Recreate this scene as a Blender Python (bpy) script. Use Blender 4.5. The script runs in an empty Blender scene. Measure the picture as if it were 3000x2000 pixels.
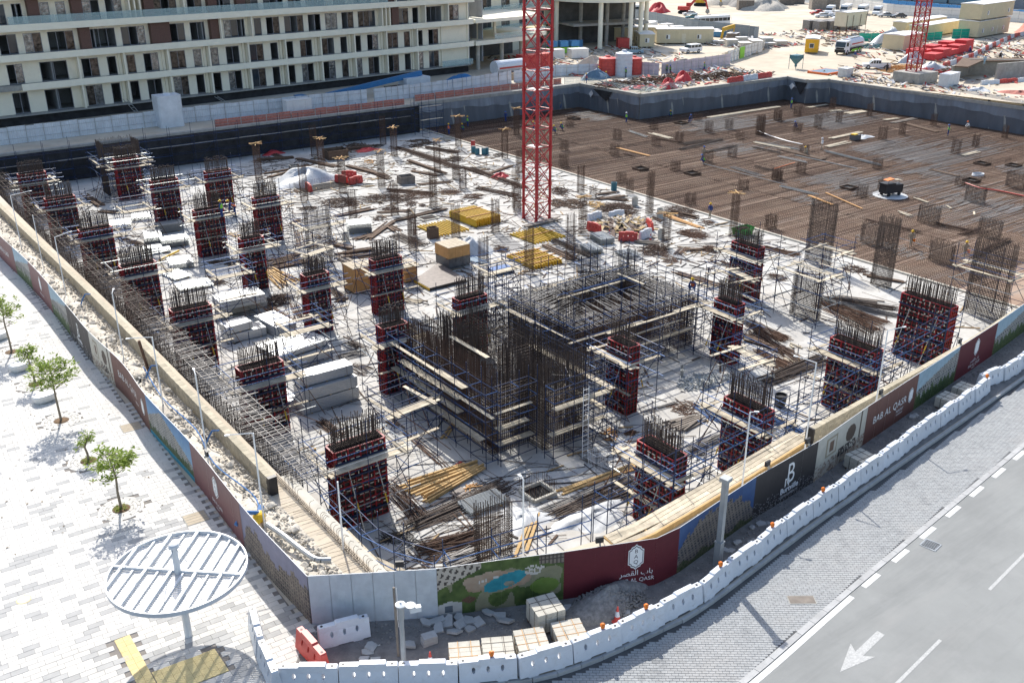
import bpy,math,random
import numpy as np
from mathutils import Vector,Matrix
random.seed(7)
S = bpy.context.scene
COL = S.collection
rad = math.radians
# ------------------------------------------------------------------ camera,sky,sun,exposure
CAMH = 31.0
RM = np.array([[0.80546007,0.23704062,-0.5431812],
               [-0.59264717,0.31930505,-0.73946847],
               [-0.00184356,0.91752713,0.39766892]])
cam = bpy.data.cameras.new('camera')
cam.sensor_width = 36.0
cam.lens = 2830.0 / 3000.0 * 36.0
cam.clip_end = 3000.0
cam.clip_start = 0.5
camo = bpy.data.objects.new('camera',cam)
COL.objects.link(camo)
mw = Matrix([list(RM[0]) + [0],list(RM[1]) + [0],list(RM[2]) + [CAMH],[0,0,0,1]])
camo.matrix_world = mw
S.camera = camo
SUN_EL,SUN_AZ = 42.0,71.5           # degrees; azimuth of the sun measured from +X towards +Y
wd = bpy.data.worlds.new('World')
S.world = wd
wd.use_nodes = True
wn = wd.node_tree.nodes
sky = wn.new('ShaderNodeTexSky')
sky.sky_type = 'NISHITA'
sky.sun_disc = False
sky.sun_elevation = rad(SUN_EL)
sky.sun_rotation = rad(90 - SUN_AZ)
sky.air_density = 1.0
sky.dust_density = 2.0
sky.ozone_density = 0.7
wn['Background'].inputs['Strength'].default_value = 0.15
wd.node_tree.links.new(sky.outputs['Color'],wn['Background'].inputs['Color'])
sl = bpy.data.lights.new('sun','SUN')
sl.energy = 3.9
sl.angle = rad(0.53)
sl.color = (1.0,0.965,0.905)
so = bpy.data.objects.new('sun',sl)
COL.objects.link(so)
sdir = Vector((math.cos(rad(SUN_EL)) * math.cos(rad(SUN_AZ)),math.cos(rad(SUN_EL)) * math.sin(rad(SUN_AZ)),math.sin(rad(SUN_EL))))
so.rotation_euler = sdir.to_track_quat('Z','Y').to_euler()
so.location = (60,60,80)
S.view_settings.view_transform = 'Standard'
S.view_settings.look = 'None'
S.view_settings.gamma = 1.0
S.view_settings.use_curve_mapping = False
S.view_settings.exposure = 0.62
S.cycles.max_bounces = 5
S.cycles.diffuse_bounces = 4
S.cycles.glossy_bounces = 2
S.cycles.transmission_bounces = 3
S.cycles.transparent_max_bounces = 6
# ------------------------------------------------------------------ measuring: a point of the survey photo on a level plane
TL = {}
for r,y0,s in (('a',0,2.61375),('b',500,2.61375),('c',1000,2.61375),('d',1500,2.94)):
 for k,x0 in enumerate((0,750,1500,2200)):
  TL[r + str(k + 1)] = (x0,y0,s)
TL.update({'e1': (1350,0,4.704),'e2': (1780,0,4.704),'e3': (2250,0,5.88),'e4': (2600,0,3.36),'e5': (2500,100,2.688),
           'g1': (0,0,2.688),'g2': (450,0,2.688),'g3': (900,0,2.4436),'z4': (1200,700,1.3176),'z5': (800,380,1.68),
           'z6': (500,900,2.24),'F': (0,0,0.784),'p': (0,0,1.0)})
def at(t,x,y,z=0.0):
 o = TL[t]
 u,v = o[0] + x / o[2],o[1] + y / o[2]
 d = RM @ np.array([(u - 1500) / 2830.0,-(v - 1000) / 2830.0,-1.0])
 k = (z - CAMH) / d[2]
 return Vector((k * d[0],k * d[1],z))
def sst(a,b,t):
 t = min(1,max(0,(t - a) / (b - a)))
 return t * t * (3 - 2 * t)
def gz(x,y):
 return 5.0 - 0.7 * sst(60,112,y)
ZF = 4.3
ORD = ['first','second','third','fourth','fifth','sixth','seventh','eighth','ninth','tenth','eleventh','twelfth','thirteenth',
       'fourteenth','fifteenth','sixteenth','seventeenth','eighteenth','nineteenth','twentieth']
for t_ in ('twenty','thirty','forty','fifty'):
 if t_ != 'twenty':
  ORD.append(t_.replace('ty','tieth'))
 ORD += [t_ + '-' + o for o in ORD[:9]]
# ------------------------------------------------------------------ materials
MATS = {}
def mat(name,col,rough=0.75,metal=0.0,var=0.12,scale=1.5,rnd=0.0,bump=0.0,bscale=20.0,col2=None,emit=None,spec=0.4,detail=4.0,alpha=1.0,stretch=None,stain=None,transl=0.0):
 m = bpy.data.materials.new(name)
 m.use_nodes = True
 nt = m.node_tree
 N,L = nt.nodes,nt.links
 b = N['Principled BSDF']
 b.inputs['Roughness'].default_value = rough
 b.inputs['Metallic'].default_value = metal
 b.inputs['Specular IOR Level'].default_value = spec
 c = (*col,1)
 if var or rnd or col2:
  g = N.new('ShaderNodeNewGeometry')
  src = g.outputs['Position']
  if stretch:
   mp = N.new('ShaderNodeMapping')
   mp.inputs['Scale'].default_value = stretch
   L.new(src,mp.inputs['Vector'])
   src = mp.outputs['Vector']
  n = N.new('ShaderNodeTexNoise')
  n.inputs['Scale'].default_value = scale
  n.inputs['Detail'].default_value = detail
  n.inputs['Roughness'].default_value = 0.65
  L.new(src,n.inputs['Vector'])
  r = N.new('ShaderNodeMapRange')
  r.inputs['From Min'].default_value = 0.3
  r.inputs['From Max'].default_value = 0.7
  L.new(n.outputs['Fac'],r.inputs['Value'])
  mx = N.new('ShaderNodeMix')
  mx.data_type = 'RGBA'
  L.new(r.outputs['Result'],mx.inputs['Factor'])
  if col2:
   mx.inputs[6].default_value = c
   mx.inputs[7].default_value = (*col2,1)
  else:
   mx.inputs[6].default_value = tuple(v * (1 - var) for v in col) + (1,)
   mx.inputs[7].default_value = tuple(min(1,v * (1 + var)) for v in col) + (1,)
  out = mx.outputs[2]
  if rnd:
   oi = N.new('ShaderNodeObjectInfo')
   mr = N.new('ShaderNodeMapRange')
   mr.inputs['To Min'].default_value = 1 - rnd
   mr.inputs['To Max'].default_value = 1 + rnd
   L.new(oi.outputs['Random'],mr.inputs['Value'])
   hs = N.new('ShaderNodeHueSaturation')
   L.new(mr.outputs['Result'],hs.inputs['Value'])
   L.new(out,hs.inputs['Color'])
   out = hs.outputs['Color']
  for st in (stain or ()):
   scol,ssc,lo,hi,amt = st[:5]
   s3 = g.outputs['Position']
   if len(st) > 5:
    mp2 = N.new('ShaderNodeMapping')
    mp2.inputs['Rotation'].default_value = (0,0,st[6] if len(st) > 6 else 0)
    mp2.inputs['Scale'].default_value = st[5]
    L.new(s3,mp2.inputs['Vector'])
    s3 = mp2.outputs['Vector']
   n3 = N.new('ShaderNodeTexNoise')
   n3.inputs['Scale'].default_value = ssc
   n3.inputs['Detail'].default_value = 7
   n3.inputs['Roughness'].default_value = 0.7
   L.new(s3,n3.inputs['Vector'])
   r3 = N.new('ShaderNodeMapRange')
   r3.inputs['From Min'].default_value = lo
   r3.inputs['From Max'].default_value = hi
   r3.inputs['To Max'].default_value = amt
   L.new(n3.outputs['Fac'],r3.inputs['Value'])
   m3 = N.new('ShaderNodeMix')
   m3.data_type = 'RGBA'
   L.new(r3.outputs['Result'],m3.inputs['Factor'])
   L.new(out,m3.inputs[6])
   m3.inputs[7].default_value = (*scol,1)
   out = m3.outputs[2]
  L.new(out,b.inputs['Base Color'])
  if bump:
   n2 = N.new('ShaderNodeTexNoise')
   n2.inputs['Scale'].default_value = bscale
   n2.inputs['Detail'].default_value = 5
   L.new(src,n2.inputs['Vector'])
   bp = N.new('ShaderNodeBump')
   bp.inputs['Strength'].default_value = bump
   bp.inputs['Distance'].default_value = 0.05
   L.new(n2.outputs['Fac'],bp.inputs['Height'])
   L.new(bp.outputs['Normal'],b.inputs['Normal'])
 else:
  b.inputs['Base Color'].default_value = c
 if transl:
  tr_ = N.new('ShaderNodeBsdfTranslucent')
  ms = N.new('ShaderNodeMixShader')
  ms.inputs[0].default_value = transl
  L.new(out,tr_.inputs['Color'])
  L.new(b.outputs[0],ms.inputs[1]); L.new(tr_.outputs[0],ms.inputs[2])
  L.new(ms.outputs[0],N['Material Output'].inputs['Surface'])
 if alpha < 1:
  b.inputs['Alpha'].default_value = alpha
 MATS[name] = m
 return m
def attr_mat(name,rough=0.6,var=0.08,scale=3.0,spec=0.35):
 m = bpy.data.materials.new(name)
 m.use_nodes = True
 N,L = m.node_tree.nodes,m.node_tree.links
 b = N['Principled BSDF']
 a = N.new('ShaderNodeAttribute')
 a.attribute_name = 'col'
 b.inputs['Roughness'].default_value = rough
 b.inputs['Specular IOR Level'].default_value = spec
 n = N.new('ShaderNodeTexNoise')
 n.inputs['Scale'].default_value = scale
 n.inputs['Detail'].default_value = 4
 g = N.new('ShaderNodeNewGeometry')
 L.new(g.outputs['Position'],n.inputs['Vector'])
 mr = N.new('ShaderNodeMapRange')
 mr.inputs['From Min'].default_value = 0.3
 mr.inputs['From Max'].default_value = 0.7
 mr.inputs['To Min'].default_value = 1 - var
 mr.inputs['To Max'].default_value = 1 + var
 L.new(n.outputs['Fac'],mr.inputs['Value'])
 hs = N.new('ShaderNodeHueSaturation')
 L.new(a.outputs['Color'],hs.inputs['Color'])
 L.new(mr.outputs['Result'],hs.inputs['Value'])
 L.new(hs.outputs['Color'],b.inputs['Base Color'])
 MATS[name] = m
 return m
M = MATS
mat('sand',(0.50,0.43,0.33),0.95,var=0.16,scale=0.22,bump=0.8,bscale=1.6,detail=8,stain=(((.60,.56,.48),.05,.5,.65,.7),((.36,.30,.22),.5,.55,.7,.5,(1,.25,1),.6)))
mat('dirt',(0.54,0.49,0.41),0.95,var=0.3,scale=1.3,bump=1.0,bscale=6,detail=8)
mat('greydirt',(0.20,0.19,0.18),0.95,var=0.28,scale=1.6,bump=0.8,bscale=9,detail=8)
mat('slab',(0.48,0.465,0.43),0.9,var=0.16,scale=0.5,bump=0.15,bscale=9,detail=9,stain=(((.29,.25,.20),.16,.5,.7,.5),((.62,.61,.57),.35,.52,.66,.6),((.19,.16,.13),1.1,.58,.72,.5)))
mat('concrete',(0.33,0.32,0.29),0.9,var=0.2,scale=1.2,bump=0.25,bscale=14,detail=7)
mat('palecon',(0.50,0.47,0.40),0.9,var=0.16,scale=1.5,bump=0.2,bscale=14,detail=7)
mat('block',(0.43,0.38,0.28),0.92,var=0.16,scale=3,rnd=0.13,bump=0.3,bscale=30)
mat('mortar',(0.22,0.20,0.17),0.95,var=0.2)
mat('rust',(0.085,0.048,0.032),0.85,var=0.35,scale=2.5)
mat('rustlt',(0.125,0.068,0.042),0.85,var=0.3,scale=2.5)
mat('rebar',(0.085,0.062,0.050),0.7,0.2,var=0.3,scale=3)
mat('rebargrey',(0.21,0.20,0.19),0.6,0.3,var=0.25,scale=3)
mat('matbed',(0.27,0.175,0.125),0.95,col2=(0.38,0.29,0.22),scale=0.3,bump=0.4,bscale=8,detail=8,stain=(((.10,.06,.045),.12,.5,.68,.6,(.5,1,1)),((.30,.29,.28),.4,.55,.7,.5,(.15,1,1))))
mat('matgrey',(0.15,0.145,0.14),0.9,col2=(0.22,0.21,0.20),scale=0.4)
mat('scaf',(0.020,0.035,0.085),0.5,0.35,var=0.3,scale=1.5)
mat('scafblue',(0.025,0.075,0.20),0.5,0.3,var=0.25,scale=1.5)
mat('galv',(0.38,0.40,0.40),0.45,0.7,var=0.15,scale=4,rnd=0.1)
mat('formred',(0.33,0.018,0.024),0.5,var=0.25,scale=1.2,rnd=0.12,stain=(((.33,.28,.25),1.3,.54,.70,.75),((.05,.02,.02),.8,.55,.72,.6)))
mat('formply',(0.024,0.020,0.018),0.65,var=0.4,scale=3,stain=(((.20,.18,.16),1.5,.58,.72,.6),))
mat('clampm',(0.60,0.57,0.47),0.5,0.2,var=0.2,scale=6)
mat('plank',(0.45,0.39,0.29),0.85,var=0.28,scale=2.0,rnd=0.3,bump=0.15,bscale=18)
mat('timber',(0.50,0.33,0.14),0.8,var=0.18,scale=3,rnd=0.15)
mat('oldwood',(0.115,0.075,0.05),0.9,var=0.3,scale=2,rnd=0.25)
mat('greywood',(0.22,0.19,0.16),0.9,var=0.25,scale=2,rnd=0.2)
mat('yellowbeam',(0.62,0.40,0.035),0.6,var=0.12,scale=3,rnd=0.05)
mat('ply',(0.17,0.14,0.12),0.6,var=0.3,scale=2.5)
mat('cratewood',(0.50,0.27,0.10),0.8,var=0.14,scale=2.5,rnd=0.06)
mat('cratetop',(0.45,0.38,0.28),0.85,var=0.15,scale=2)
mat('greywrap',(0.13,0.13,0.13),0.5,var=0.25,scale=3,bump=0.5,bscale=5)
mat('membrane',(0.028,0.028,0.030),0.75,var=0.5,scale=0.9,bump=0.3,bscale=5)
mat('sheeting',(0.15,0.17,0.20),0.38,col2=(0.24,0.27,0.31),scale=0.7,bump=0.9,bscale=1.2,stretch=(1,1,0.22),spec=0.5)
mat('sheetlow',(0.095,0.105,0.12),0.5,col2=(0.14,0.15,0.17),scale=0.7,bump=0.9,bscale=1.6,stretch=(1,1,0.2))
mat('cranered',(0.42,0.030,0.034),0.45,var=0.12,scale=1.5)
mat('whiteplas',(0.62,0.65,0.69),0.42,var=0.06,scale=2.0,spec=0.5,rnd=.04,stain=(((.42,.39,.34),2.2,.55,.75,.5),((.30,.28,.25),7,.62,.74,.5)))
mat('redplas',(0.55,0.07,0.055),0.45,var=0.15,scale=2.0)
mat('orange',(0.80,0.20,0.02),0.45,var=0.08)
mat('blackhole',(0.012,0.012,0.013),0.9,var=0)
mat('black',(0.02,0.02,0.022),0.5,var=0.2)
mat('rubber',(0.018,0.018,0.019),0.8,var=0.2)
mat('bluepipe',(0.05,0.16,0.38),0.5,var=0.2)
mat('whitepaint',(0.78,0.78,0.76),0.5,var=0.06,scale=2)
mat('steelwhite',(0.62,0.64,0.65),0.4,var=0.06,scale=2,spec=0.5)
mat('polegrey',(0.36,0.38,0.39),0.5,0.4,var=0.1,scale=2)
mat('hoardback',(0.48,0.50,0.52),0.5,var=0.1,scale=1)
mat('paver',(0.57,0.55,0.51),0.85,var=0.06,scale=2.2,rnd=0.07,bump=0.06,bscale=40,stain=(((.36,.34,.31),.28,.52,.75,.45),((.33,.30,.26),2.0,.62,.78,.5)))
mat('pavergrey',(0.39,0.385,0.37),0.85,var=0.08,scale=2.2,rnd=0.13,bump=0.06,bscale=40)
mat('paverjoint',(0.22,0.20,0.18),0.95,var=0.15,scale=2)
mat('brickpave',(0.31,0.315,0.31),0.85,var=0.16,scale=5,rnd=0.12,detail=3,stain=(((.40,.39,.37),.35,.5,.7,.55),((.15,.155,.16),.8,.55,.75,.5)))
mat('brickjoint',(0.10,0.10,0.10),0.95,var=0.2)
mat('kerb',(0.40,0.40,0.39),0.85,var=0.12,scale=2,rnd=0.06)
mat('asphalt',(0.255,0.26,0.25),0.92,var=0.10,scale=0.33,bump=0.12,bscale=60,detail=10,stain=(((.18,.185,.18),.9,.48,.7,.55,(.12,1,1),-.12),((.30,.295,.28),.7,.52,.72,.5,(.2,1,1),-.12),((.08,.08,.08),3.5,.68,.76,.6),((.34,.34,.33),.25,.55,.75,.4)))
mat('roadpaint',(0.66,0.66,0.64),0.7,var=0.08,scale=8,stain=(((.28,.28,.27),5,.56,.7,.6),))
mat('wornpaint',(0.33,0.33,0.32),0.8,col2=(0.52,0.52,0.50),scale=14,detail=8)
mat('tactile',(0.74,0.60,0.30),0.8,var=0.1,scale=3,rnd=0.06)
mat('bark',(0.22,0.18,0.13),0.9,var=0.25,scale=9)
mat('leaf',(0.20,0.30,0.03),0.5,col2=(0.36,0.44,0.08),scale=3,transl=.45)
mat('leafdark',(0.04,0.085,0.018),0.55,col2=(0.08,0.14,0.03),scale=3)
mat('deadleaf',(0.22,0.15,0.07),0.8,var=0.3,scale=5)
mat('soil',(0.16,0.10,0.055),0.95,var=0.3,scale=8)
mat('seatwhite',(0.70,0.69,0.66),0.6,var=0.05)
mat('facade',(0.86,0.80,0.64),0.85,var=0.04,scale=0.7,stain=(((.55,.50,.40),.25,.55,.75,.4,(1,1,.4)),))
mat('facadeband',(0.87,0.82,0.66),0.85,var=0.05,scale=0.7)
mat('brownclad',(0.125,0.065,0.050),0.6,var=0.22,scale=6)
mat('inside',(0.10,0.10,0.10),0.9,var=0.3,scale=0.5)
mat('insidewall',(0.30,0.31,0.32),0.9,var=0.2,scale=0.5)
mat('frame',(0.25,0.26,0.29),0.5,0.3,var=0.1)
mat('filmglass',(0.10,0.085,0.075),0.18,0.6,var=0.8,scale=2.2,bump=0.8,bscale=3.0,detail=2)
mat('filmsilver',(0.25,0.26,0.27),0.15,0.8,var=0.6,scale=2.2,bump=0.9,bscale=3.5,detail=2)
mat('winglass',(0.03,0.04,0.05),0.06,var=0,spec=0.8)
mat('railglass',(0.45,0.62,0.62),0.05,var=0,spec=0.6,alpha=0.38)
mat('corrug',(0.60,0.64,0.68),0.45,0.1,var=0.12,scale=0.8)
mat('corrugpink',(0.56,0.50,0.55),0.5,0.1,var=0.12,scale=0.8)
mat('greyfence',(0.23,0.27,0.30),0.6,var=0.1,scale=0.6)
mat('cream',(0.60,0.52,0.34),0.7,var=0.06,scale=1)
mat('creamlt',(0.66,0.60,0.45),0.7,var=0.06,scale=1)
mat('roofwhite',(0.72,0.71,0.68),0.6,var=0.06,scale=1)
mat('carwhite',(0.74,0.75,0.76),0.25,var=0,spec=0.6)
mat('carblue',(0.22,0.36,0.46),0.3,0.3,var=0,spec=0.6)
mat('cardark',(0.05,0.065,0.085),0.25,0.2,var=0,spec=0.6)
mat('carsilver',(0.45,0.48,0.50),0.3,0.4,var=0,spec=0.6)
mat('glassdark',(0.02,0.03,0.035),0.08,var=0,spec=0.8)
mat('redbox',(0.48,0.06,0.05),0.55,var=0.12,scale=2)
mat('yellowbox',(0.75,0.40,0.02),0.5,var=0.1,scale=2)
mat('excyellow',(0.60,0.36,0.03),0.5,var=0.12)
mat('tealsteel',(0.05,0.16,0.20),0.5,0.2,var=0.15)
mat('boomblue',(0.03,0.16,0.36),0.45,var=0.12)
mat('greennet',(0.02,0.36,0.24),0.8,var=0.2,scale=1)
mat('green',(0.05,0.38,0.06),0.6,var=0.15)
mat('orangenet',(0.45,0.17,0.13),0.85,var=0.3,scale=4)
mat('redtarp',(0.55,0.05,0.05),0.6,var=0.2,scale=3)
mat('tarp',(0.52,0.53,0.53),0.5,var=0.15,scale=1.2,bump=0.7,bscale=3)
mat('tarpblue',(0.10,0.17,0.24),0.6,var=0.2,scale=1.2,bump=0.5,bscale=3)
mat('bluebox',(0.06,0.20,0.38),0.55,var=0.15)
mat('rubble',(0.52,0.48,0.41),0.95,var=0.25,scale=2,rnd=0.2,bump=0.5,bscale=10)
mat('gravel',(0.25,0.24,0.225),0.95,var=0.35,scale=5,bump=0.9,bscale=14,detail=8)
mat('sandpile',(0.30,0.22,0.15),0.95,var=0.15,scale=1,bump=0.5,bscale=5)
mat('skin',(0.20,0.11,0.07),0.6,var=0.05)
mat('bluecloth',(0.03,0.06,0.20),0.85,var=0.15,scale=6)
mat('beigecloth',(0.36,0.30,0.22),0.85,var=0.12,scale=6)
mat('darkcloth',(0.02,0.022,0.028),0.85,var=0.12,scale=6)
mat('hivis',(0.28,0.62,0.06),0.7,var=0.1)
mat('hivisorange',(0.75,0.18,0.05),0.7,var=0.1)
mat('hatyellow',(0.78,0.48,0.02),0.4,var=0)
mat('hatblue',(0.04,0.13,0.42),0.4,var=0)
mat('hatwhite',(0.78,0.78,0.78),0.4,var=0)
mat('skyglass',(0.16,0.27,0.34),0.12,0.3,var=0.15,scale=0.15,spec=0.7)
mat('bluebarrier',(0.10,0.32,0.58),0.5,var=0.12)
mat('profile',(0.47,0.48,0.48),0.4,0.35,var=0.07,scale=5)
mat('strap',(0.07,0.06,0.05),0.7,var=0)
mat('marker',(0.82,0.82,0.80),0.5,var=0.05)
mat('maroonflag',(0.42,0.08,0.10),0.7,var=0.1)
mat('textwhite',(0.80,0.80,0.79),0.6,var=0)
mat('textdark',(0.03,0.03,0.04),0.6,var=0)
attr_mat('print')
attr_mat('multi',0.8,0.15,2.0)
# ------------------------------------------------------------------ mesh helpers
class MB:
 def __init__(s):
  s.v = []; s.f = []; s.m = []; s.c = []; s.cur = 0; s.col = (1,1,1)
 def add(s,vs,fs):
  n = len(s.v)
  s.v.extend(vs)
  for f in fs:
   s.f.append(tuple(i + n for i in f))
   s.m.append(s.cur)
   s.c.append(s.col)
  return s
 def box(s,c,d,rz=0.0,ry=0.0):
  hx,hy,hz = d[0] / 2,d[1] / 2,d[2] / 2
  vs = []
  cz,sz = math.cos(rz),math.sin(rz)
  cy,sy = math.cos(ry),math.sin(ry)
  for x,y,z in ((-hx,-hy,-hz),(hx,-hy,-hz),(hx,hy,-hz),(-hx,hy,-hz),(-hx,-hy,hz),(hx,-hy,hz),(hx,hy,hz),(-hx,hy,hz)):
   if ry:
    x,z = x * cy + z * sy,-x * sy + z * cy
   vs.append((c[0] + x * cz - y * sz,c[1] + x * sz + y * cz,c[2] + z))
  return s.add(vs,((0,3,2,1),(4,5,6,7),(0,1,5,4),(1,2,6,5),(2,3,7,6),(3,0,4,7)))
 def bb(s,x0,x1,y0,y1,z0,z1):
  return s.box(((x0 + x1) / 2,(y0 + y1) / 2,(z0 + z1) / 2),(x1 - x0,y1 - y0,z1 - z0))
 def bar(s,p,q,r,n=4,r2=None,caps=True):
  p,q = Vector(p),Vector(q)
  d = q - p
  if d.length < 1e-6:
   return s
  d.normalize()
  a = d.cross(Vector((0,0,1)))
  if a.length < 1e-3:
   a = Vector((1,0,0))
  a.normalize()
  b = d.cross(a)
  r2 = r if r2 is None else r2
  vs = []
  for c,rr in ((p,r),(q,r2)):
   for i in range(n):
    t = 2 * math.pi * (i + 0.5) / n
    vs.append(tuple(c + a * (rr * math.cos(t)) + b * (rr * math.sin(t))))
  fs = [(i,(i + 1) % n,n + (i + 1) % n,n + i) for i in range(n)]
  if caps:
   fs += [tuple(range(n - 1,-1,-1)),tuple(range(n,2 * n))]
  return s.add(vs,fs)
 def beam(s,p,q,w,h):
  p,q = Vector(p),Vector(q)
  d = (q - p).normalized()
  a = d.cross(Vector((0,0,1)))
  if a.length < 1e-3:
   a = Vector((1,0,0))
  a.normalize()
  b = a.cross(d)
  vs = []
  for c in (p,q):
   for i,j in ((-1,-1),(1,-1),(1,1),(-1,1)):
    vs.append(tuple(c + a * (i * w / 2) + b * (j * h / 2)))
  return s.add(vs,((0,1,5,4),(1,2,6,5),(2,3,7,6),(3,0,4,7),(3,2,1,0),(4,5,6,7)))
 def path(s,pts,r,n=5):
  for a,b in zip(pts[:-1],pts[1:]):
   s.bar(a,b,r,n)
  return s
 def lathe(s,prof,n=12,c=(0,0,0),ang=2 * math.pi):
  vs = []
  for r,z in prof:
   for i in range(n):
    t = 2 * math.pi * i / n
    vs.append((c[0] + r * math.cos(t),c[1] + r * math.sin(t),c[2] + z))
  fs = []
  for k in range(len(prof) - 1):
   for i in range(n):
    j = (i + 1) % n
    fs.append((k * n + i,k * n + j,(k + 1) * n + j,(k + 1) * n + i))
  fs.append(tuple(range(n - 1,-1,-1)))
  fs.append(tuple(range((len(prof) - 1) * n,len(prof) * n)))
  return s.add(vs,fs)
 def prism(s,poly,z0,z1):
  n = len(poly)
  vs = [(x,y,z0) for x,y in poly] + [(x,y,z1) for x,y in poly]
  fs = [(i,(i + 1) % n,n + (i + 1) % n,n + i) for i in range(n)]
  fs += [tuple(range(n - 1,-1,-1)),tuple(range(n,2 * n))]
  return s.add(vs,fs)
 def xprism(s,prof,w):
  n = len(prof)
  vs = [(x,-w / 2,z) for x,z in prof] + [(x,w / 2,z) for x,z in prof]
  fs = [(i,(i + 1) % n,n + (i + 1) % n,n + i) for i in range(n)]
  fs += [tuple(range(n - 1,-1,-1)),tuple(range(n,2 * n))]
  return s.add(vs,fs)
 def grid(s,P):
  r,c = len(P),len(P[0])
  vs = [tuple(p) for row in P for p in row]
  fs = [(i * c + j,i * c + j + 1,(i + 1) * c + j + 1,(i + 1) * c + j) for i in range(r - 1) for j in range(c - 1)]
  return s.add(vs,fs)
 def rock(s,c,r,rng=random,sq=0.7):
  n1 = 6
  vs = [(c[0] + rng.uniform(-.2,.2) * r,c[1] + rng.uniform(-.2,.2) * r,c[2] + r * sq)]
  for k,zz in ((0,0.35),(1,-0.5)):
   for i in range(n1):
    t = 2 * math.pi * (i + rng.uniform(-.3,.3)) / n1
    q = r * rng.uniform(.7,1.15)
    vs.append((c[0] + q * math.cos(t),c[1] + q * math.sin(t),c[2] + r * sq * zz + rng.uniform(-.15,.15) * r))
  fs = [(0,1 + i,1 + (i + 1) % n1) for i in range(n1)]
  fs += [(1 + i,1 + n1 + i,1 + n1 + (i + 1) % n1,1 + (i + 1) % n1) for i in range(n1)]
  return s.add(vs,fs)
 def mesh(s,name,mats,smooth=False,colors=False):
  me = bpy.data.meshes.new(name)
  me.from_pydata(s.v,[],s.f)
  if not isinstance(mats,(list,tuple)):
   mats = [mats]
  for x in mats:
   me.materials.append(M[x] if isinstance(x,str) else x)
  if len(mats) > 1:
   me.polygons.foreach_set('material_index',s.m)
  if smooth:
   me.polygons.foreach_set('use_smooth',[True] * len(s.f))
  if colors:
   a = me.color_attributes.new('col','FLOAT_COLOR','CORNER')
   arr = np.ones((len(me.loops),4),np.float32)
   tot = np.array([len(f) for f in s.f])
   arr[:,:3] = np.repeat(np.array(s.c,np.float32),tot,axis=0)
   a.data.foreach_set('color',arr.ravel())
  me.update()
  return me
 def build(s,name,mats,parent=None,smooth=False,colors=False):
  return obj(name,s.mesh(name,mats,smooth,colors),parent)
def obj(name,me,parent=None,loc=None,rz=0.0,sc=None):
 o = bpy.data.objects.new(name,me)
 COL.objects.link(o)
 if parent:
  o.parent = parent
 if loc is not None:
  o.location = loc
 if rz:
  o.rotation_euler = (0,0,rz)
 if sc is not None:
  o.scale = sc
 return o
def tag(o,label=None,cat=None,group=None,kind=None):
 if label: o['label'] = label
 if cat: o['category'] = cat
 if group: o['group'] = group
 if kind: o['kind'] = kind
 return o
def thing(name,label,cat,loc=(0,0,0),rz=0.0,group=None):
 o = bpy.data.objects.new(name,None)
 o.empty_display_size = 0.3
 COL.objects.link(o)
 o.location = loc
 o.rotation_euler = (0,0,rz)
 return tag(o,label,cat,group)
def dup(o,label,loc=None,rz=None,parent=None):
 def cp(a,p):
  c = a.copy()
  COL.objects.link(c)
  c.parent = p
  for ch in KIDS(a):
   cp(ch,c)
  return c
 c = cp(o,parent)
 if label: c['label'] = label
 if loc is not None: c.location = loc
 if rz is not None: c.rotation_euler = (0,0,rz)
 return c
def KIDS(a):
 return [x for x in a.children]
def struct(name,mb,mats,parent=None,**k):
 return tag(mb.build(name,mats,parent,**k),kind='structure')
def polyfill(pts,holes,name,mats,z,parent=None):
 from mathutils.geometry import tessellate_polygon
 loops = [[Vector((x,y,0)) for x,y in pts]] + [[Vector((x,y,0)) for x,y in h] for h in holes]
 tri = tessellate_polygon(loops)
 flat = [v for l in loops for v in l]
 mb = MB()
 mb.v = [(v.x,v.y,z(v.x,v.y) if callable(z) else z) for v in flat]
 for t in tri:
  a,b,c = (flat[i] for i in t)
  if (b - a).cross(c - a).z < 0:
   t = (t[0],t[2],t[1])
  mb.f.append(tuple(t)); mb.m.append(0); mb.c.append((1,1,1))
 return mb
def resample(pts,step):
 out = []
 for a,b in zip(pts[:-1],pts[1:]):
  a,b = Vector(a),Vector(b)
  n = max(1,int((b - a).length / step))
  for i in range(n):
   out.append(a.lerp(b,i / n))
 out.append(Vector(pts[-1]))
 return out
class Path:
 def __init__(s,pts):
  s.p = [Vector((x,y)) for x,y in pts]
  s.l = [0.0]
  for a,b in zip(s.p[:-1],s.p[1:]):
   s.l.append(s.l[-1] + (b - a).length)
  s.len = s.l[-1]
 def at(s,d):
  for i in range(len(s.p) - 1):
   if d <= s.l[i + 1] or i == len(s.p) - 2:
    t = (d - s.l[i]) / (s.l[i + 1] - s.l[i])
    return s.p[i].lerp(s.p[i + 1],t)
 def dir(s,d):
  a,b = s.at(max(0,d - .05)),s.at(min(s.len,d + .05))
  return (b - a).normalized()
 def near(s,x,y):
  best,bd = 0,1e9
  d = 0.0
  while d <= s.len:
   q = s.at(d)
   e = (q.x - x) ** 2 + (q.y - y) ** 2
   if e < bd:
    bd,best = e,d
   d += 0.1
  return best
def smoothpath(pts,n=6):
 out = []
 P = [Vector(p) for p in pts]
 P = [P[0] * 2 - P[1]] + P + [P[-1] * 2 - P[-2]]
 for i in range(1,len(P) - 2):
  for k in range(n):
   t = k / n
   a,b,c,d = P[i - 1],P[i],P[i + 1],P[i + 2]
   v = 0.5 * ((2 * b) + (c - a) * t + (2 * a - 5 * b + 4 * c - d) * t * t + (3 * b - a - 3 * c + d) * t ** 3)
   out.append(tuple(v))
 out.append(tuple(P[-2]))
 return out
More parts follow.
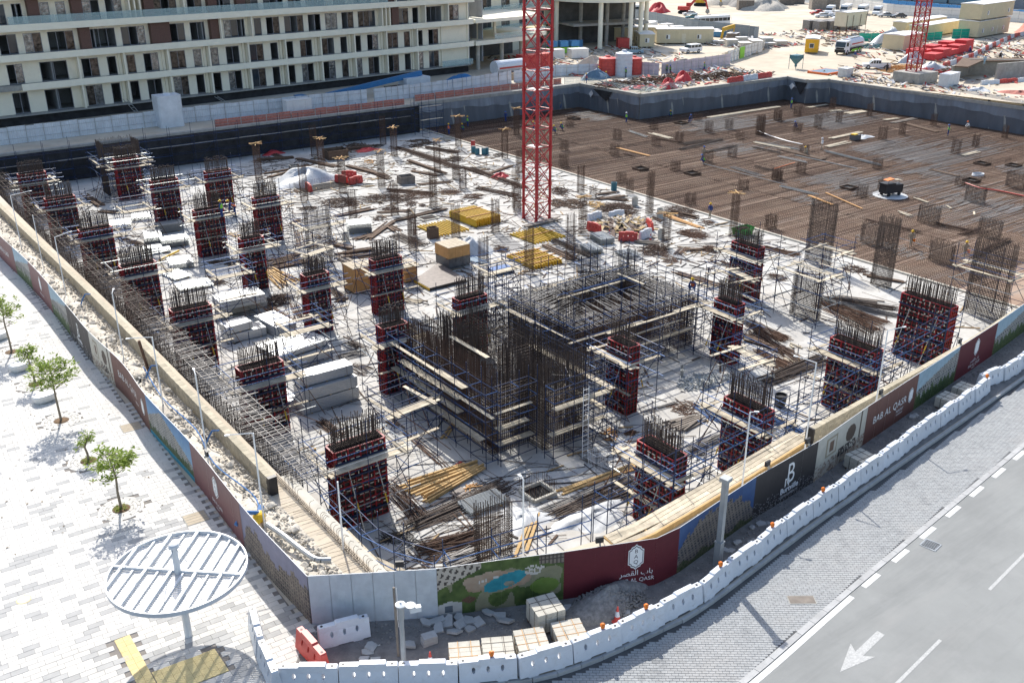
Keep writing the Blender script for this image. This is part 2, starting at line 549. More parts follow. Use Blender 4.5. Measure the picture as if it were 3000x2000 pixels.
# ================================================================== SETTING
PIT = [(15.7,30.6),(19,28.6),(26,27.4),(33,27.8),(40,28.4),(63,30.4),(82,32.5),(155.5,42),(155.3,112.5),(151.2,114.2),(152,119.3),(115.8,121),
       (115.6,136.5),(80.5,136.5),(80.5,135),(15.7,135)]
KERB = smoothpath([(-40,58),(5,30.2),(9,27.1),(11.8,25.2),(16.5,22.4),(19.1,21.5),(23.3,21.1),(25.8,21.1),(31.4,21.8),(36.6,22.4),(57.5,24.5),(75,26.6),(160,37)],5)
KERB = [(x,y + .34 * sst(9,14,x)) for x,y in KERB]
EDGE = smoothpath([(-10,18.5),(10,17.0),(18,17.0),(23.9,17.45),(31.1,18.35),(39.2,19.25),(49,20.35),(70,22.7),(160,33)],5)
g = MB()
far = polyfill([(-1200,112),(15.7,112),(15.7,135),(80.5,135),(80.5,136.5),(115.6,136.5),(115.8,121),(152,119.3),(151.2,114.2),(155.3,112.5),(155.31,112),(1500,112),(1500,1600),(-1200,1600)],[],'g',None,ZF)
g.add(far.v,far.f)
ys = [60,66,72,78,84,90,96,102,107,112]
for x0,x1 in ((-1200,15.7),(155.4,1500)):
 g.grid([[(x0,y,gz(0,y)),(x1,y,gz(0,y))] for y in ys])
near = polyfill([(-1200,60),(-1200,55)] + [(-41,58.5)] + list(KERB[1:]) + [(1500,60),(155.4,60),(155.5,42),(82,32.5),(63,30.4),(40,28.4),(33,27.8),(26,27.4),(19,28.6),(15.7,30.6),(15.7,60)],[],'g',None,5.0)
g.add(near.v,near.f)
struct('ground',g,'sand')
ZR = 4.87
rd = polyfill([(-300,-300),(1500,-300),(1500,60),(160,37.02)] + [(x,y) for x,y in reversed(KERB)] + [(-300,58)],[],'r',None,ZR - 0.03)
struct('road_base',rd,'brickjoint')
asp = polyfill([(-200,-200),(900,-200),(900,33)] + [(x,y) for x,y in reversed(EDGE)] + [(-200,18.5)],[],'a',None,ZR + 0.004)
road = struct('road',asp,'asphalt')
def inpoly(x,y,P):
 c = False
 j = len(P) - 1
 for i in range(len(P)):
  if (P[i][1] > y) != (P[j][1] > y) and x < (P[j][0] - P[i][0]) * (y - P[i][1]) / (P[j][1] - P[i][1]) + P[i][0]:
   c = not c
  j = i
 return c
def pieces(name,poly,L,W,ang,gap,h,top,matsel,parent,org=(0,0),limit=300,skip=None,key=None,bondshift=0.5,jit=0.003):
 """lay rectangular pieces in running bond; the nearest become objects, the rest one joined part"""
 xs = [p[0] for p in poly]; yy = [p[1] for p in poly]
 ca,sa = math.cos(ang),math.sin(ang)
 R = max(max(xs) - min(xs),max(yy) - min(yy))
 cx,cy = (max(xs) + min(xs)) / 2,(max(yy) + min(yy)) / 2
 cx,cy = round(cx / W) * W,round(cy / W) * W
 items = []
 n = int(R / W * 0.75) + 2
 m = int(R / L * 0.75) + 2
 rng = random.Random(11)
 for j in range(-n,n):
  off = (j % 2) * bondshift * L if bondshift >= 0 else rng.random() * L
  for i in range(-m,m):
   u,v = i * L + off,j * W
   x,y = cx + u * ca - v * sa,cy + u * sa + v * ca
   if inpoly(x,y,poly) and not (skip and skip(x,y)):
    items.append((x,y))
 items.sort(key=key or (lambda p: p[0] ** 2 + p[1] ** 2))
 def mbx():
  b = MB()
  hx,hy = (L - gap) / 2,(W - gap) / 2
  e = 0.006
  vs = [(-hx,-hy,-h),(hx,-hy,-h),(hx,hy,-h),(-hx,hy,-h),(-hx,-hy,-e),(hx,-hy,-e),(hx,hy,-e),(-hx,hy,-e),
              (-hx + e,-hy + e,0),(hx - e,-hy + e,0),(hx - e,hy - e,0),(-hx + e,hy - e,0)]
  b.add(vs,[(8,9,10,11)] + [(4 + i,4 + (i + 1) % 4,8 + (i + 1) % 4,8 + i) for i in range(4)] + [(i,(i + 1) % 4,4 + (i + 1) % 4,4 + i) for i in range(4)])
  return b
 base = mbx()
 mats = sorted(set(matsel(x,y,random.Random(int(x * 91 + y * 1777))) for x,y in items))
 mesh = {k: base.mesh(name,k) for k in mats}
 rest = {k: MB() for k in mats}
 for q,(x,y) in enumerate(items):
  k = matsel(x,y,random.Random(int(x * 91 + y * 1777)))
  z = (top(x,y) if callable(top) else top) + rng.uniform(-jit,jit)
  a = ang + rng.uniform(-.006,.006)
  if q < limit:
   obj(name,mesh[k],parent,(x,y,z),a)
  else:
   c2,s2 = math.cos(a),math.sin(a)
   rest[k].add([(x + p[0] * c2 - p[1] * s2,y + p[0] * s2 + p[1] * c2,z + p[2]) for p in base.v],base.f)
 for k in mats:
  if rest[k].v:
   tag(rest[k].build(name + 's',k,parent),kind='stuff')
PLZ = [(-22,140),(-22,62),(-5,38),(5,30.35),(9,27.3),(11.9,25.4),(13.6,26.2),(13.2,28.6),(11.75,30.2),(11.75,88),(11.6,140)]
pb = MB()
yy_ = [60,66,72,78,84,90,96,102,107,112,140]
pb.grid([[(-22,y,gz(0,y) + .006),(11.75,y,gz(0,y) + .006)] for y in yy_])
nb = polyfill([(-22,60),(-22,62 - 3),(-5,38),(5,30.35),(9,27.3),(11.9,25.4),(13.6,26.2),(13.2,28.6),(11.75,30.2),(11.75,60)],[],'n',None,5.006)
pb.add(nb.v,nb.f)
plaza = struct('plaza_paving',pb,'paverjoint')
TREES = [(8.25,43.2),(8.2,48.9),(8.15,54.5),(8.05,60.45),(7.9,66.7),(7.8,72.7)]
def pskip(x,y):
 for tx,ty in TREES:
  if (x - tx) ** 2 + (y - ty) ** 2 < 1.1 ** 2:
   return True
 if 5.2 < x < 5.95 and 29 < y < 33.7: return True
 if 5.9 < x < 8.6 and 29.5 < y < 31.1: return True
 return False
def pmat(x,y,r):
 p = 0.24 if y < 42.5 else (0.12 if y < 47 else 0.05)
 return 'pavergrey' if r.random() < p else 'paver'
pieces('paver',PLZ,0.6,0.3,rad(-3),0.008,0.05,lambda x,y: gz(x,y) + 0.032,pmat,plaza,skip=pskip,bondshift=0.37)
tm = MB()
tm.bb(-.145,.145,-.145,.145,-.04,0)
for i in range(4):
 tm.bb(-.13,.13,-.125 + i * .07,-.09 + i * .07,0,.006)
tme = tm.mesh('tactile_tile','tactile')
for i in range(2):
 for j in range(16):
  obj('tactile_tile',tme,plaza,(5.42 + i * .3,29.1 + j * .3,5.034))
for i in range(8):
 for j in range(5):
  obj('tactile_tile',tme,plaza,(6.05 + i * .3,29.75 + j * .3 - 0.02 * i,5.034))
BR = [p for p in EDGE if 4 < p[0] < 75]
KB = [p for p in KERB if 9 < p[0] < 75]
BPOLY = [(x,y + .30) for x,y in BR] + [(x,y - .30) for x,y in reversed(KB)]
strip = struct('brick_carriageway',polyfill(BPOLY,[],'b',None,ZR - 0.012),'brickjoint')
pieces('paving_brick',BPOLY,0.26,0.135,rad(-37),0.012,0.05,ZR,lambda x,y,r: 'brickpave',strip,key=lambda p: (p[0] - 22) ** 2 + (p[1] - 19) ** 2)
kp = Path(KERB)
km = MB().bb(-.49,.49,-.07,.07,-.25,0.0).mesh('kerb_stone','kerb')
kerb = tag(thing('kerb','grey concrete kerb under the row of white barriers','kerb'))
d = kp.near(6,29)
while d < kp.near(75,26.6):
 q,t = kp.at(d),kp.dir(d)
 obj('kerb_stone',km,kerb,(q.x,q.y,5.015),math.atan2(t.y,t.x))
 d += 1.0
kp2 = Path([(x,y + .16) for x,y in EDGE])
kerb2 = thing('edging_kerb','flush grey edging stones between brick paving and asphalt','kerb')
km2 = MB().bb(-.49,.49,-.13,.13,-.2,0.0).mesh('edging_stone','kerb')
d = kp2.near(6,17)
while d < kp2.near(75,23):
 q,t = kp2.at(d),kp2.dir(d)
 obj('edging_stone',km2,kerb2,(q.x,q.y,ZR + .012),math.atan2(t.y,t.x))
 d += 1.0
ep = Path(EDGE)
def marking(name,P,d0,d1,w,m,off=0.0):
 b = MB()
 n = max(2,int((d1 - d0) / 1.0) + 1)
 row = []
 for i in range(n + 1):
  dd = d0 + (d1 - d0) * i / n
  q,t = P.at(dd),P.dir(dd)
  nx,ny = -t.y,t.x
  row.append([(q.x + nx * (off - w / 2),q.y + ny * (off - w / 2),ZR + .009),(q.x + nx * (off + w / 2),q.y + ny * (off + w / 2),ZR + .009)])
 b.grid([[r[1],r[0]] for r in row])
 return b.build(name,m,road)
de = ep.near(31.2,18.3)
marking('edge_line',ep,ep.near(8,17),de,0.24,'roadpaint',-0.14)
d = de + 0.95
while d < ep.near(75,23):
 marking('edge_dash',ep,d,d + 1.3,0.24,'roadpaint',-0.14)
 d += 2.62
LANE = Path([(18,12.9),(28.1,14.1),(31.8,14.5),(36.5,15.05),(39.6,15.4),(60,17.6)])
for a,b in ((24.5,31.7),(36.4,44.0),(49,56)):
 marking('lane_dash',LANE,LANE.near(a,14),LANE.near(b,15),0.13,'wornpaint')
ar = MB()
A,B = Vector((27.0,15.75)),Vector((30.25,16.15))
t = (B - A).normalized(); n_ = Vector((-t.y,t.x))
def ap(u,v):
 q = A + t * u + n_ * v
 return (q.x,q.y,ZR + .009)
ar.add([ap(0,0),ap(1.75,.52),ap(1.45,.16),ap(3.2,.16),ap(3.2,-.16),ap(1.45,-.16),ap(1.75,-.52)],[(0,6,5),(0,5,2),(0,2,1),(5,4,3,2)])
ar.build('direction_arrow','wornpaint',road)
gr = thing('drain_grate','dark slotted iron drain grate in the asphalt by the edge dashes','drain',(37.2,18.35,ZR + .004),rad(8))
MB().bb(-.33,.33,-.33,.33,0,.006).build('drain_dark','blackhole',gr)  # flat black sheet stands in for the unlit depth below the bars
fr = MB()
for s in (-1,1):
 fr.bb(-.36,.36,s * .34 - .03,s * .34 + .03,0,.02)
 fr.bb(s * .34 - .03,s * .34 + .03,-.31,.31,0,.021)
fr.build('grate_frame','polegrey',gr)
for i in range(6):
 MB().beam((-.30 + i * .1,-.31,.012),(-.2 + i * .1,.31,.012),.035,.012).build('grate_bar','polegrey',gr)
for lb,x,y,rz,w,d_,m in (('brownish rectangular access cover in the brick paving crossed by the lamp post shadow',29.3,19.35,-.62,1.15,.55,'kerb'),):
 c = thing('access_cover',lb,'cover',(x,y,ZR),rz)
 MB().bb(-w / 2,w / 2,-d_ / 2,d_ / 2,-.02,.012).build('cover_frame','concrete',c)
 MB().bb(-w / 2 + .04,w / 2 - .04,-d_ / 2 + .04,d_ / 2 - .04,.012,.016).build('cover_lid','greywood',c)
# ---------------------------------------------------------------- ground strip outside the hoarding (grey dirt) and rubble strip inside it
def wobble(x,y,a=1.0):
 return a * (math.sin(x * 1.7 + y * .9) * .5 + math.sin(x * 3.1 - y * 2.3 + 1) * .3 + math.sin(x * 6.3 + y * 5.1) * .2)
HOR = [(12.0,30.0),(14.3,28.6),(16.3,27.4),(18.6,26.4),(21.2,25.2),(24.9,23.65),(26.3,23.65),(29,24.05),(32,24.45),(37.1,24.85),(42.3,25.65),(48.2,26.4),(53.6,27.1),(59.2,27.8),(63.9,28.5),(71,29.4),(80,30.5)]
hp = Path(HOR)
sd = MB()
rows = []
for k in range(0,140):
 dd = hp.len * k / 139
 q,t = hp.at(dd),hp.dir(dd)
 kd = kp.at(kp.near(q.x,q.y))
 row = []
 for j in range(9):
  f = j / 8
  x,y = q.x * (1 - f) + kd.x * f + t.y * .0,q.y * (1 - f) + (kd.y + .12) * f
  row.append((x,y,5.012 + (.05 + .05 * wobble(x,y)) * (1 - abs(2 * f - 1))))
 rows.append(row)
sd.grid([list(r) for r in zip(*rows)][::-1])
struct('bare_strip',sd,'greydirt',smooth=True)
rs = MB()
P_ = []
for k in range(0,170):
 y = 30.9 + k * .5
 row = []
 for j in range(9):
  x = 12.02 + j * .32
  z = gz(x,y) + .02 + .42 * math.sin(math.pi * min(1,j / 7)) ** 1.0 * (.6 + .5 * wobble(x * 1.3,y)) + (.25 if j < 3 and y < 42 else 0)
  if j == 8: z = gz(x,y) + .0
  if j == 0: z = gz(x,y) + .25
  row.append((x,y,z))
 P_.append(row)
rs.grid([list(r) for r in zip(*P_)][::-1])
rs.grid([[(12.02,30.9,5.25),(12.9,29.9,5.3),(15.6,28.8,5.1)],[(12.02,31.4,5.3),(13.3,31.4,5.35),(15.6,31.4,5.05)]])
struct('rubble_strip',rs,'dirt',smooth=True)
# ---------------------------------------------------------------- pit floor: concrete slab,reinforcement mat
fl = polyfill([(15.7,30.6),(19,28.6),(26,27.4),(33,27.8),(40,28.4),(63,30.4),(82.3,32.6),(82.3,136.4),(80.6,136.4),(80.6,134.9),(15.7,134.9)],[],'f',None,0.0)
slab = struct('pit_slab',fl,'slab')
bed = polyfill([(82.3,32.5),(155.4,42),(155.2,112.4),(151.2,114.1),(151.9,119.2),(115.8,120.9),(115.5,136.4),(82.3,136.4)],[],'m',None,0.10)
struct('mat_bed',bed,'matbed')
ed = MB()
ed.bb(82.05,82.3,32.7,136.3,0,.16)
struct('mat_edge_kerb',ed,'palecon')
def rebar_field(name,x0,x1,y0,y1,sx,sy,z,r,m,clip=None,label=None):
 b = MB()
 y = y0
 rng = random.Random(int(x0 * 7 + y0))
 while y < y1:
  a,c = x0,x1
  if clip: a,c = clip(y,a,c)
  nseg = max(1,int((c - a) / 11))
  for k in range(nseg):
   p,q = a + (c - a) * k / nseg,a + (c - a) * (k + 1) / nseg
   o1,o2 = rng.uniform(-.06,.06),rng.uniform(-.06,.06)
   if rng.random() > .05:
    b.bar((p,y + o1,z + rng.uniform(0,.03)),(q + .4,y + o2,z + rng.uniform(0,.03)),r,3,caps=False)
  y += sx * rng.uniform(.7,1.3)
 x = x0
 while x < x1:
  yc = y1
  if clip and x > 115.3: yc = min(y1,120.7)
  if clip and x > 115.3 and y0 > 119: x += sy; continue
  nseg = max(1,int((yc - y0) / 11))
  for k in range(nseg):
   p,q = y0 + (yc - y0) * k / nseg,y0 + (yc - y0) * (k + 1) / nseg
   if rng.random() > .05:
    b.bar((x + rng.uniform(-.04,.04),p,z + .03),(x + rng.uniform(-.04,.04),q + .4,z + .03),r,3,caps=False)
  x += sy
 o = tag(b.build(name,m),label,'rebar mat',kind='stuff')
 return o
rebar_field('rebar_mat',82.5,155,43,136.2,.23,.34,.16,.026,'rust',lambda y,a,c: (a,115.3 if y > 120.6 else c),'rust brown reinforcement mat covering the far half of the pit')
GP = [(('b4',280,75),('b4',700,0),('b4',1460,105),('b4',690,180)),(('a4',720,1160),('a4',1200,1020),('a4',1930,1130),('a4',1500,1290)),
      (('b4',1360,215),('b4',1620,160),('b4',2250,260),('b4',2000,330)),(('a4',150,930),('a4',800,830),('a4',1100,900),('a4',600,1010)),
      (('b4',650,520),('b4',850,470),('b4',1450,640),('b4',1300,700)),(('a3',1250,950),('a3',1750,860),('a3',2050,900),('a3',1700,1000)),
      (('a4',1800,1290),('a4',2000,1230),('a4',2300,1300),('a4',2200,1380)),(('a3',420,860),('a3',700,850),('a3',880,900),('a3',560,930)),(('b4',300,210),('b4',420,180),('b4',600,230),('b4',420,270)),
      (('a4',1080,1330),('a4',1500,1250),('a4',1800,1300),('a4',1450,1400))]
gb = MB(); gl = MB()
rq = random.Random(31)
GP += [(('w',x_,y_),('w',x_ + rq.uniform(8,16),y_ + rq.uniform(4,9))) for x_,y_ in [(rq.uniform(98,138),rq.uniform(46,108)) for _ in range(16)]]
for n_g,q in enumerate(GP):
 w = [at(*p,.2) if p[0] != 'w' else Vector((p[1],p[2],.2)) for p in q]
 sk = 1 if q[0][0] != 'w' else 2.2
 x0,x1 = min(p.x for p in w),max(p.x for p in w)
 y0,y1 = min(p.y for p in w),max(p.y for p in w)
 dx,dy = (x1 - x0) * .02,(y1 - y0) * .05
 x0 += dx; x1 -= dx; y0 += dy; y1 -= dy
 yy = y0
 rng = random.Random(n_g)
 while yy < y1:
  gl.beam((x0 + rng.uniform(0,3.5),yy,.225),(x0 + (x1 - x0) * rng.uniform(.45,1),yy + rng.uniform(-.08,.08),.225),.06,.02)
  yy += rng.choice([.16,.2,.2,.3]) * sk
tag(gl.build('new_rebar','rebargrey'),'grey new bars laid in patches over the rust mat','rebar',kind='stuff')
# ---------------------------------------------------------------- retaining walls
def sheet_wall(name,pts,z0,z1,label,nrm,mats=('sheeting','sheetlow'),split=0.42):
 t = thing(name,label,'retaining wall')
 p = Path(pts)
 n = int(p.len / 0.35)
 up = MB(); lo = MB()
 rowsU = [[],[],[],[]]; rowsL = [[],[],[]]
 for i in range(n + 1):
  dd = p.len * i / n
  q = p.at(dd)
  tt = p.dir(dd)
  nx,ny = (-tt.y,tt.x) if nrm > 0 else (tt.y,-tt.x)
  def pt(zz,amp):
   o = amp * (math.sin(dd * 2.1 + zz) * .5 + math.sin(dd * 4.7 + zz * .6) * .35 + math.sin(dd * .55) * .6) + .12
   return (q.x + nx * o,q.y + ny * o,zz)
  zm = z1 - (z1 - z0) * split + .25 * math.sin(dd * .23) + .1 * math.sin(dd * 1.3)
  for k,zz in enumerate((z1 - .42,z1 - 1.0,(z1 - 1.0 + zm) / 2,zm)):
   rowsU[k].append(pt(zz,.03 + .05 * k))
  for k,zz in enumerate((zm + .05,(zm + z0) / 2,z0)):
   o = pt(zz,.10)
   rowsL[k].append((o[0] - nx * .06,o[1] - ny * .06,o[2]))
 if nrm > 0:
  rowsU = rowsU[::-1]; rowsL = rowsL[::-1]
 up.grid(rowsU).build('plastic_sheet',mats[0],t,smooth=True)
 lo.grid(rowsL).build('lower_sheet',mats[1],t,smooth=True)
 cb = MB()
 for a,b in zip(p.p[:-1],p.p[1:]):
  tt = (b - a).normalized()
  nx,ny = (-tt.y,tt.x) if nrm > 0 else (tt.y,-tt.x)
  m_ = (a + b) / 2
  cb.box((m_.x + nx * -.15,m_.y + ny * -.15,z1 - .2),((b - a).length + .5,.7,.5),math.atan2(tt.y,tt.x))
  cb.box((m_.x - nx * .2,m_.y - ny * .2,(z0 + z1) / 2 - .25),((b - a).length,.3,z1 - z0 - .5),math.atan2(tt.y,tt.x))
 cb.build('capping_beam','concrete',t)
 return t
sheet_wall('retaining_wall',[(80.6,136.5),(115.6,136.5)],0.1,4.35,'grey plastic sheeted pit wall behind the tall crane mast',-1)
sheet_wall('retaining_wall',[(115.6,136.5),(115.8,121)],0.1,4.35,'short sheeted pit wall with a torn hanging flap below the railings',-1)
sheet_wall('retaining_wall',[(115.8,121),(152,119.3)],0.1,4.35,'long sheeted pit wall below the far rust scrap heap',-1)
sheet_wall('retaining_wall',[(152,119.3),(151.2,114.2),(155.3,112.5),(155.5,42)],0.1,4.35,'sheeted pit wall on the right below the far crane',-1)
dw = thing('membrane_wall','black waterproofed pit wall with a scaffold below the white corrugated fence','retaining wall')
MB().bb(15.7,80.6,134.9,135.4,0,4.2).build('black_membrane','membrane',dw)
MB().bb(15.7,80.6,134.8,135.6,4.2,4.5).build('capping_beam','concrete',dw)
MB().bb(80.5,80.75,134.9,136.5,0,4.4).build('end_return','membrane',dw)
lw = thing('side_wall','concrete retaining wall of the pit below the block wall on the left','retaining wall')
MB().bb(15.3,15.75,31,134.9,0,4.25).build('wall_face','concrete',lw)
fw = MB()
FW = [(15.7,30.6),(19,28.6),(26,27.4),(33,27.8),(40,28.4),(63,30.4),(82,32.5),(155.5,42)]
for a,b in zip(FW[:-1],FW[1:]):
 a,b = Vector(a),Vector(b)
 m_ = (a + b) / 2; tt = b - a
 fw.box((m_.x,m_.y - .2,2.5),(tt.length + .2,.35,4.98),math.atan2(tt.y,tt.x))
o = fw.build('front_wall','concrete')
tag(o,'concrete retaining wall of the pit along the street side','retaining wall')
# ================================================================== COLUMNS,CAGES,SCAFFOLDS,CRANES
TUBE = {k: MB().bar((0,0,0),(1,0,0),r,5).mesh('tube',m) for k,r,m in (('scaf',.026,'scaf'),('blue',.026,'scafblue'),('galv',.03,'galv'),('rusty',.027,'rustlt'),('red',.05,'cranered'))}
PLANK = MB().bb(0,1,-.12,.12,-.02,.02).mesh('plank','plank')
def rod(name,p,q,kind,parent):
 p,q = Vector(p),Vector(q)
 d = q - p
 o = bpy.data.objects.new(name,TUBE[kind])
 COL.objects.link(o)
 o.parent = parent
 o.location = p
 o.rotation_mode = 'QUATERNION'
 o.rotation_quaternion = d.to_track_quat('X','Z')
 o.scale = (d.length,1,1)
 return o
def plank(p,q,parent,w=1.0,name='plank'):
 p,q = Vector(p),Vector(q)
 d = q - p
 o = bpy.data.objects.new(name,PLANK)
 COL.objects.link(o)
 o.parent = parent
 o.location = p
 o.rotation_mode = 'QUATERNION'
 o.rotation_quaternion = d.to_track_quat('X','Z')
 o.scale = (d.length,w,1)
 return o
PANELS = {}
def panel_mesh(w,h):
 k = (round(w,2),round(h,2))
 if k in PANELS: return PANELS[k]
 b = MB()
 b.bb(-w / 2,w / 2,-.02,0,0,h)
 b.cur = 1
 e = .03
 for s in (-1,1):
  b.bb(s * (w / 2 - e / 2) - e / 2 + .004 * -s * 0,s * (w / 2 - e / 2) + e / 2,-.115,-.02,0.004,h - .004)
 b.bb(-w / 2 + e,w / 2 - e,-.112,-.02,0.004,e); b.bb(-w / 2 + e,w / 2 - e,-.112,-.02,h - e,h - .004)
 nv = max(1,round(w / .33)) - 1
 for i in range(nv):
  x = -w / 2 + w * (i + 1) / (nv + 1)
  b.bb(x - .012,x + .012,-.09,-.02,e,h - e)
 nh = max(1,round(h / .32)) - 1
 for i in range(nh):
  z = h * (i + 1) / (nh + 1)
  b.bb(-w / 2 + e,w / 2 - e,-.08,-.021,z - .012,z + .012)
 PANELS[k] = b.mesh('panel',['formply','formred'])
 return PANELS[k]
def clamps_mb(W,rows,y,rng):
 b = MB()
 for z in rows:
  n = int(W / .36)
  for i in range(n):
   if rng.random() < .78:
    x = -W / 2 + W * (i + .5) / n + rng.uniform(-.05,.05)
    if rng.random() < .62: b.bb(x - .11,x + .11,y - .05,y,z - .022,z + .022)
    else: b.bb(x - .022,x + .022,y - .05,y,z - .10,z + .08)
 for _ in range(int(W * 4)):
  x,z = rng.uniform(-W / 2,W / 2),rng.choice(rows) + rng.uniform(.1,.25)
  b.box((x,y - .02,z),(.10,.03,.12),0,rng.uniform(-.7,.7))
 return b
FORM = {}
def formwork(W,D,H):
 """prototype with its long side on local x"""
 t = thing('column_formwork','','formwork')
 rows = [(0.0,1.5),(1.5,1.2),(2.7,1.2),(3.9,H - 3.9)]
 n = max(2,round(W / .85))
 for z,h in rows:
  for s in (1,-1):
   for i in range(n):
    w = W / n
    o = obj('panel',panel_mesh(w,h),t,((-W / 2 + w * (i + .5)) ,-s * D / 2,z),0 if s == 1 else math.pi)
   o = obj('end_panel',panel_mesh(D + .04,h),t,(s * (W / 2 + .0),0,z),rad(90) * s)
 rng = random.Random(int(W * 100))
 zr = [.45,.95,1.45,1.95,2.45,2.95,3.45,3.95,4.45,4.85]
 c = clamps_mb(W,zr,-D / 2 - .115,rng)
 c2 = clamps_mb(W,zr,-D / 2 - .115,rng)
 c.add([(-x,-y,z) for x,y,z in c2.v],c2.f)
 tag(c.build('tie_clamps','clampm',t),kind='stuff')
 wl = MB().bb(-W / 2 - .1,W / 2 + .1,-.045,.045,-.05,.05).mesh('waler','scaf')
 for z in (.7,2.1,3.3,4.35):
  for s in (-1,1):
   obj('waler',wl,t,(0,s * (D / 2 + .17),z))
 for s in (-1,1):
  for x in (-W * .3,W * .28):
   y0 = s * (D / 2 + .16)
   y1 = s * (D / 2 + 1.55)
   pr = rod('raking_prop',(x,y0,4.1),(x + .15,y1,.06),'galv',t)
   b = MB().bar((x + .08,y0 + (y1 - y0) * .52,4.1 - 4.04 * .52),(x + .1,y0 + (y1 - y0) * .66,4.1 - 4.04 * .66),.045,6)
   b.build('prop_collar','yellowbeam',t)
   MB().bb(x + .05,x + .25,y1 - .1,y1 + .1,0,.03).build('prop_foot','galv',t)
 return t
def cage_mb(W,D,z0,z1,sp=.16,hs=.2,r=.017,top=None,ends=True,htop=None,rng=random,n=3):
 """rebar cage, long side on x"""
 b = MB()
 top = z1 if top is None else top
 nx = max(2,int(W / sp))
 for i in range(nx + 1):
  x = -W / 2 + W * i / nx
  for y in (-D / 2,D / 2):
   b.bar((x,y,z0),(x + rng.uniform(-.02,.02),y + rng.uniform(-.02,.02),top + rng.uniform(-.18,.18)),r,n,caps=False)
 if ends:
  ny = max(1,int(D / sp))
  for j in range(1,ny):
   y = -D / 2 + D * j / ny
   for x in (-W / 2,W / 2):
    b.bar((x,y,z0),(x,y,top + rng.uniform(-.15,.15)),r,n,caps=False)
 z = z0 + .1
 while z < (htop or z1):
  dz = rng.uniform(-.015,.015)
  for y in (-D / 2,D / 2):
   b.bar((-W / 2 - .03,y,z + dz),(W / 2 + .03,y,z - dz),r * .8,n,caps=False)
  for x in (-W / 2,W / 2):
   b.bar((x,-D / 2 - .03,z),(x,D / 2 + .03,z),r * .8,n,caps=False)
  z += hs
 return b
def starter(W,D,H,rng):
 b = MB()
 nx = max(3,int(W / .115))
 for i in range(nx + 1):
  x = -W / 2 + .12 + (W - .24) * i / nx
  for y in (-D / 2 + .14,D / 2 - .14):
   h = H + 1.3 + rng.uniform(-.16,.16)
   b.bar((x,y,.05),(x + rng.uniform(-.04,.04),y + rng.uniform(-.03,.03),h),.023,4,caps=False)
   b.bar((x,y,h - .01),(x,y,h + .03),.035,4)
 for i in range(nx + 1):
  x = -W / 2 + .12 + (W - .24) * i / nx
  b.bar((x,-D / 2 + .14,H - .12),(x,D / 2 - .14,H - .12),.016,3,caps=False)
  if i % 2: b.bar((x,0,.05),(x,0,H + .9),.02,4,caps=False)
 ny = max(1,int((D - .28) / .18))
 for j in range(1,ny):
  for x in (-W / 2 + .12,W / 2 - .12):
   y = -D / 2 + .14 + (D - .28) * j / ny
   b.bar((x,y,.05),(x,y,H + 1.2),.019,4,caps=False)
 for z in (H - .25,H - .1,H + .05,H + .2,H + .4,H + .62):
  for y in (-D / 2 + .12,D / 2 - .12):
   b.bar((-W / 2 + .1,y,z),(W / 2 - .1,y,z),.014,3,caps=False)
  for x in (-W / 2 + .1,W / 2 - .1):
   b.bar((x,-D / 2 + .12,z),(x,D / 2 - .12,z),.014,3,caps=False)
 return b
def scaffold_tower(W,D,H,rng,brace=True):
 t = thing('scaffold_tower','','scaffold')
 ex,ey = W / 2 + .95,D / 2 + .95
 xs = [-ex,0,ex] if W > 2.3 else [-ex,ex]
 zt = {}
 for y in (-ey,ey):
  for x in xs:
   zt[(x,y)] = H + rng.uniform(.5,1.35) + (rng.random() < .2) * .6
   rod('standard',(x,y,0),(x + rng.uniform(-.04,.04),y,zt[(x,y)]),'scaf',t)
 lev = [.35,1.7,3.05,3.95,4.5,5.0]
 for k,z in enumerate(lev):
  kd = rng.choice(['blue','blue','galv','scaf'] if k in (2,4,5) else ['scaf','scaf','scaf','galv'])  # silver tubes mixed in as painted highlights on the navy scaffold
  dz = rng.uniform(-.05,.05)
  for s in (-1,1):
   rod('ledger',(-ex - .25,s * ey,z + dz),(ex + .25 + rng.uniform(0,.5),s * ey,z + dz),kd,t)
   rod('transom',(s * ex,-ey - .2,z + dz + .06),(s * ex,ey + .2,z + dz + .06),kd,t)
 for i in range(3):
  plank((-ex - rng.uniform(.1,.5),-ey + .16 + i * .255,4.08 + .0 * i),(ex + rng.uniform(.1,.5),-ey + .16 + i * .255,4.08 + .0 * i),t)
 for s in (-1,1):
  plank((s * (ex - .2),-ey - .3,4.16),(s * (ex - .2),ey + .3,4.16),t)
 if rng.random() < .7:
  plank((-ex,ey - .2,4.12),(ex + .3,ey - .2,4.12),t)
 if rng.random() < .6:
  plank((-ex,-ey + .1,2.2),(ex + .2,-ey + .1,2.2),t)
 for s in (-1,1):
  rod('brace',(-ex,s * ey,.4),(ex,s * ey,3.1),'scaf',t)
  rod('brace',(s * ex,-ey,1.7),(s * ex,ey,4.4),'scaf',t)
 if brace:
  for k in range(2):
   a = rng.uniform(0,6.3)
   rod('guy_tube',(math.cos(a) * ex * .9,math.sin(a) * ey * .9,rng.uniform(4.2,5.4)),(math.cos(a) * (ex + 2.0),math.sin(a) * (ey + 1.7),.03),'rusty',t)
  rod('guy_tube',(-ex,-ey - .1,rng.uniform(4,5)),(ex + .8,-ey - .35,.6),'rusty',t)
 return t
H5 = 5.1
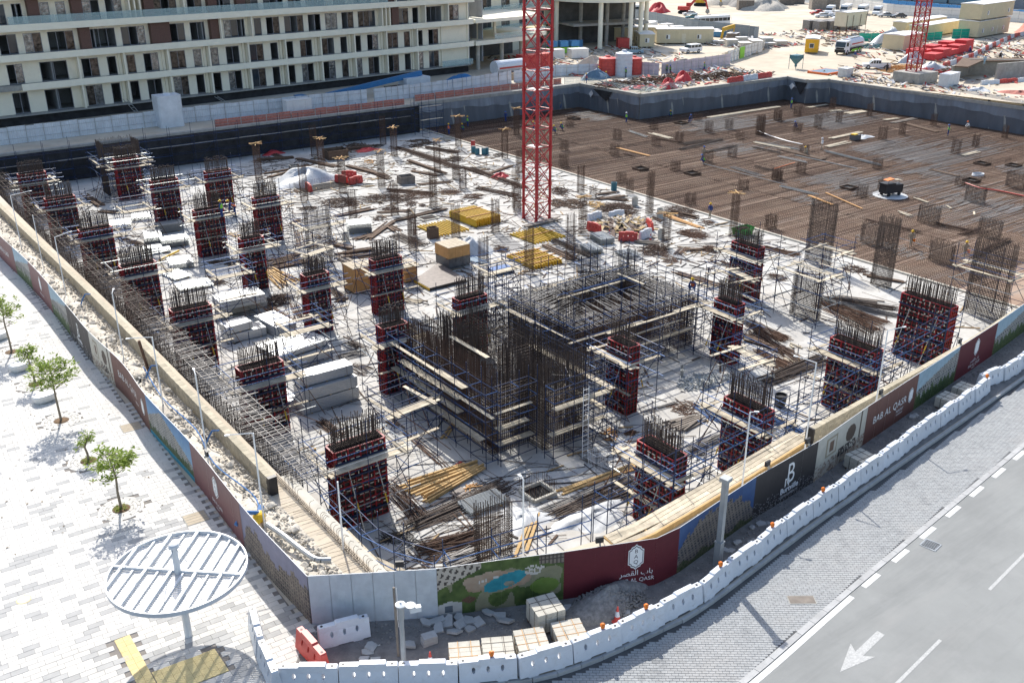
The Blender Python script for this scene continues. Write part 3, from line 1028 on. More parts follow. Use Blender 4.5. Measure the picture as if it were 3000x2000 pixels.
COLS = [  # cx,cy of the column,long side,depth,rotation,wording of its place
 (20.6,42.6,3.0,.9,0,'left row, first from the front corner'),(20.25,54.95,2.7,.9,0,'left row, second from the front, by silver packs'),
 (20.25,67.85,2.7,.9,0,'left row, third from the front corner'),(20.2,80.45,2.7,.9,0,'left row, fourth from the front corner'),
 (20.15,93.35,2.7,.9,0,'left row, fifth from the front corner, near the red flag'),(20.1,106.45,2.7,.9,0,'left row, sixth from the front corner'),(20.1,119.3,2.7,.9,0,'left row, last before the black far wall'),
 (30.45,55.75,1.9,.9,0,'slim, against the left side of the dark rebar core'),(30.85,68.95,1.9,.9,0,'slim, beside the wooden crates'),(30.65,81.65,1.9,.9,0,'slim, behind the top silver panel pack'),
 (31.15,93.85,2.7,.9,0,'with two workers on its platform'),(31.2,107.5,2.7,.9,0,'behind the stacked grey tube bundles'),(31.0,121.0,2.6,.9,0,'farthest, beside the tall dark cage by the back wall'),
 (37.65,69.45,2.5,.9,0,'between the two pairs of wooden crates'),(37.6,94.6,2.5,.9,0,'middle row, right of the two workers'),(37.6,108.3,2.7,.9,0,'middle row, far, behind the two workers'),
 (38.3,57.6,2.4,.9,0,'half hidden inside the rebar core'),
 (33.55,32.0,2.7,.9,90,'nearest of the street side row, by the timber deck'),(41.5,32.8,2.9,.9,90,'street side row, second, behind the square lamp post'),(53.75,34.1,3.4,.9,90,'street side row, third, by the brown hoarding'),
 (65.3,36.0,4.0,.8,90,'broad bright red one at the end of the street side row'),(41.55,43.8,2.0,.9,90,'slim, right of the ladder at the rebar core'),(53.5,45.1,2.0,.9,90,'slim, beside the galvanised fittings heap'),(65.1,53.4,2.8,.9,90,'below the green skip'),
]
protos = {}
rngc = random.Random(3)
for i,(x,y,W_,D_,rz,pl) in enumerate(COLS):
 k = (W_,D_)
 lb = 'red column formwork, ' + pl
 if k not in protos:
  protos[k] = formwork(W_,D_,H5)
  t = protos[k]
  t['label'] = lb
 else:
  t = dup(protos[k],lb)
 t.location = (x,y,0)
 t.rotation_euler = (0,0,rad(rz))
 t['group'] = 'column formworks'
 t.scale = (1,1,rngc.uniform(.94,1.015)); t.rotation_euler[2] += rngc.uniform(-.02,.02)
 st = starter(W_,D_,H5,rngc).build('starter_bars','rebar')
 st.location = (x,y,0); st.rotation_euler = (0,0,rad(rz))
 tag(st,'rusty starter bars, column ' + pl,'rebar','column starter bars')
 if i != 20:
  sc = scaffold_tower(W_,D_,H5,rngc,brace=True)
  sc.location = (x,y,0)
  sc.rotation_euler = (0,0,rad(rz) + (math.pi if rz else 0) * 0)
  tag(sc,'navy scaffold, column ' + pl,'scaffold','column scaffolds')
  if rz: sc.rotation_euler = (0,0,rad(-90))
CAG = [(65.45,46.9,2.5,.9,90,3.6,4.2,'squat broad rebar cage inside a scaffold left of the broad red formwork',1),(78.2,55.3,2.5,.9,90,5.6,6.3,'tallest broad rebar cage at the edge of the rust mat',0),
       (77.5,47.7,1.7,.8,90,6.0,6.6,'tall slim rebar cage at the mat edge, right of the tallest one',0),(78.0,38.0,3.2,.9,90,5.8,6.7,'broad rebar cage inside a scaffold at the right edge by the hoarding',1),
       (24.6,35.2,1.9,.7,-10,2.3,3.3,'rebar cage close behind the garden print of the hoarding',0),(31.2,124.5,4.2,3.4,0,5.4,6.6,'wide dark rebar box cage by the black back wall',1),
       (38.6,84.6,2.3,.9,0,5.0,5.6,'rebar cage with a white collar behind the small crate pair',1)]
for (x,y,W_,D_,rz,h,tp,lb,sc) in CAG:
 big = W_ > 4
 o = cage_mb(W_,D_,.03,h,.13,.15 if not big else .18,.021,tp,rng=rngc,n=4).build('rebar_cage','rebar')
 o.location = (x,y,0); o.rotation_euler = (0,0,rad(rz))
 tag(o,lb,'rebar cage','free standing rebar cages')
 if sc:
  s_ = scaffold_tower(W_,D_,min(h,5.0),rngc)
  s_.location = (x,y,0); s_.rotation_euler = (0,0,rad(rz))
  tag(s_,'navy scaffold around the ' + {65: 'squat broad cage left of the broad red formwork',78: 'broad cage at the right edge',31: 'wide dark box cage by the back wall',38: 'cage with a white collar'}[int(x)],'scaffold','cage scaffolds')
# ---------------------------------------------------------------- lift cores
cf = thing('front_core_cage','dense dark rebar cage of the stair core in the middle, with projecting wings','rebar cage',(0,0,0))
def wall_cage(x0,y0,x1,y1,th,h,tp,parent,name='wall_cage',sp=.15,hs=.22):
 L_ = math.hypot(x1 - x0,y1 - y0)
 b = cage_mb(L_,th,.03,h,sp,hs,.021,tp,rng=rngc,n=4)
 o = b.build(name,rngc.choice(['rebar','rust','rebar']),parent)
 o.location = ((x0 + x1) / 2,(y0 + y1) / 2,0)
 o.rotation_euler = (0,0,math.atan2(y1 - y0,x1 - x0))
 return o
for a in ((30.8,43.8,30.8,54),(30.8,44.0,33.7,44.0),(33.7,42.3,33.7,47.0),(33.7,42.4,36.8,42.4),(36.8,42.2,36.8,51.5),(30.8,54,36.0,54),(33.6,47.2,36.8,47.2),(36.0,50.8,36.0,54.2),(33.4,49.5,33.4,54)):
 wall_cage(*a,.42,rngc.choice([4.0,4.6,5.0]),rngc.choice([5.6,6.0,6.4]),cf)
for a in ((30.35,43.6,2.9,.9),(30.35,44.2,.9,9.6)):
 pass
MB().bb(31.15,33.4,44.3,53.7,0,.5).build('bar_shade_block','membrane',cf)  # black block put in as the shade among the dense lower bars
bc = thing('back_core_cage','long rectangular rebar ring with bars sticking out on top, behind the front core','rebar cage')
for a in ((41.6,48.7,53.5,48.7),(53.5,48.7,53.5,57.0),(41.6,57.0,53.5,57.0),(41.6,48.7,41.6,57.0),(44.2,52.0,52.2,52.0),(52.2,52.0,52.2,55.6),(44.2,55.6,52.2,55.6),(44.2,52.0,44.2,55.6)):
 wall_cage(*a,.3,4.1,4.3,bc,sp=.16,hs=.2)
tb = MB()
x = 41.7
while x < 53.4:
 for y0,y1 in ((48.4,50.2),(50.0,52.2),(55.4,57.2)):
  if rngc.random() < .93:
   tb.bar((x + rngc.uniform(-.12,.12),y0 - .2,4.15 + rngc.uniform(0,.18)),(x + rngc.uniform(-.35,.35),y1 + .1,4.2 + rngc.uniform(0,.3)),.022,4,caps=False)
 x += .22
y = 48.8
while y < 57:
 for x0,x1 in ((41.3,43.0),(42.6,44.4),(52.0,53.8)):
  tb.bar((x0,y + rngc.uniform(-.1,.1),4.17),(x1,y + rngc.uniform(-.2,.2),4.2 + rngc.uniform(0,.3)),.022,4,caps=False)
 y += .24
tb.build('top_bars','rebargrey',bc)
for cx_,cy_ in ((42.3,50.5),(53.0,56.2),(50.6,58.0)):
 o = cage_mb(1.8,.9,.03,4.2,.14,.2,.018,5.9,rng=rngc).build('corner_bars','rebar',bc)
 o.location = (cx_,cy_,0)
def scaffold_run(label,pts,levels,H,step=1.7,width=.9,side=1,planks=((3.6,0,1),),kindmix=.35,group='core scaffolds'):
 t = thing('scaffold_run',label,'scaffold',group=group)
 p = Path(pts)
 n = max(1,round(p.len / step))
 prev = None
 for i in range(n + 1):
  d_ = p.len * i / n
  q,tt = p.at(d_),p.dir(d_)
  nx,ny = -tt.y * side,tt.x * side
  a = (q.x,q.y); b = (q.x + nx * width,q.y + ny * width)
  for c in (a,b):
   rod('standard',(c[0],c[1],0),(c[0] + rngc.uniform(-.03,.03),c[1] + rngc.uniform(-.03,.03),H + rngc.uniform(.2,1.5)),'scaf',t)
  for z in levels:
   kd = 'blue' if rngc.random() < kindmix else 'scaf'
   rod('transom',(a[0],a[1],z),(b[0],b[1],z),kd,t)
   if prev:
    rod('ledger',(prev[0][0],prev[0][1],z),(a[0],a[1],z + rngc.uniform(-.03,.03)),'blue' if rngc.random() < kindmix else 'scaf',t)
    rod('ledger',(prev[1][0],prev[1][1],z),(b[0],b[1],z + rngc.uniform(-.03,.03)),'scaf',t)
  if prev and i % 3 == 0:
   rod('brace',(prev[0][0],prev[0][1],.3),(a[0],a[1],H * .8),'scaf',t)
  prev = (a,b)
 for z,f0,f1 in planks:
  d0,d1 = p.len * f0,p.len * f1
  m = max(1,round((d1 - d0) / 3.4))
  for k in range(m):
   u0,u1 = d0 + (d1 - d0) * k / m - .15,d0 + (d1 - d0) * (k + 1) / m + .15
   q0,q1 = p.at(max(0,u0)),p.at(min(p.len,u1))
   tt = (q1 - q0).normalized()
   nx,ny = -tt.y * side,tt.x * side
   for w in (.3,.56):
    if rngc.random() < .85:
     plank((q0.x + nx * w,q0.y + ny * w,z + .04 + .02 * (k % 2)),(q1.x + nx * w,q1.y + ny * w,z + .04 + .02 * (k % 2)),t)
 return t
LV = (.4,1.35,2.3,3.25,4.2,5.1)
scaffold_run('navy scaffold with sloping planks along the left face of the front core',[(29.3,42.6),(29.3,54.5)],LV,5.0,planks=((3.3,0,.9),(1.4,.1,.8),(4.3,.25,1),(2.35,.3,1)),side=-1)
scaffold_run('navy scaffold with planks across the near face of the front core',[(30.2,42.3),(33.0,42.3)],LV,5.0,planks=((3.4,0,1),(1.3,0,1),(2.4,0,.8)))
scaffold_run('navy scaffold carrying the ladder at the right wing of the front core',[(33.0,40.6),(37.8,40.6)],LV,4.6,planks=((3.5,.1,1),(1.8,0,.9)),side=1)
scaffold_run('navy scaffold along the right face of the front core',[(37.9,41.2),(37.9,50)],LV,4.8,planks=((3.4,0,1),(1.7,.1,.6)),side=-1)
scaffold_run('navy scaffold with long planks along the near side of the back core',[(40.2,47.4),(54.2,47.4)],LV,5.2,planks=((3.7,0,1),(1.9,.1,.9),(2.8,.4,.8)),side=1)
scaffold_run('navy scaffold along the left side of the back core',[(40.2,48.6),(40.2,58.5)],LV,5.0,planks=((3.7,0,.8),),side=-1)
scaffold_run('navy scaffold along the far side of the back core',[(40.6,58.4),(54.6,58.4)],LV,5.2,planks=((3.7,.3,.9),),side=-1)
scaffold_run('navy scaffold at the right end of the back core',[(54.6,48.4),(54.6,57.6)],LV,5.0,planks=((3.6,0,.8),),side=1)
sc = thing('inner_scaffold','tubes and boards standing inside the hollow of the back core','scaffold')
for x in (45.5,47.5,49.5,51.5):
 for y in (52.8,54.8):
  rod('standard',(x,y,0),(x,y,5.6 + rngc.uniform(-.4,.6)),'scaf',sc)
 rod('transom',(x,52.4,4.3),(x,55.2,4.3),'blue',sc)
for z in (3.0,4.3,5.2):
 for y in (52.8,54.8):
  rod('ledger',(44.6,y,z),(52.2,y,z),'blue' if z > 4 else 'scaf',sc)
plank((44.8,55.0,3.85),(48.5,55.1,3.85),sc); plank((48.3,55.05,3.89),(52,55.1,3.89),sc); plank((51.6,52.4,4.42),(51.7,55.6,4.42),sc)
for k_ in range(26):
 a_ = rngc.choice([(30.8,44,0,1,9.5),(33.7,42.3,0,1,4.5),(36.8,42.4,0,1,9),(30.8,44,1,0,2.8),(33.7,42.4,1,0,3)])
 f_ = rngc.random() * a_[4]; z_ = rngc.uniform(1,4.6)
 MB().bar((a_[0] + a_[2] * f_ - .4 * a_[3],a_[1] + a_[3] * f_ - .4 * a_[2],z_),(a_[0] + a_[2] * f_ + rngc.uniform(-1.2,1.2),a_[1] + a_[3] * f_ + rngc.uniform(.5,2.2),z_ + rngc.uniform(-.6,1.2)),.02,4).build('loose_bar','rebargrey',cf)
lp = thing('loose_board','long pale board lying diagonally across the front core','board',(0,0,0))
plank((33.2,52.4,4.6),(33.0,47.6,4.75),lp,1.4)
lad = thing('access_ladder','pale ladder leaning on the front core scaffold','ladder')
a0,a1 = at('z4',565,845,0),at('z4',575,600,0)
for s in (0,.45):
 MB().bar((34.9 + s,40.05,0),(35.35 + s,40.65,4.6),.03,4).build('stile','whitepaint',lad)
for k in range(14):
 f = (k + .5) / 14
 MB().bar((34.9 + .45 * f,40.05 + .6 * f,4.6 * f),(35.35 + .45 * f,40.05 + .6 * f,4.6 * f),.02,4).build('rung','whitepaint',lad)
scaffold_run('navy scaffold with one continuous board along the black back wall',[(18,133.6),(79,133.6)],(.6,1.8,3.0,4.1),4.4,step=3.2,side=1,planks=((2.9,.02,.99),),group='edge scaffolds')
scaffold_run('blue guard scaffold at the front left edge of the pit by the white hoarding panels',[(16.6,43),(16.6,33.5),(18.2,30.6)],(1.2,2.6,3.9,4.9),4.6,step=2.2,side=1,planks=((3.3,.2,.9),),group='edge scaffolds',kindmix=.7)
scaffold_run('blue guard rails behind the garden print of the hoarding',[(18.6,29.9),(25.6,28.6)],(4.6,5.3),5.0,step=2.4,side=1,planks=(),group='edge scaffolds',kindmix=.9)
scaffold_run('blue edge scaffold between timber deck and street side formworks',[(26.6,28.6),(40,29.4),(62,31.6)],(1.6,3.2,4.6,5.5,6.1),6.0,step=2.3,side=1,planks=(),group='edge scaffolds',kindmix=.6)
scaffold_run('navy scaffold stair tower at the end of the black wall',[(79,131.2),(83,131.2)],(.5,1.5,2.5,3.5,4.5),5.3,step=1.3,width=2.2,side=1,planks=((2.5,0,1),(4.5,0,1)),group='edge scaffolds')
for x_,y_,r_,lb_ in ((26.2,61.5,0,'free standing scaffold bay left of the nearest panel packs'),(26.3,76,0,'free standing scaffold bay behind the stepped panel packs'),(34.5,77.5,.3,'free standing scaffold bay right of the pale yellow timbers'),(47.5,38.5,1.5,'free standing scaffold bay between the street side formworks'),(59.5,50,1.4,'free standing scaffold bay right of the back core'),(71.5,49.5,1.6,'free standing scaffold bay by the squat broad cage'),(25.8,46.5,.1,'free standing scaffold bay behind the nearest left formwork'),(26.0,101.0,0,'free standing scaffold bay among the far left columns'),(45.0,63.5,0,'free standing scaffold bay behind the back core')):
 t = scaffold_tower(1.2,.8,rngc.uniform(3.6,5.0),rngc); t.location = (x_,y_,0); t.rotation_euler = (0,0,r_); tag(t,lb_,'scaffold','free scaffold bays')
# ---------------------------------------------------------------- tower crane masts
def crane(label,cx,cy,z0,z1,side,rot,sec,leg=.11):
 t = thing('tower_crane_mast',label,'tower crane',(cx,cy,z0),rad(rot),'tower crane masts')
 h = side / 2
 cs = [(-h,-h),(h,-h),(h,h),(-h,h)]
 for x,y in cs:
  b = MB()
  b.bb(x - leg,x + leg,y - leg,y + leg,0,z1 - z0)
  b.build('corner_leg','cranered',t)
 n = int((z1 - z0) / sec)
 ms = MB()
 sect = MB()
 br = []
 for k in range(4):
  a,b = cs[k],cs[(k + 1) % 4]
  br.append(((a[0],a[1],0),(b[0],b[1],0),.055,'horizontal_brace'))
  br.append(((a[0],a[1],.08),(b[0],b[1],sec - .08),.05,'diagonal_brace'))
  br.append(((b[0],b[1],.08),(a[0],a[1],sec - .08),.05,'diagonal_brace'))
 mesh = [(MB().bar(p,q,r,6).mesh(nm,'cranered'),nm) for p,q,r,nm in br]
 gus = MB()
 for x,y in cs:
  gus.bb(x - leg * 1.35,x + leg * 1.35,y - leg * 1.35,y + leg * 1.35,-.16,.16)
 gm = gus.mesh('joint_collars','cranered')
 pl = MB()
 pl.bb(-h * .8,h * .1,-h * .8,h * .8,0,.04)
 pm = pl.mesh('rest_platform','galv')
 ld = MB()
 for s in (-.2,.2):
  ld.bar((s + h * .4,h * .3,0),(s + h * .4,h * .3,sec),.02,4)
 for k in range(6):
  ld.bar((-.2 + h * .4,h * .3,sec * k / 6),(.2 + h * .4,h * .3,sec * k / 6),.015,4)
 lm = ld.mesh('ladder','galv')
 for i in range(n):
  s_ = obj('mast_section',gm,t,(0,0,i * sec))
  for m,nm in mesh:
   obj(nm,m,s_)
  obj('ladder',lm,s_)
  if i % 3 == 1: obj('rest_platform',pm,s_,(0,0,.05))
 return t
crane('tall red lattice crane mast standing in the middle of the slab',65.5,84.4,0,36.2,2.1,6,2.06)
crane('red lattice crane mast on a concrete block at the far right',165.3,102.0,ZF + 1.9,36.2,1.9,8,2.0,.09)
cb = thing('crane_footing','rough grey concrete block under the far right crane mast','concrete block',(165.2,101.4,ZF))
MB().bb(-3,3.0,-2.6,2.6,0,1.9).build('concrete_block','concrete',cb)
tag(MB().bar((66.2,84.7,.1),(66.4,84.9,33),.02,4).bar((66.5,84.4,.1),(66.6,84.5,33),.015,4).build('crane_cable','black'),'dark supply cables hanging inside the tall crane mast','cable')
# ================================================================== STREET SIDE: hoardings,barriers,walls,plaza furniture
FONT = None
def text_mesh(s,size,name='lettering',bold=0.0,sx=1.0,space=1.0):
 c = bpy.data.curves.new('t','FONT')
 c.body = s
 c.size = size
 c.align_x = 'CENTER'
 c.space_character = space
 c.offset = bold
 c.resolution_u = 3
 o = bpy.data.objects.new('t',c)
 COL.objects.link(o)
 bpy.context.view_layer.update()
 me = bpy.data.meshes.new_from_object(o.evaluated_get(bpy.context.evaluated_depsgraph_get()))
 vs = [(v.co.x * sx,v.co.y) for v in me.vertices]
 fs = [tuple(p.vertices) for p in me.polygons]
 bpy.data.objects.remove(o)
 return vs,fs
def noise2(x,y,k=1.0):
 return (math.sin(x * 12.9 * k + y * 4.1) * math.sin(y * 9.7 * k - x * 3.3 + 1.3) + math.sin(x * 31 * k + 2) * math.sin(y * 27 * k)) * .5
def hsh(a,b,c=0):
 return (math.sin(a * 127.1 + b * 311.7 + c * 74.7) * 43758.5453) % 1.0
def mixc(a,b,t):
 t = min(1,max(0,t))
 return tuple(x * (1 - t) + y * t for x,y in zip(a,b))
def facade_col(u,v,c1,c2,win):
 cu,cv = u * 14,v * 16
 fu,fv = cu % 1,cv % 1
 if .25 < fu < .75 and .25 < fv < .8:
  return mixc(win,(.02,.02,.03),hsh(int(cu),int(cv)) * .7)
 return mixc(c1,c2,hsh(int(cu),int(cv),5) * .6)
def pr_white(s,h,u,v): return mixc((.46,.50,.53),(.52,.56,.58),noise2(s * .3,h * .2) * .5 + .5)
def pr_maroon(s,h,u,v): return mixc((.125,.018,.026),(.10,.014,.022),v)
def pr_maroonhaze(s,h,u,v): return mixc((.17,.06,.06),(.20,.12,.115),v)  # maroon with the haze over the left hoarding mixed into its colour
def pr_brown(s,h,u,v): return mixc((.13,.055,.042),(.17,.085,.07),v)
def pr_dark(s,h,u,v):
 if v < .38 and hsh(int(s * 22),int(h * 22)) < (.38 - v) * .9: return (.25,.24,.23)
 return mixc((.04,.034,.033),(.055,.05,.05),v)
def pr_bldg(s,h,u,v):
 top = .62 + .22 * math.sin(u * 3.0 + .4) * (1 if u < .75 else 1) - .35 * max(0,.3 - u) * 2 - (.45 * (u - .8) * 3 if u > .8 else 0) + .05 * ((int(u * 22) * 7) % 3)
 if v > top: return mixc((.035,.075,.19),(.09,.16,.30),(v - top))
 if v < .14 + .06 * math.sin(u * 25): return mixc((.03,.05,.015),(.10,.10,.06),hsh(int(s * 14),int(h * 14)))
 return facade_col(u * 1.7 + v * .25,v,(.20,.17,.14),(.10,.09,.09),(.05,.05,.06))
def pr_bldgpale(s,h,u,v):
 top = .5 + .4 * u
 if v > top: return mixc((.42,.52,.55),(.26,.38,.46),v)
 if v < .35 + .15 * noise2(u * 2,1): return mixc((.03,.07,.02),(.10,.13,.05),hsh(int(s * 12),int(h * 12)))
 return facade_col(u * 1.5,v,(.36,.35,.32),(.22,.22,.21),(.09,.10,.11))
def pr_bldgsky(s,h,u,v):
 d_ = .92 - .75 * abs(u - .35) * (1.1 if u > .35 else 1.6)
 if v < .13: return mixc((.02,.18,.26),(.05,.26,.33),noise2(s,h) * .5 + .5)
 if v < .3 + .12 * noise2(u * 3,2): return mixc((.03,.06,.02),(.12,.14,.07),hsh(int(s * 14),int(h * 14)))
 if v > d_: return mixc((.30,.45,.58),(.08,.20,.38),v)
 return facade_col(u * 2,v,(.34,.33,.30),(.22,.22,.21),(.10,.11,.12))
def pr_purple(s,h,u,v):
 top = .55 + .12 * math.sin(u * 9) + .06 * ((int(u * 17) * 5) % 3) - (.5 * (.15 - u) * 5 if u < .15 else 0)
 if v > top: return mixc((.17,.17,.25),(.22,.22,.30),v)
 return facade_col(u * 2.2,v * 1.2,(.24,.20,.16),(.10,.08,.075),(.06,.05,.05))
def pr_interior(s,h,u,v):
 c = mixc((.46,.42,.34),(.52,.50,.44),v)
 if .18 < u < .40 and .40 < v < .86:
  c = (.30,.26,.19) if (u < .21 or u > .37 or v < .45 or v > .81) else mixc((.50,.47,.40),(.16,.10,.07),1 if .25 < u < .33 and .5 < v < .76 else 0)
 if ((u - .68) / .1) ** 2 + ((v - .62) / .2) ** 2 < 1: c = (.09,.065,.05)
 if .86 < u < .9 and v > .2: c = (.10,.08,.06)
 if v < .34 and hsh(int(s * 7),int(h * 9)) < .55: c = mixc((.18,.11,.08),(.40,.34,.27),hsh(int(s * 9),int(h * 7),3))
 if .45 < u < .8 and .2 < v < .4 and hsh(int(s * 8),int(h * 8),1) < .7: c = (.05,.04,.035)
 return c
def vn(x,y):
 i,j = math.floor(x),math.floor(y); f,g_ = x - i,y - j
 return (hsh(i,j) * (1 - f) + hsh(i + 1,j) * f) * (1 - g_) + (hsh(i,j + 1) * (1 - f) + hsh(i + 1,j + 1) * f) * g_
def pr_garden(s,h,u,v):
 x,y = u * 2.3,v
 n = vn(s * 3.2,h * 3.2) * .6 + vn(s * 8,h * 8) * .4
 c = mixc((.02,.045,.012),(.12,.17,.05),n)
 if vn(s * 1.6 + 7,h * 1.9) > .62: c = mixc(c,(.30,.27,.20),.6)
 if ((x - 1.95) / .27) ** 2 + ((y - .36) / .16) ** 2 < 1: c = mixc((.10,.17,.03),(.15,.22,.05),n)
 wob = .12 * (vn(x * 9,y * 9) - .5)
 if ((x - 1.05) / .62) ** 2 + ((y - .58) / .2) ** 2 < 1 + wob * 4: c = mixc((.36,.31,.24),(.28,.17,.11),n)
 if ((x - 1.22) / .40 + wob) ** 2 + ((y - .55 - .28 * (x - 1.2)) / .15) ** 2 < 1: c = mixc((.01,.16,.22),(.04,.30,.36),n)
 if ((x - 1.30) / .10) ** 2 + ((y - .50) / .055) ** 2 < 1 + wob * 3: c = mixc((.36,.34,.30),(.05,.08,.03),n)
 if abs(y - .63 - .2 * (x - .9)) < .025 and .75 < x < 1.1 and hsh(int(s * 16),3) < .6: c = (.5,.5,.48)
 if ((x - 1.75) / .2) ** 2 + ((y - .72) / .1) ** 2 < 1 and hsh(int(s * 14),int(h * 16)) < .4: c = (.5,.48,.44)
 if y > .55 + .42 * x and x < .8:
  a = (s * .9 - h * .35) * 4; b_ = (h * .9 + s * .35) * 3.2
  c = (.44,.40,.34) if a % 1 > .45 or b_ % 1 < .35 else (.07,.06,.055)
 if x < .42 and y < .30 - .3 * abs(x - .22): c = (.42,.42,.40) if not (.12 < x < .26 and .07 < y < .2) else ((.10,.12,.14) if (s * 9) % 1 > .2 else (.4,.4,.4))
 if .42 < x < .7 and .2 < y < .36 and abs(x - .56) + abs(y - .28) * 2 < .16: c = mixc((.15,.08,.05),(.10,.06,.04),n)
 if x > 1.85 and y > .78 + .1 * (2.3 - x): c = (.20,.17,.14) if (s * 6) % 1 > .4 and (h * 7) % 1 > .3 else (.06,.05,.045)
 return c
PR = dict(white=pr_white,maroon=pr_maroon,maroonhaze=pr_maroonhaze,brown=pr_brown,dark=pr_dark,bldg=pr_bldg,bldgpale=pr_bldgpale,bldgsky=pr_bldgsky,purple=pr_purple,interior=pr_interior,garden=pr_garden)
class Hoard:
 def __init__(s,label,pts,zb,ht,side,name='hoarding'):
  s.p = Path(pts); s.zb = zb; s.ht = ht; s.side = side
  s.t = thing(name,label,'hoarding')
 def pt(s,d,h,off):
  q,t = s.p.at(d),s.p.dir(d)
  nx,ny = (t.y,-t.x)            # the viewer's side
  z = s.zb(q.x,q.y)
  return (q.x + nx * off * s.side,q.y + ny * off * s.side,z + h)
 def panels(s,d0,d1,kind,cell=.075,pw=1.2,wave=0.0):
  n = max(1,round((d1 - d0) / pw))
  f = PR[kind]
  for k in range(n):
   a,b = d0 + (d1 - d0) * k / n,d0 + (d1 - d0) * (k + 1) / n
   m = MB()
   ca = max(2,round((b - a) / cell)); rb = round(s.ht / cell)
   if kind == 'white': ca,rb = 3,6
   elif kind in ('maroon','brown','maroonhaze'): ca,rb = 4,8
   g0 = .012 if kind == 'white' else .0
   tw = (random.random() - .5) * .02
   P2 = [[s.pt(a + g0 + (b - a - 2 * g0) * i / ca,s.ht * j / rb,.03 + tw * (i / ca - .5)) for i in range(ca + 1)] for j in range(rb + 1)]
   c = len(m.v)
   for row in P2: m.v.extend(row)
   for j in range(rb):
    for i in range(ca):
     q = (j * (ca + 1) + i,j * (ca + 1) + i + 1,(j + 1) * (ca + 1) + i + 1,(j + 1) * (ca + 1) + i)
     m.f.append(q if s.side > 0 else q[::-1]); m.m.append(0)
     dd = a + (b - a) * (i + .5) / ca
     m.c.append(f(dd,s.ht * (j + .5) / rb,(dd - d0) / (d1 - d0),(j + .5) / rb))
   m.cur = 1
   q0,q1 = s.pt(a,0,0),s.pt(b,0,0)
   q2,q3 = s.pt(a,s.ht,0),s.pt(b,s.ht,0)
   f0,f1,f2,f3 = s.pt(a,0,.03),s.pt(b,0,.03),s.pt(a,s.ht,.03),s.pt(b,s.ht,.03)
   m.col = (.5,.52,.54)
   m.add([q0,q1,q3,q2,f2,f3],[(1,0,3,2),(3,4,5,2)])
   m.build('panel',['print','hoardback'],s.t,colors=True)
 def text(s,body,d,h,size,m='textwhite',bold=0.0,sx=1.0,space=1.0,name='lettering',off=.045):
  vs,fs = text_mesh(body,size,bold=bold,sx=sx,space=space)
  b = MB()
  b.v = [s.pt(d + x,h + y,off) for x,y in vs]
  b.f = [f if s.side > 0 else f[::-1] for f in fs]; b.m = [0] * len(fs); b.c = [(1,1,1)] * len(fs)
  return b.build(name,m,s.t)
 def poly(s,d,h,pts,m,off=.042,name='emblem',parent=None):
  b = MB()
  b.v = [s.pt(d + x,h + y,off) for x,y in pts]
  f = tuple(range(len(pts)))
  b.f = [f if s.side > 0 else f[::-1]]; b.m = [0]; b.c = [(1,1,1)]
  return b.build(name,m,s.t)
 def emblem(s,d,h,H,letters=True):
  def sh(k):
   w = .27 * H * k; e = H * .5 * k
   return [(0,-e),(w * .25,-e * .86),(w * .62,-e * .78),(w * .66,-e * .66),(w,-e * .55),(w,e * .55),(w * .66,e * .66),(w * .62,e * .78),(w * .25,e * .86),(0,e),
     (-w * .25,e * .86),(-w * .62,e * .78),(-w * .66,e * .66),(-w,e * .55),(-w,-e * .55),(-w * .66,-e * .66),(-w * .62,-e * .78),(-w * .25,-e * .86)]
  s.poly(d,h,sh(1.0),'textwhite',.040)
  s.poly(d,h,sh(.90),'textdark',.043,'emblem_line')
  s.poly(d,h,sh(.82),'textwhite',.046,'emblem_field')
  if letters:
   for k,l in enumerate('BAQ'):
    s.text(l,d,h + H * (.16 - .21 * k),H * .21,'textdark',off=.049,name='emblem_letter')
 def posts(s,step=2.4):
  d = .3
  while d < s.p.len - .2:
   b = MB()
   a,c = s.pt(d,0,-.05),s.pt(d,s.ht - .05,-.05)
   b.bar(a,c,.035,4)
   g_ = s.pt(d,0,-1.0)
   b.bar(s.pt(d,s.ht * .75,-.07),(g_[0],g_[1],g_[2]),.025,4)
   b.build('support_post','galv',s.t)
   d += step
 def burtville(s,d,h0,k):
  s.text('B',d,h0 + .62 * k,1.45 * k,sx=.75,bold=.0,name='logo')
  s.text('n',d - .22 * k,h0 + .50 * k,.95 * k,sx=.9,name='logo')
  s.text('Burtville',d,h0 + .22 * k,.40 * k,bold=.012)
  s.text('DEVELOPMENTS',d,h0,.15 * k,space=1.25)
lpts = smoothpath([(11.35,118),(11.3,104),(11.45,96),(11.5,88.6),(11.85,78),(11.8,67.5),(11.75,61),(12.05,55),(11.85,49.9),(12.0,43),(11.85,35.5),(12.0,30.0)],6)
HL = Hoard('long printed hoarding between the paved plaza and the block wall on the left',lpts,gz,2.4,1)
def dl(y): return HL.p.near(11.8,y)
YS = [(118,104,'bldgpale'),(104,97,'dark'),(97,91,'interior'),(91,84,'maroonhaze'),(84,79,'bldgpale'),(79,72.5,'maroonhaze'),(72.5,67.3,'bldgpale'),(67.3,61.3,'dark'),(61.3,57.2,'interior'),(57.2,50.0,'brown'),(50.0,43.4,'bldgsky'),(43.4,36.6,'maroonhaze'),(36.6,30.0,'purple')]
for a,b,k in YS:
 HL.panels(dl(a),dl(b) if b > 30.01 else HL.p.len,k,cell=.075 if b < 60 else .13)
HL.posts()
HL.emblem(dl(40.0),1.45,1.25)
HL.text('BAB AL QASR',dl(40.0),.42,.24); HL.text('RESORT',dl(40.0),.2,.13)
HL.text('BAB AL QASR',dl(54.2),1.12,.62,space=1.05,bold=-.004); HL.text('RESORT',dl(52.4),.72,.2); HL.emblem(dl(51.0),1.2,1.1,False)
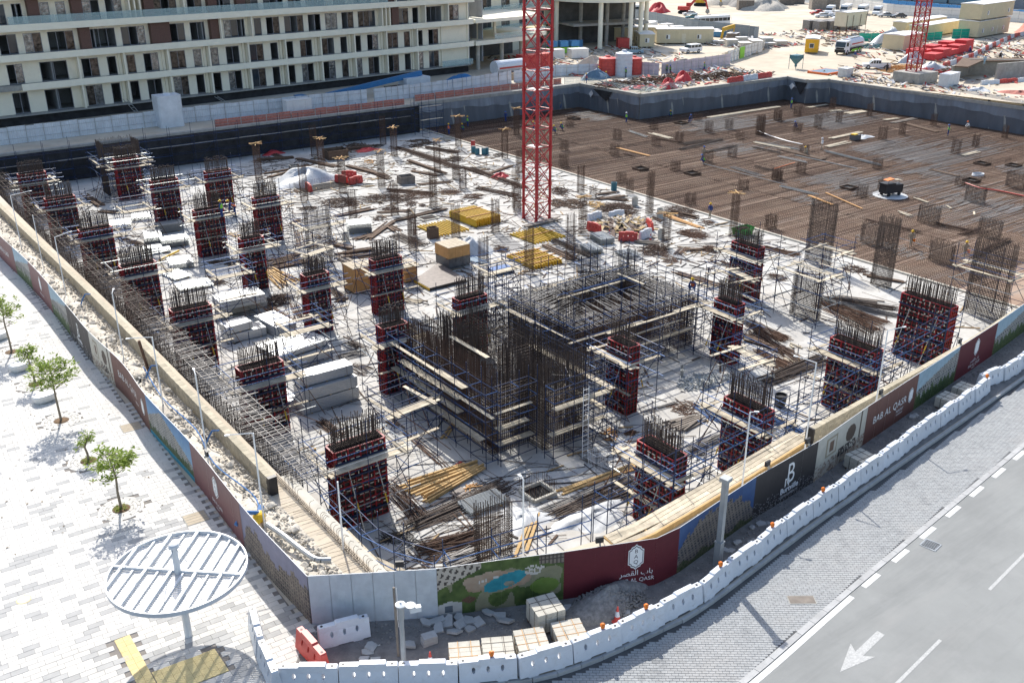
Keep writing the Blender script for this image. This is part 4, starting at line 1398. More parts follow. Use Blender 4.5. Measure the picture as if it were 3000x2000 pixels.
HL.burtville(dl(64.3),.35,.95)
HL.emblem(dl(75.7),1.45,1.2,False); HL.text('BAB AL QASR',dl(75.7),.5,.22)
HL.text('BAB AL QASR',dl(87.6),1.0,.55)
HF = Hoard('printed hoarding around the street corner, white panels at its left end',HOR,lambda x,y: 5.0,2.4,1)
def df(x): 
 lo,hi = 0,HF.p.len
 for _ in range(40):
  m_ = (lo + hi) / 2
  if HF.p.at(m_).x < x: lo = m_
  else: hi = m_
 return lo
XS = [(12.0,16.35,'white',.85),(16.35,21.15,'garden',1.2),(21.15,26.2,'maroon',1.2),(26.2,32.0,'bldg',1.2),(32.0,37.1,'dark',1.2),(37.1,42.3,'interior',1.2),(42.3,48.2,'brown',1.2),(48.2,53.6,'bldgpale',1.2),(53.6,59.2,'maroon',1.2),(59.2,66,'bldgpale',1.2),(66,72,'brown',1.2),(72,79.9,'bldg',1.2)]
for a,b,k,pw in XS:
 HF.panels(df(a),df(b),k,cell=.055 if b < 43 else .08,pw=pw)
HF.posts()
HF.emblem(df(24.05),1.62,1.28)
HF.text('\ufeae\ufebc\ufed8\ufedf\ufe8d \ufe8f\ufe8e\ufe91',df(24.1),.70,.36)
HF.text('BAB AL QASR',df(24.1),.36,.27); HF.text('RESORT',df(24.1),.18,.12)
HF.burtville(df(34.9),.25,1.12)
HF.text('BAB AL QASR',df(45.05),1.02,.62,space=1.05); HF.text('RESORT',df(46.3),.68,.24); HF.text('RESIDENCE',df(46.3),.48,.15); HF.emblem(df(47.5),1.25,1.0,False)
HF.emblem(df(56.3),1.55,1.2,False); HF.text('\ufeae\ufebc\ufed8\ufedf\ufe8d \ufe8f\ufe8e\ufe91',df(56.3),.62,.30); HF.text('BAB AL QASR',df(56.3),.3,.28); HF.text('RESORT',df(56.3),.12,.13)
k = 0
for H_,dd,lb in [(HL,dl(51.6),'black floodlight on the left hoarding above the brown print'),(HL,dl(41.4),'black floodlight on the left hoarding above the maroon emblem print'),
                   (HF,df(15.1),'grey floodlight on top of the white hoarding panels'),(HF,df(22.6),'dark floodlight on top of the maroon hoarding left of the emblem'),(HF,df(33.1),'black floodlight on the hoarding left of the big logo'),
                   (HF,df(36.4),'black floodlight on the hoarding right of the big logo'),(HF,df(44.0),'black floodlight above the big lettering of the brown hoarding'),(HF,df(53.9),'black floodlight above the far maroon hoarding')]:
 c = H_.pt(dd,2.4,-.05); t = H_.p.dir(dd)
 f = thing('floodlight',lb,'floodlight',c,math.atan2(t.y,t.x),'hoarding floodlights')
 MB().box((0,.12,.2),(.34,.10,.26),0).build('lamp_body','black',f)
 MB().bb(-.02,.02,-.02,.1,-.05,.1).build('bracket','galv',f)
# ---------------------------------------------------------------- plastic water barriers with real openings
def barrier_mesh(m):
 from mathutils.geometry import tessellate_polygon
 L_,Hh = 2.0,1.02
 out = [(-1.0,.06),(-.72,.06),(-.66,.0),(-.35,.0),(-.28,.07),(.28,.07),(.35,0),(.66,0),(.72,.06),(1.0,.06),(1.0,.88),(.97,.93),(.62,.93),(.58,1.02),(-.30,1.02),(-.34,.95),(-.97,.95),(-1.0,.90)]
 holes = []
 for cx_ in (-.5,0,.5):
  holes.append([(cx_ + .065 * math.cos(a),.56 + .13 * math.sin(a)) for a in [2 * math.pi * i / 10 for i in range(10)]])
 loops = [[Vector((x,z,0)) for x,z in out]] + [[Vector((x,z,0)) for x,z in h] for h in holes]
 tri = tessellate_polygon(loops)
 flat = [v for l in loops for v in l]
 def th(z): return .25 if z < .2 else (.25 - .13 * (z - .2) / .5 if z < .7 else .12)
 b = MB()
 n = len(flat)
 b.v = [(v.x,-th(v.y),v.y) for v in flat] + [(v.x,th(v.y),v.y) for v in flat]
 for t in tri:
  a,c,d_ = (flat[i] for i in t)
  if (c - a).cross(d_ - a).z < 0: t = (t[0],t[2],t[1])
  b.f.append(tuple(t)); b.f.append(tuple(n + i for i in (t[0],t[2],t[1])))
 i0 = 0
 for li,l in enumerate(loops):
  k = len(l)
  for i in range(k):
   a,c = i0 + i,i0 + (i + 1) % k
   b.f.append((a,n + a,n + c,c) if li == 0 else (c,n + c,n + a,a))
  i0 += k
 b.m = [0] * len(b.f); b.c = [(1,1,1)] * len(b.f)
 return b.mesh('barrier_body',m)
BARM = {'w': barrier_mesh('whiteplas'),'r': barrier_mesh('redplas'),'b': barrier_mesh('bluebarrier')}
CAPM = MB().lathe([(.055,0),(.055,.012)],8).mesh('fill_cap','black')
def barrier(label,x,y,z,rz,c='w',group='water filled barriers',cat='barrier',caps=True):
 t = thing('water_barrier',label,cat,(x,y,z),rz,group)
 obj('barrier_body',BARM[c],t)
 if caps:
  obj('fill_cap',CAPM,t,(-.85,0,.95)); obj('fill_cap',CAPM,t,(.80,0,.93))
 return t
bpath = Path(smoothpath([(9.6,27.45),(11.8,26.0),(14.4,24.2),(17.1,22.75),(19.2,22.15),(21.4,21.85),(23.7,21.78),(25.9,21.8),(28.1,22.1),(30.3,22.42),(32.5,22.75),(36.9,23.2),(41.4,23.7),(45.9,24.3),(50.3,24.75),(54.0,25.2),(54.9,25.6),(57.2,25.5),(64,26.4),(70,27.2)],4))
d = 1.0; i = 0
while d < bpath.len - 1:
 q,t = bpath.at(d),bpath.dir(d)
 barrier('white plastic barrier, ' + ORD[i] + ' from the left in the roadside row',q.x,q.y,5.02 + random.uniform(-.005,.005),math.atan2(t.y,t.x) + random.uniform(-.05,.05),group='roadside barrier row').scale = (1.085,1,1)
 d += 2.2; i += 1
NBAR = i
barrier('white barrier seen end on, nearest the bottom edge on the plaza',9.45,28.3,5.035,rad(82),group='plaza barriers')
barrier('white barrier seen end on, running towards the printed hoarding on the plaza',9.85,30.4,5.035,rad(76),group='plaza barriers')
barrier('faded red plastic barrier lying across the plaza corner',11.12,28.1,5.035,rad(92),'r',group='plaza barriers')
barrier('white barrier in the shade against the white hoarding panels',12.6,28.35,5.035,rad(-14),group='plaza barriers')
for k,(dd,lb) in enumerate([(7.75,'orange warning lamp at the cone end of the barrier row'),(12.3,'orange warning lamp on the barriers by the bagged lamp'),(14.45,'orange warning lamp behind the gravel heap barriers'),(18.9,'orange warning lamp on the barriers by the square lamp post'),(23.0,'orange warning lamp below the big logo hoarding'),(27.3,'orange warning lamp knocked over near the logo hoarding'),(45.7,'orange warning lamp at the far kink of the barrier row')]):
 q = bpath.at(dd)
 t = thing('warning_lamp',lb,'warning lamp',(q.x,q.y,5.97),0,'barrier warning lamps')
 MB().bb(-.06,.06,-.04,.04,-.02,.1).build('lamp_base','black',t)
 MB().lathe([(.07,.1),(.10,.16),(.10,.26),(.05,.31)],10).build('lamp_lens','orange',t)
# ---------------------------------------------------------------- block walls
def block_wall(label,pts,zb,courses,th,lim,near):
 t = thing('block_wall',label,'wall')
 p = Path(pts)
 items = []
 for c in range(courses):
  d_ = (c % 2) * .2
  while d_ + .4 <= p.len:
   q,tt = p.at(d_ + .2),p.dir(d_ + .2)
   items.append((q.x,q.y,zb(q.x,q.y) + .2 * c,math.atan2(tt.y,tt.x)))
   d_ += .4
 items.sort(key=lambda a: (a[0] - near[0]) ** 2 + (a[1] - near[1]) ** 2 - a[2])
 base = MB().bb(-.194,.194,-th / 2,th / 2,.004,.194)
 me = base.mesh('block','block')
 rest = MB()
 for k,(x,y,z,a) in enumerate(items):
  jx = random.uniform(-.008,.008)
  if k < lim: obj('block',me,t,(x + jx,y + jx,z),a + jx)
  else:
   ca,sa = math.cos(a),math.sin(a)
   rest.add([(x + v[0] * ca - v[1] * sa + jx,y + v[0] * sa + v[1] * ca + jx,z + v[2]) for v in base.v],base.f)
 if rest.v: tag(rest.build('blocks','block',t),kind='stuff')
 co = MB()
 pp = p.p
 for a,b in zip(pp[:-1],pp[1:]):
  m_ = (a + b) / 2; d_ = b - a
  co.box((m_.x,m_.y,zb(m_.x,m_.y) + .1 * courses - .12),(d_.length - .05,th - .03,.2 * courses - .24),math.atan2(d_.y,d_.x))
 co.build('mortar_core','mortar',t)
 return t
block_wall('sandy concrete block wall along the left edge of the pit',[(14.72,40.2),(14.72,60),(14.68,75),(14.5,95),(14.3,118)],lambda x,y: gz(x,y) - .05,5,.38,300,(14.7,40))
block_wall('sandy concrete block wall behind the right hand hoarding',[(40.1,27.4),(49.2,28.1),(58.6,28.9),(66,29.9)],lambda x,y: 5.0,5,.3,300,(40,27))
eb = MB().bb(14.5,14.95,39.95,40.2,4.9,6.0)
tag(eb.build('wall_dark_end','black'),'dark near end face of the left block wall','board')  # black block forms the dark end face of the wall
tag(MB().box((40.0,27.38,5.55),(.12,.5,1.1)).build('wall_dark_end','black'),'dark left end face of the right block wall','board')  # thin black piece set against the wall's left end
deck = thing('timber_deck','pale timber walkway of long boards above the street side pit edge','walkway')
dp = Path([(25.4,26.3),(27.2,26.2),(29.6,26.4),(34.5,26.9),(40.6,27.6)])
for w in range(5):
 d_ = -random.random() * 2
 while d_ < dp.len:
  a,b = max(0,d_),min(dp.len,d_ + 3.4)
  if b - a > .3:
   q0,q1 = dp.at(a),dp.at(b)
   t = (q1 - q0).normalized(); o_ = .05 + w * .27
   plank((q0.x - t.y * o_,q0.y + t.x * o_,5.10 + random.uniform(-.008,.008)),(q1.x - t.y * o_,q1.y + t.x * o_,5.10 + random.uniform(-.008,.008)),deck)
  d_ += 3.43
for a in range(0,int(dp.len),2):
 q,t = dp.at(a),dp.dir(a)
 MB().beam((q.x,q.y,5.03),(q.x - t.y * 1.25,q.y + t.x * 1.25,5.03),.1,.1).build('joist','timber',deck)
eb = MB()
for a,b in zip(dp.p[:-1],dp.p[1:]):
 eb.beam((a.x,a.y - .1,5.15),(b.x,b.y - .1,5.15),.12,.3)
eb.build('edge_beam','timber',deck)
# ---------------------------------------------------------------- wall reinforcement at the left edge
wr = thing('edge_wall_cage','long rebar wall cage with bars bent inwards inside the left block wall','rebar cage')
b = MB(); b2 = MB(); b3 = MB()
y = 40.5
while y < 127:
 zt = gz(0,y) + .3
 sp = .16 if y < 80 else .24
 for x in (15.95,16.35):
  b.bar((x,y,.03),(x + random.uniform(-.03,.03),y,zt + random.uniform(-.15,.25)),.016,3,caps=False)
 for k in range(2 if y < 85 else 1):
  zz = zt - .35 + random.uniform(-.1,.12) - k * .18
  (b2 if y < 58 + 12 * random.random() else b3).bar((15.9,y + random.uniform(-.08,.08),zz),(18.1 + random.uniform(-.5,.5),y + random.uniform(-.25,.25),zz + random.uniform(-.2,.15)),.019,4,caps=False)
 y += sp
for x in (15.93,16.37):
 z = .2
 while z < 4.9:
  for ya,yb in ((40.5,60),(60,80),(80,104),(104,127)):
   b.bar((x,ya,min(z,gz(0,ya) - .1)),(x,yb,min(z,gz(0,yb) - .1)),.014,3,caps=False)
  z += .2
for x in (16.7,17.1,17.6,18.1):
 for ya,yb in ((40.6,60),(60,80),(80,104),(104,127)):
  (b2 if ya < 50 else b3).bar((x,ya,gz(0,ya) - .08),(x,yb,gz(0,yb) - .08),.022,4,caps=False)
b.build('wall_bars','rebar',wr); b2.build('bent_bars','rebargrey',wr); b3.build('dark_bent_bars','rebar',wr)
kk = thing('edge_kicker','pale concrete wall top with hooked rusty bars near the street corner','wall')
MB().bb(15.62,16.2,30.9,41.5,0,4.95).build('concrete_wall','palecon',kk)
b = MB()
y = 31
while y < 41.3:
 b.bar((15.4,y,.1),(15.4,y,5.35),.015,3,caps=False)
 if random.random() < .4: b.path([(15.55,y + .08,4.9),(15.56,y + .08,5.4),(15.66,y + .08,5.48),(15.82,y + .1,5.42 + random.uniform(-.1,.05))],.012,3)
 if random.random() < .3: b.bar((14.5 + random.uniform(-.3,.3),y + random.uniform(-.05,.05),5.1 + random.uniform(0,.1)),(15.5,y,5.06),.01,3,caps=False)
 y += .15
for z in (5.05,5.2,5.35):
 b.bar((15.42,31,z),(15.42,41.3,z),.012,3,caps=False)
b.build('hooked_bars','rebar',kk)
# ---------------------------------------------------------------- poles
def flood_pole(label,x,y,z,h,arm=None,lean=(0,0)):
 t = thing('lamp_pole',label,'lamp pole',(x,y,z),0,'thin white lamp poles')
 MB().bar((0,0,-.05),(lean[0],lean[1],h),.045,8,.035).build('pole','whitepaint',t)
 if arm:
  MB().bar((lean[0],lean[1],h),(lean[0] + arm[0],lean[1] + arm[1],h + .08),.025,6).build('arm','whitepaint',t)
  MB().box((lean[0] + arm[0] * 1.05,lean[1] + arm[1] * 1.05,h + .07),(.22,.1,.04),math.atan2(arm[1],arm[0])).build('lamp_head','whitepaint',t)
 return t
for a in (('thin white lamp pole with a long arm, farthest along the left hoarding',13.35,91,4.55,5.0,(1.6,.3)),('thin white lamp pole behind the red flag on the left',13.4,75.4,4.8,4.9,(1.2,.5)),
          ('thin white lamp pole above the dark logo print of the left hoarding',13.4,60.5,5.0,4.8,(.2,.4)),('thin white lamp pole above the white interior print on the left',13.3,52.4,5.0,4.6,(-1.15,.4)),
          ('thin white lamp pole above the blue building print on the left',13.1,44.6,5.0,5.3,(.1,.5)),('thin white lamp pole above the purple building print by the yellow pump',13.1,37.3,5.0,5.2,(-1.0,.35)),
          ('thin white lamp pole rising from the kicker wall near the corner',15.35,33.8,5.0,3.6,None),('thin white lamp pole in front of the small cage by the garden print',21.3,28.2,5.0,4.3,(0,.25)),
          ('thin white lamp pole close behind the square street lamp',33.3,26.2,5.0,4.6,(.2,-.2)),('thin white lamp pole with an arm above the interior print',38.6,26.6,5.0,5.6,(-.3,1.0)),
          ('thin white lamp pole by the third street side formwork',45.6,27.2,5.0,5.4,(1.0,-.3))):
 flood_pole(*a)
t = thing('street_lamp','square grey street lamp post rising in front of the blue building print','street lamp',(28.05,22.95,5.0),rad(10))
MB().bb(-.15,.15,-.15,.15,0,1.25).build('post_base','polegrey',t)
MB().bb(-.17,.17,-.17,.17,1.25,1.32).build('post_collar','polegrey',t)
MB().bb(-.115,.115,-.115,.115,1.32,4.35).build('post','polegrey',t)
MB().bb(-.2,.2,-.2,.2,4.35,4.52).build('lamp_head','polegrey',t)
t = thing('camera_pole','grey camera pole with a white domed top beside the traffic cone','camera pole',(13.64,25.5,5.0))
MB().bar((0,0,0),(0,0,2.5),.10,14,.095).build('pole','polegrey',t,smooth=False)
MB().bar((0,0,2.5),(0,0,3.1),.125,14).build('upper_sleeve','polegrey',t)
MB().lathe([(.20,3.1),(.20,3.13),(.05,3.2),(.03,3.24)],16).build('dome_cap','whitepaint',t)
MB().bar((0,0,2.95),(.32,-.1,2.9),.03,6).build('arm','polegrey',t)
MB().box((.52,-.16,2.78),(.42,.2,.2),rad(-18)).build('camera_box','steelwhite',t)
MB().lathe([(.2,0),(.2,.02),(.02,.05)],12,(.35,-.11,2.98)).build('lamp_shade','whitepaint',t)
t = thing('cable_pole','slender brown pole with a dangling cable between camera pole and white panels','pole',(13.85,26.3,5.0))
MB().bar((0,0,0),(-.02,0,3.3),.05,8).build('pole','greywood',t)
MB().path([(.08,0,3.2),(.1,0.0,2.6),(.05,0,2.0),(.09,0,1.4)],.012,4).build('cable','whitepaint',t)
def feather_flag(label,x,y,z,h,rz,txt):
 t = thing('feather_flag',label,'flag',(x,y,z),rz)
 MB().bar((0,0,0),(0,0,h + .1),.03,6).build('pole','whitepaint',t)
 b = MB()
 pr = [(0,1.7),(.75,1.75),(.78,2.2),(.62,3.2),(.42,4.1),(.2,4.8),(0,5.1)]
 pr = [(a,c * h / 5.1) for a,c in pr]
 b.xprism([(a,c) for a,c in pr],.01).build('flag_cloth','maroonflag',t)
 vs,fs = text_mesh(txt,.42,bold=.01)
 for sd in (-1,1):
  m = MB(); m.v = [(.34 - vy * .8 + .12,sd * .012,3.0 * h / 5.1 + vx * .9) for vx,vy in vs] if sd < 0 else [(.34 + vy * .8 - .12,sd * .012,3.0 * h / 5.1 + vx * .9) for vx,vy in vs]
  m.f = fs; m.m = [0] * len(fs); m.c = [(1,1,1)] * len(fs)
  m.build('lettering','textwhite',t)
feather_flag('faded red feather flag with white lettering behind the left hoarding',13.4,82.6,4.75,4.9,rad(80),'Burtville')
feather_flag('red feather flag at the right edge behind the hoarding',69.8,30.6,5.0,4.6,rad(-70),'Burtville')
# ---------------------------------------------------------------- pallets of paving slabs,cones,gravel,rubble
SLABM = MB().bb(-.195,.195,-.29,.29,.004,.096).mesh('paving_slab','palecon')
def pallet(label,x,y,z,rz,layers=6,strap='cratewood'):
 t = thing('paver_pallet',label,'pallet',(x,y,z),rz,'pallets of paving slabs')
 for s in (-.42,0,.42):
  MB().bb(-.6,.6,s - .05,s + .05,0,.09).build('pallet_runner','oldwood',t)
 MB().bb(-.6,.6,-.58,.58,.09,.12).build('pallet_top','greywood',t)
 for l in range(layers):
  for i in range(3):
   for j in range(2):
    obj('paving_slab',SLABM,t,((i - 1) * .4 + random.uniform(-.01,.01),(j - .5) * .59,.12 + l * .1))
 zt = .12 + layers * .1 + .006
 st = MB()
 for s in (-.25,.25):
  st.bb(-.605,.605,s - .012,s + .012,zt - .01,zt); st.bb(s - .012,s + .012,-.59,.59,zt - .008,zt + .002)
  for e in (-.602,.602): st.bb(e - .004,e + .004,s - .012,s + .012,.1,zt)
  for e in (-.592,.592): st.bb(s - .012,s + .012,e - .004,e + .004,.1,zt)
 st.build('straps',strap,t)
for tl,x,y,rz,l,lb,sp in (('d2',1800,1210,-30,6,'sunlit pallet of pale paving slabs nearest the traffic cone','cratewood'),('d2',2085,1170,-30,6,'sunlit pallet of pale slabs, second from the cone','strap'),('d3',165,1095,-24,6,'sunlit pallet of pale slabs, third from the cone','cratewood'),
       ('d3',495,1020,-22,6,'sunlit pallet of pale slabs beside the gravel heap cone','cratewood'),('d3',290,800,-14,9,'tall shaded pallet of slabs below the garden print','strap'),('c4',850,880,-4,7,'shaded pallet of slabs below the interior print','strap'),
       ('c4',1525,430,5,6,'shaded pallet of slabs below the pale building print, nearer one','strap'),('c4',1650,355,5,6,'shaded pallet of slabs below the pale building print, farther one','strap')):
 c = at(tl,x,y,5.0 + .1 * l + .1)
 pallet(lb,c.x,c.y,5.04,rad(rz),l,sp)
def cone(label,x,y,z):
 t = thing('traffic_cone',label,'traffic cone',(x,y,z),0,'traffic cones')
 MB().bb(-.19,.19,-.19,.19,0,.04).build('base','redplas',t)
 MB().lathe([(.15,.04),(.105,.32)],12).build('lower_cone','orange' if 0 else 'redplas',t)
 MB().lathe([(.106,.32),(.065,.56)],12).build('reflective_band','whiteplas',t)
 MB().lathe([(.066,.56),(.03,.78),(.0,.79)],12).build('cone_tip','redplas',t)
cone('red and white traffic cone behind the barriers left of the pale slab pallets',14.5,25.0,5.05)
cone('red and white traffic cone behind the barriers at the gravel heap',21.95,22.75,5.05)
rg = random.Random(5)
gp = MB(); rows = []
for j in range(14):
 row = []
 for i in range(29):
  a = 2 * math.pi * i / 28
  r_ = j / 13
  R0 = 1.75 + .35 * math.sin(2 * a + 1) + .2 * math.sin(3 * a)
  x,y = 22.5 + R0 * r_ * math.cos(a) * 1.15,23.9 + R0 * r_ * math.sin(a) * .62
  z = 5.03 + .85 * (1 - r_) ** .8 * (1 - .2 * r_) + .07 * wobble(x * 4,y * 4) * (1 - r_) + .02
  row.append((x,y,z if j < 13 else 5.0))
 rows.append(row)
gp.grid(rows[::-1])
for _ in range(900):
 a,r_ = rg.uniform(0,6.28),rg.random() ** .6
 x,y = 22.5 + 1.9 * r_ * math.cos(a),23.9 + 1.1 * r_ * math.sin(a)
 gp.rock((x,y,5.03 + .82 * (1 - r_) ** .8 * (1 - .2 * r_)),rg.uniform(.025,.07),rg)
tag(gp.build('gravel_heap','gravel'),'grey gravel heap against the maroon hoarding below the emblem','gravel heap')
rb = MB()
for _ in range(4500):
 y = 31 + 85 * rg.random() ** 1.5
 x = rg.uniform(12.3,14.4)
 rb.rock((x,y,gz(x,y) + .12 + .25 * rg.random()),rg.uniform(.02,.09) * (1 if rg.random() < .93 else 1.9),rg)
tag(rb.build('rubble','rubble'),'pale broken rubble along the foot of the left block wall','rubble',kind='stuff')
rb = MB()
for _ in range(1500):
 dd = rg.random() * 60
 q,t = hp.at(dd),hp.dir(dd)
 o_ = rg.uniform(.15,1.5)
 rb.rock((q.x + t.y * o_,q.y - t.x * o_,5.05),rg.uniform(.015,.06),rg)
tag(rb.build('pebbles','gravel'),'small grey stones scattered between hoarding and barriers','stones',kind='stuff')
def stone(label,x,y,z,w,d_,h,rz,tilt=0.0,m='kerb',g='broken slabs'):
 b = MB()
 pts = [(-w / 2,-d_ / 2),(w / 2 * rg.uniform(.3,1),-d_ / 2 * rg.uniform(.85,1)),(w / 2,d_ / 2 * rg.uniform(-.3,.6)),(w / 2 * rg.uniform(.1,.8),d_ / 2),(-w / 2 * rg.uniform(.7,1),d_ / 2 * rg.uniform(.7,1))]
 b.prism(pts,0,h)
 o = b.build('broken_slab',m)
 o.location = (x,y,z); o.rotation_euler = (tilt,tilt * .6,rz)
 return tag(o,label,'broken slab',g)
SL = [('d2',1460,950),('d2',1565,935),('d2',1575,995),('d2',1655,935),('d2',1705,1030),('d2',1765,960),('d2',1745,900),('d2',1845,1005),('d2',1830,930),('d2',1915,945),('d2',2095,890),('d2',2145,935),('d2',2000,865),('d2',985,1160),('d2',960,1205),('d2',1030,1280),('d2',1320,1140),('d2',930,1270),('d2',1165,1335)]
for k,(tl,x,y) in enumerate(SL):
 c = at(tl,x,y,5.08)
 grp = k < 13
 stone(('broken paving slab in the heap below the garden print, ' if grp else 'loose broken paver between camera pole and white panels, ') + ORD[k if grp else k - 13] + ' from the left',c.x,c.y,5.05,rg.uniform(.35,.75),rg.uniform(.25,.45),.1,rg.uniform(0,3),rg.uniform(-.3,.3))
c = at('d2',1490,1110,5.1)
t = thing('slab_pile','two grey kerb blocks stacked left of the traffic cone','kerb blocks',(c.x,c.y,5.02),rad(-12))
for k in range(3): MB().bb(-.3 + .02 * k,.3,-.2,.2,.13 * k,.13 * k + .125).build('kerb_block','kerb',t)
sf = MB()
for k in range(60):
 dd = rg.choice([rg.uniform(9.5,11.5),rg.uniform(9,13),rg.uniform(17.5,22),rg.uniform(29.2,31),rg.uniform(34.5,38)])
 q,t = hp.at(dd),hp.dir(dd); o_ = rg.uniform(.4,1.7); x,y = q.x + t.y * o_,q.y - t.x * o_
 if k % 2: sf.rock((x,y,5.08),rg.uniform(.1,.24),rg)
 else:
  a0 = rg.uniform(0,6); sf.prism([(x + rg.uniform(.12,.32) * math.cos(a + a0),y + rg.uniform(.12,.28) * math.sin(a + a0)) for a in (0,1.1,2.3,3.4,4.6)],5.03,5.13)
tag(sf.build('stone_fragments','kerb'),'broken grey stones along the bare strip between hoarding and barriers','stones',kind='stuff')
sf = MB()
for k in range(70):
 y = 31.5 + 50 * rg.random(); x = rg.uniform(12.4,14.2)
 sf.rock((x,y,gz(x,y) + .28),rg.uniform(.1,.3),rg)
tag(sf.build('rubble_lumps','rubble'),'larger pale rubble lumps along the left block wall','rubble',kind='stuff')
pm = thing('pump','yellow pump with blue motor in the rubble strip near the corner','pump',(13.0,37.6,5.4),rad(60))
MB().lathe([(.1,0),(.26,.1),(.3,.3),(.22,.5),(.08,.56)],12).build('pump_body','hatyellow',pm)
MB().bar((.2,0,.3),(.75,0,.35),.15,10).build('motor','bluepipe',pm)
MB().bar((-.2,0,.25),(-.5,.1,.15),.14,10).build('flange','hatyellow',pm)
MB().path([(.0,0,.5),(-.3,.6,.75),(-.9,.9,.5)],.1,8).build('suction_bend','bluepipe',pm)
tag(MB().path(smoothpath([(13.1,36.9,5.6),(13.3,35.6,5.65),(13.5,34.3,5.6),(13.75,33.2,5.55),(14.3,32.9,5.45)],3),.13,8).build('discharge_hose','polegrey'),'thick grey hose running from the yellow pump towards the corner','hose')
tag(MB().path(smoothpath([(13.9,58,5.5),(13.5,53,5.45),(13.7,48,5.5),(13.2,44,5.45),(13.6,40,5.5),(13.3,38.2,5.6)],5),.035,6).build('water_pipe','bluepipe'),'thin blue pipe snaking along the rubble strip','pipe')
for x,y,lb in ((14.2,58.0,'rusty steel post standing against the left block wall'),(13.9,46.5,'rusty steel tube leaning low against the left block wall')):
 b = MB().bar((0,0,-.2),(-.25,.2,2.0 if y > 50 else .6),.09,8)
 o = b.build('rusty_post','rustlt'); o.location = (x,y,5.2); tag(o,lb,'post')
for k,(x,y,lb) in enumerate(((14.45,72,'bent blue hose over the left block wall near the dark logo print'),(14.4,56.5,'bent blue hose over the left block wall behind the interior print'),(14.4,46.2,'bent blue hose over the left block wall behind the blue building print'))):
 tag(MB().path([(x,y,6.0),(x - .35,y + .1,6.05),(x - .6,y + .1,5.7),(x - .75,y + .2,5.3)],.05,6).build('blue_hose','bluepipe'),lb,'hose')
# ---------------------------------------------------------------- plaza: trees,seats,canopy
def leaf_mesh(centers,size,rng,seed=0):
 b = MB()
 for c in centers:
  n = rng.randint(3,5)
  for k in range(n):
   a,e = rng.uniform(0,6.28),rng.uniform(-.3,.8)
   L_ = size * rng.uniform(.7,1.3); w = L_ * .36
   d_ = Vector((math.cos(a) * math.cos(e),math.sin(a) * math.cos(e),math.sin(e)))
   s = d_.cross(Vector((rng.uniform(-.4,.4),rng.uniform(-.4,.4),1))).normalized() * w / 2
   p = Vector(c) + d_ * .02
   m = p + d_ * L_ * .5 + Vector((0,0,.012))
   b.add([tuple(p),tuple(m + s),tuple(p + d_ * L_ - Vector((0,0,.02))),tuple(m - s)],[(0,1,2,3)])
 return b
def tree(label,x,y,z,h,tr,cr,ch,nb,rng,leaf='leaf',name='young_tree',lsz=.25,dens=1.0):
 t = thing(name,label,'tree',(x,y,z),0,'young plaza trees')
 tk = MB()
 pts = [Vector((0,0,0)),Vector((rng.uniform(-.04,.04),rng.uniform(-.04,.04),tr * .5)),Vector((rng.uniform(-.08,.08),rng.uniform(-.08,.08),tr)),Vector((rng.uniform(-.12,.12),rng.uniform(-.12,.12),tr + ch * .55)),Vector((rng.uniform(-.15,.15),0,h - .15))]
 rr = [.07,.06,.05,.028,.01]
 for i in range(4): tk.bar(pts[i],pts[i + 1],rr[i],8,rr[i + 1])
 cents = []
 for k in range(nb):
  f = rng.random()
  s = pts[2].lerp(pts[4],f * .85)
  a = k * 2.4 + rng.uniform(-.4,.4)
  R_ = cr * (1 - .45 * f) * rng.uniform(.75,1.1)
  e = s + Vector((math.cos(a) * R_,math.sin(a) * R_,rng.uniform(.1,.55) * ch * (1 - f * .5)))
  m = s.lerp(e,.5) + Vector((0,0,-.06))
  tk.bar(s,m,.022,5,.015,False); tk.bar(m,e,.015,5,.006,False)
  for q in range(int(9 * dens)):
   u = rng.uniform(.35,1.05)
   p = s.lerp(m,u * 2) if u < .5 else m.lerp(e,(u - .5) * 2)
   p2 = p + Vector((rng.uniform(-.28,.28),rng.uniform(-.28,.28),rng.uniform(-.12,.25)))
   tk.bar(p,p2,.006,3,.004,False)
   cents.append(p2)
 tk.build('trunk','bark',t)
 leaf_mesh(cents,lsz,rng).build('crown',leaf,t)
 return t
rt = random.Random(21)
tree('young tree with an open crown nearest the round white canopy',8.25,43.2,5.02,3.25,1.75,1.25,1.5,22,rt)
tree('knee high bushy tree between the two larger young trees',8.2,48.9,5.02,1.5,.85,.42,.6,9,rt,lsz=.16)
tree('young tree with a broad crown beside the white seat',8.15,54.5,5.02,3.75,1.9,1.45,1.8,30,rt)
tree('thin young tree hidden behind the broad crowned one',8.05,60.45,5.0,2.6,1.2,.6,1.1,10,rt)
tree('young tree cut by the left edge of the picture',7.9,66.7,4.98,4.0,2.0,1.15,1.8,20,rt)
tree('young tree farthest back at the left edge',7.8,72.7,4.95,3.8,1.9,1.1,1.6,16,rt)
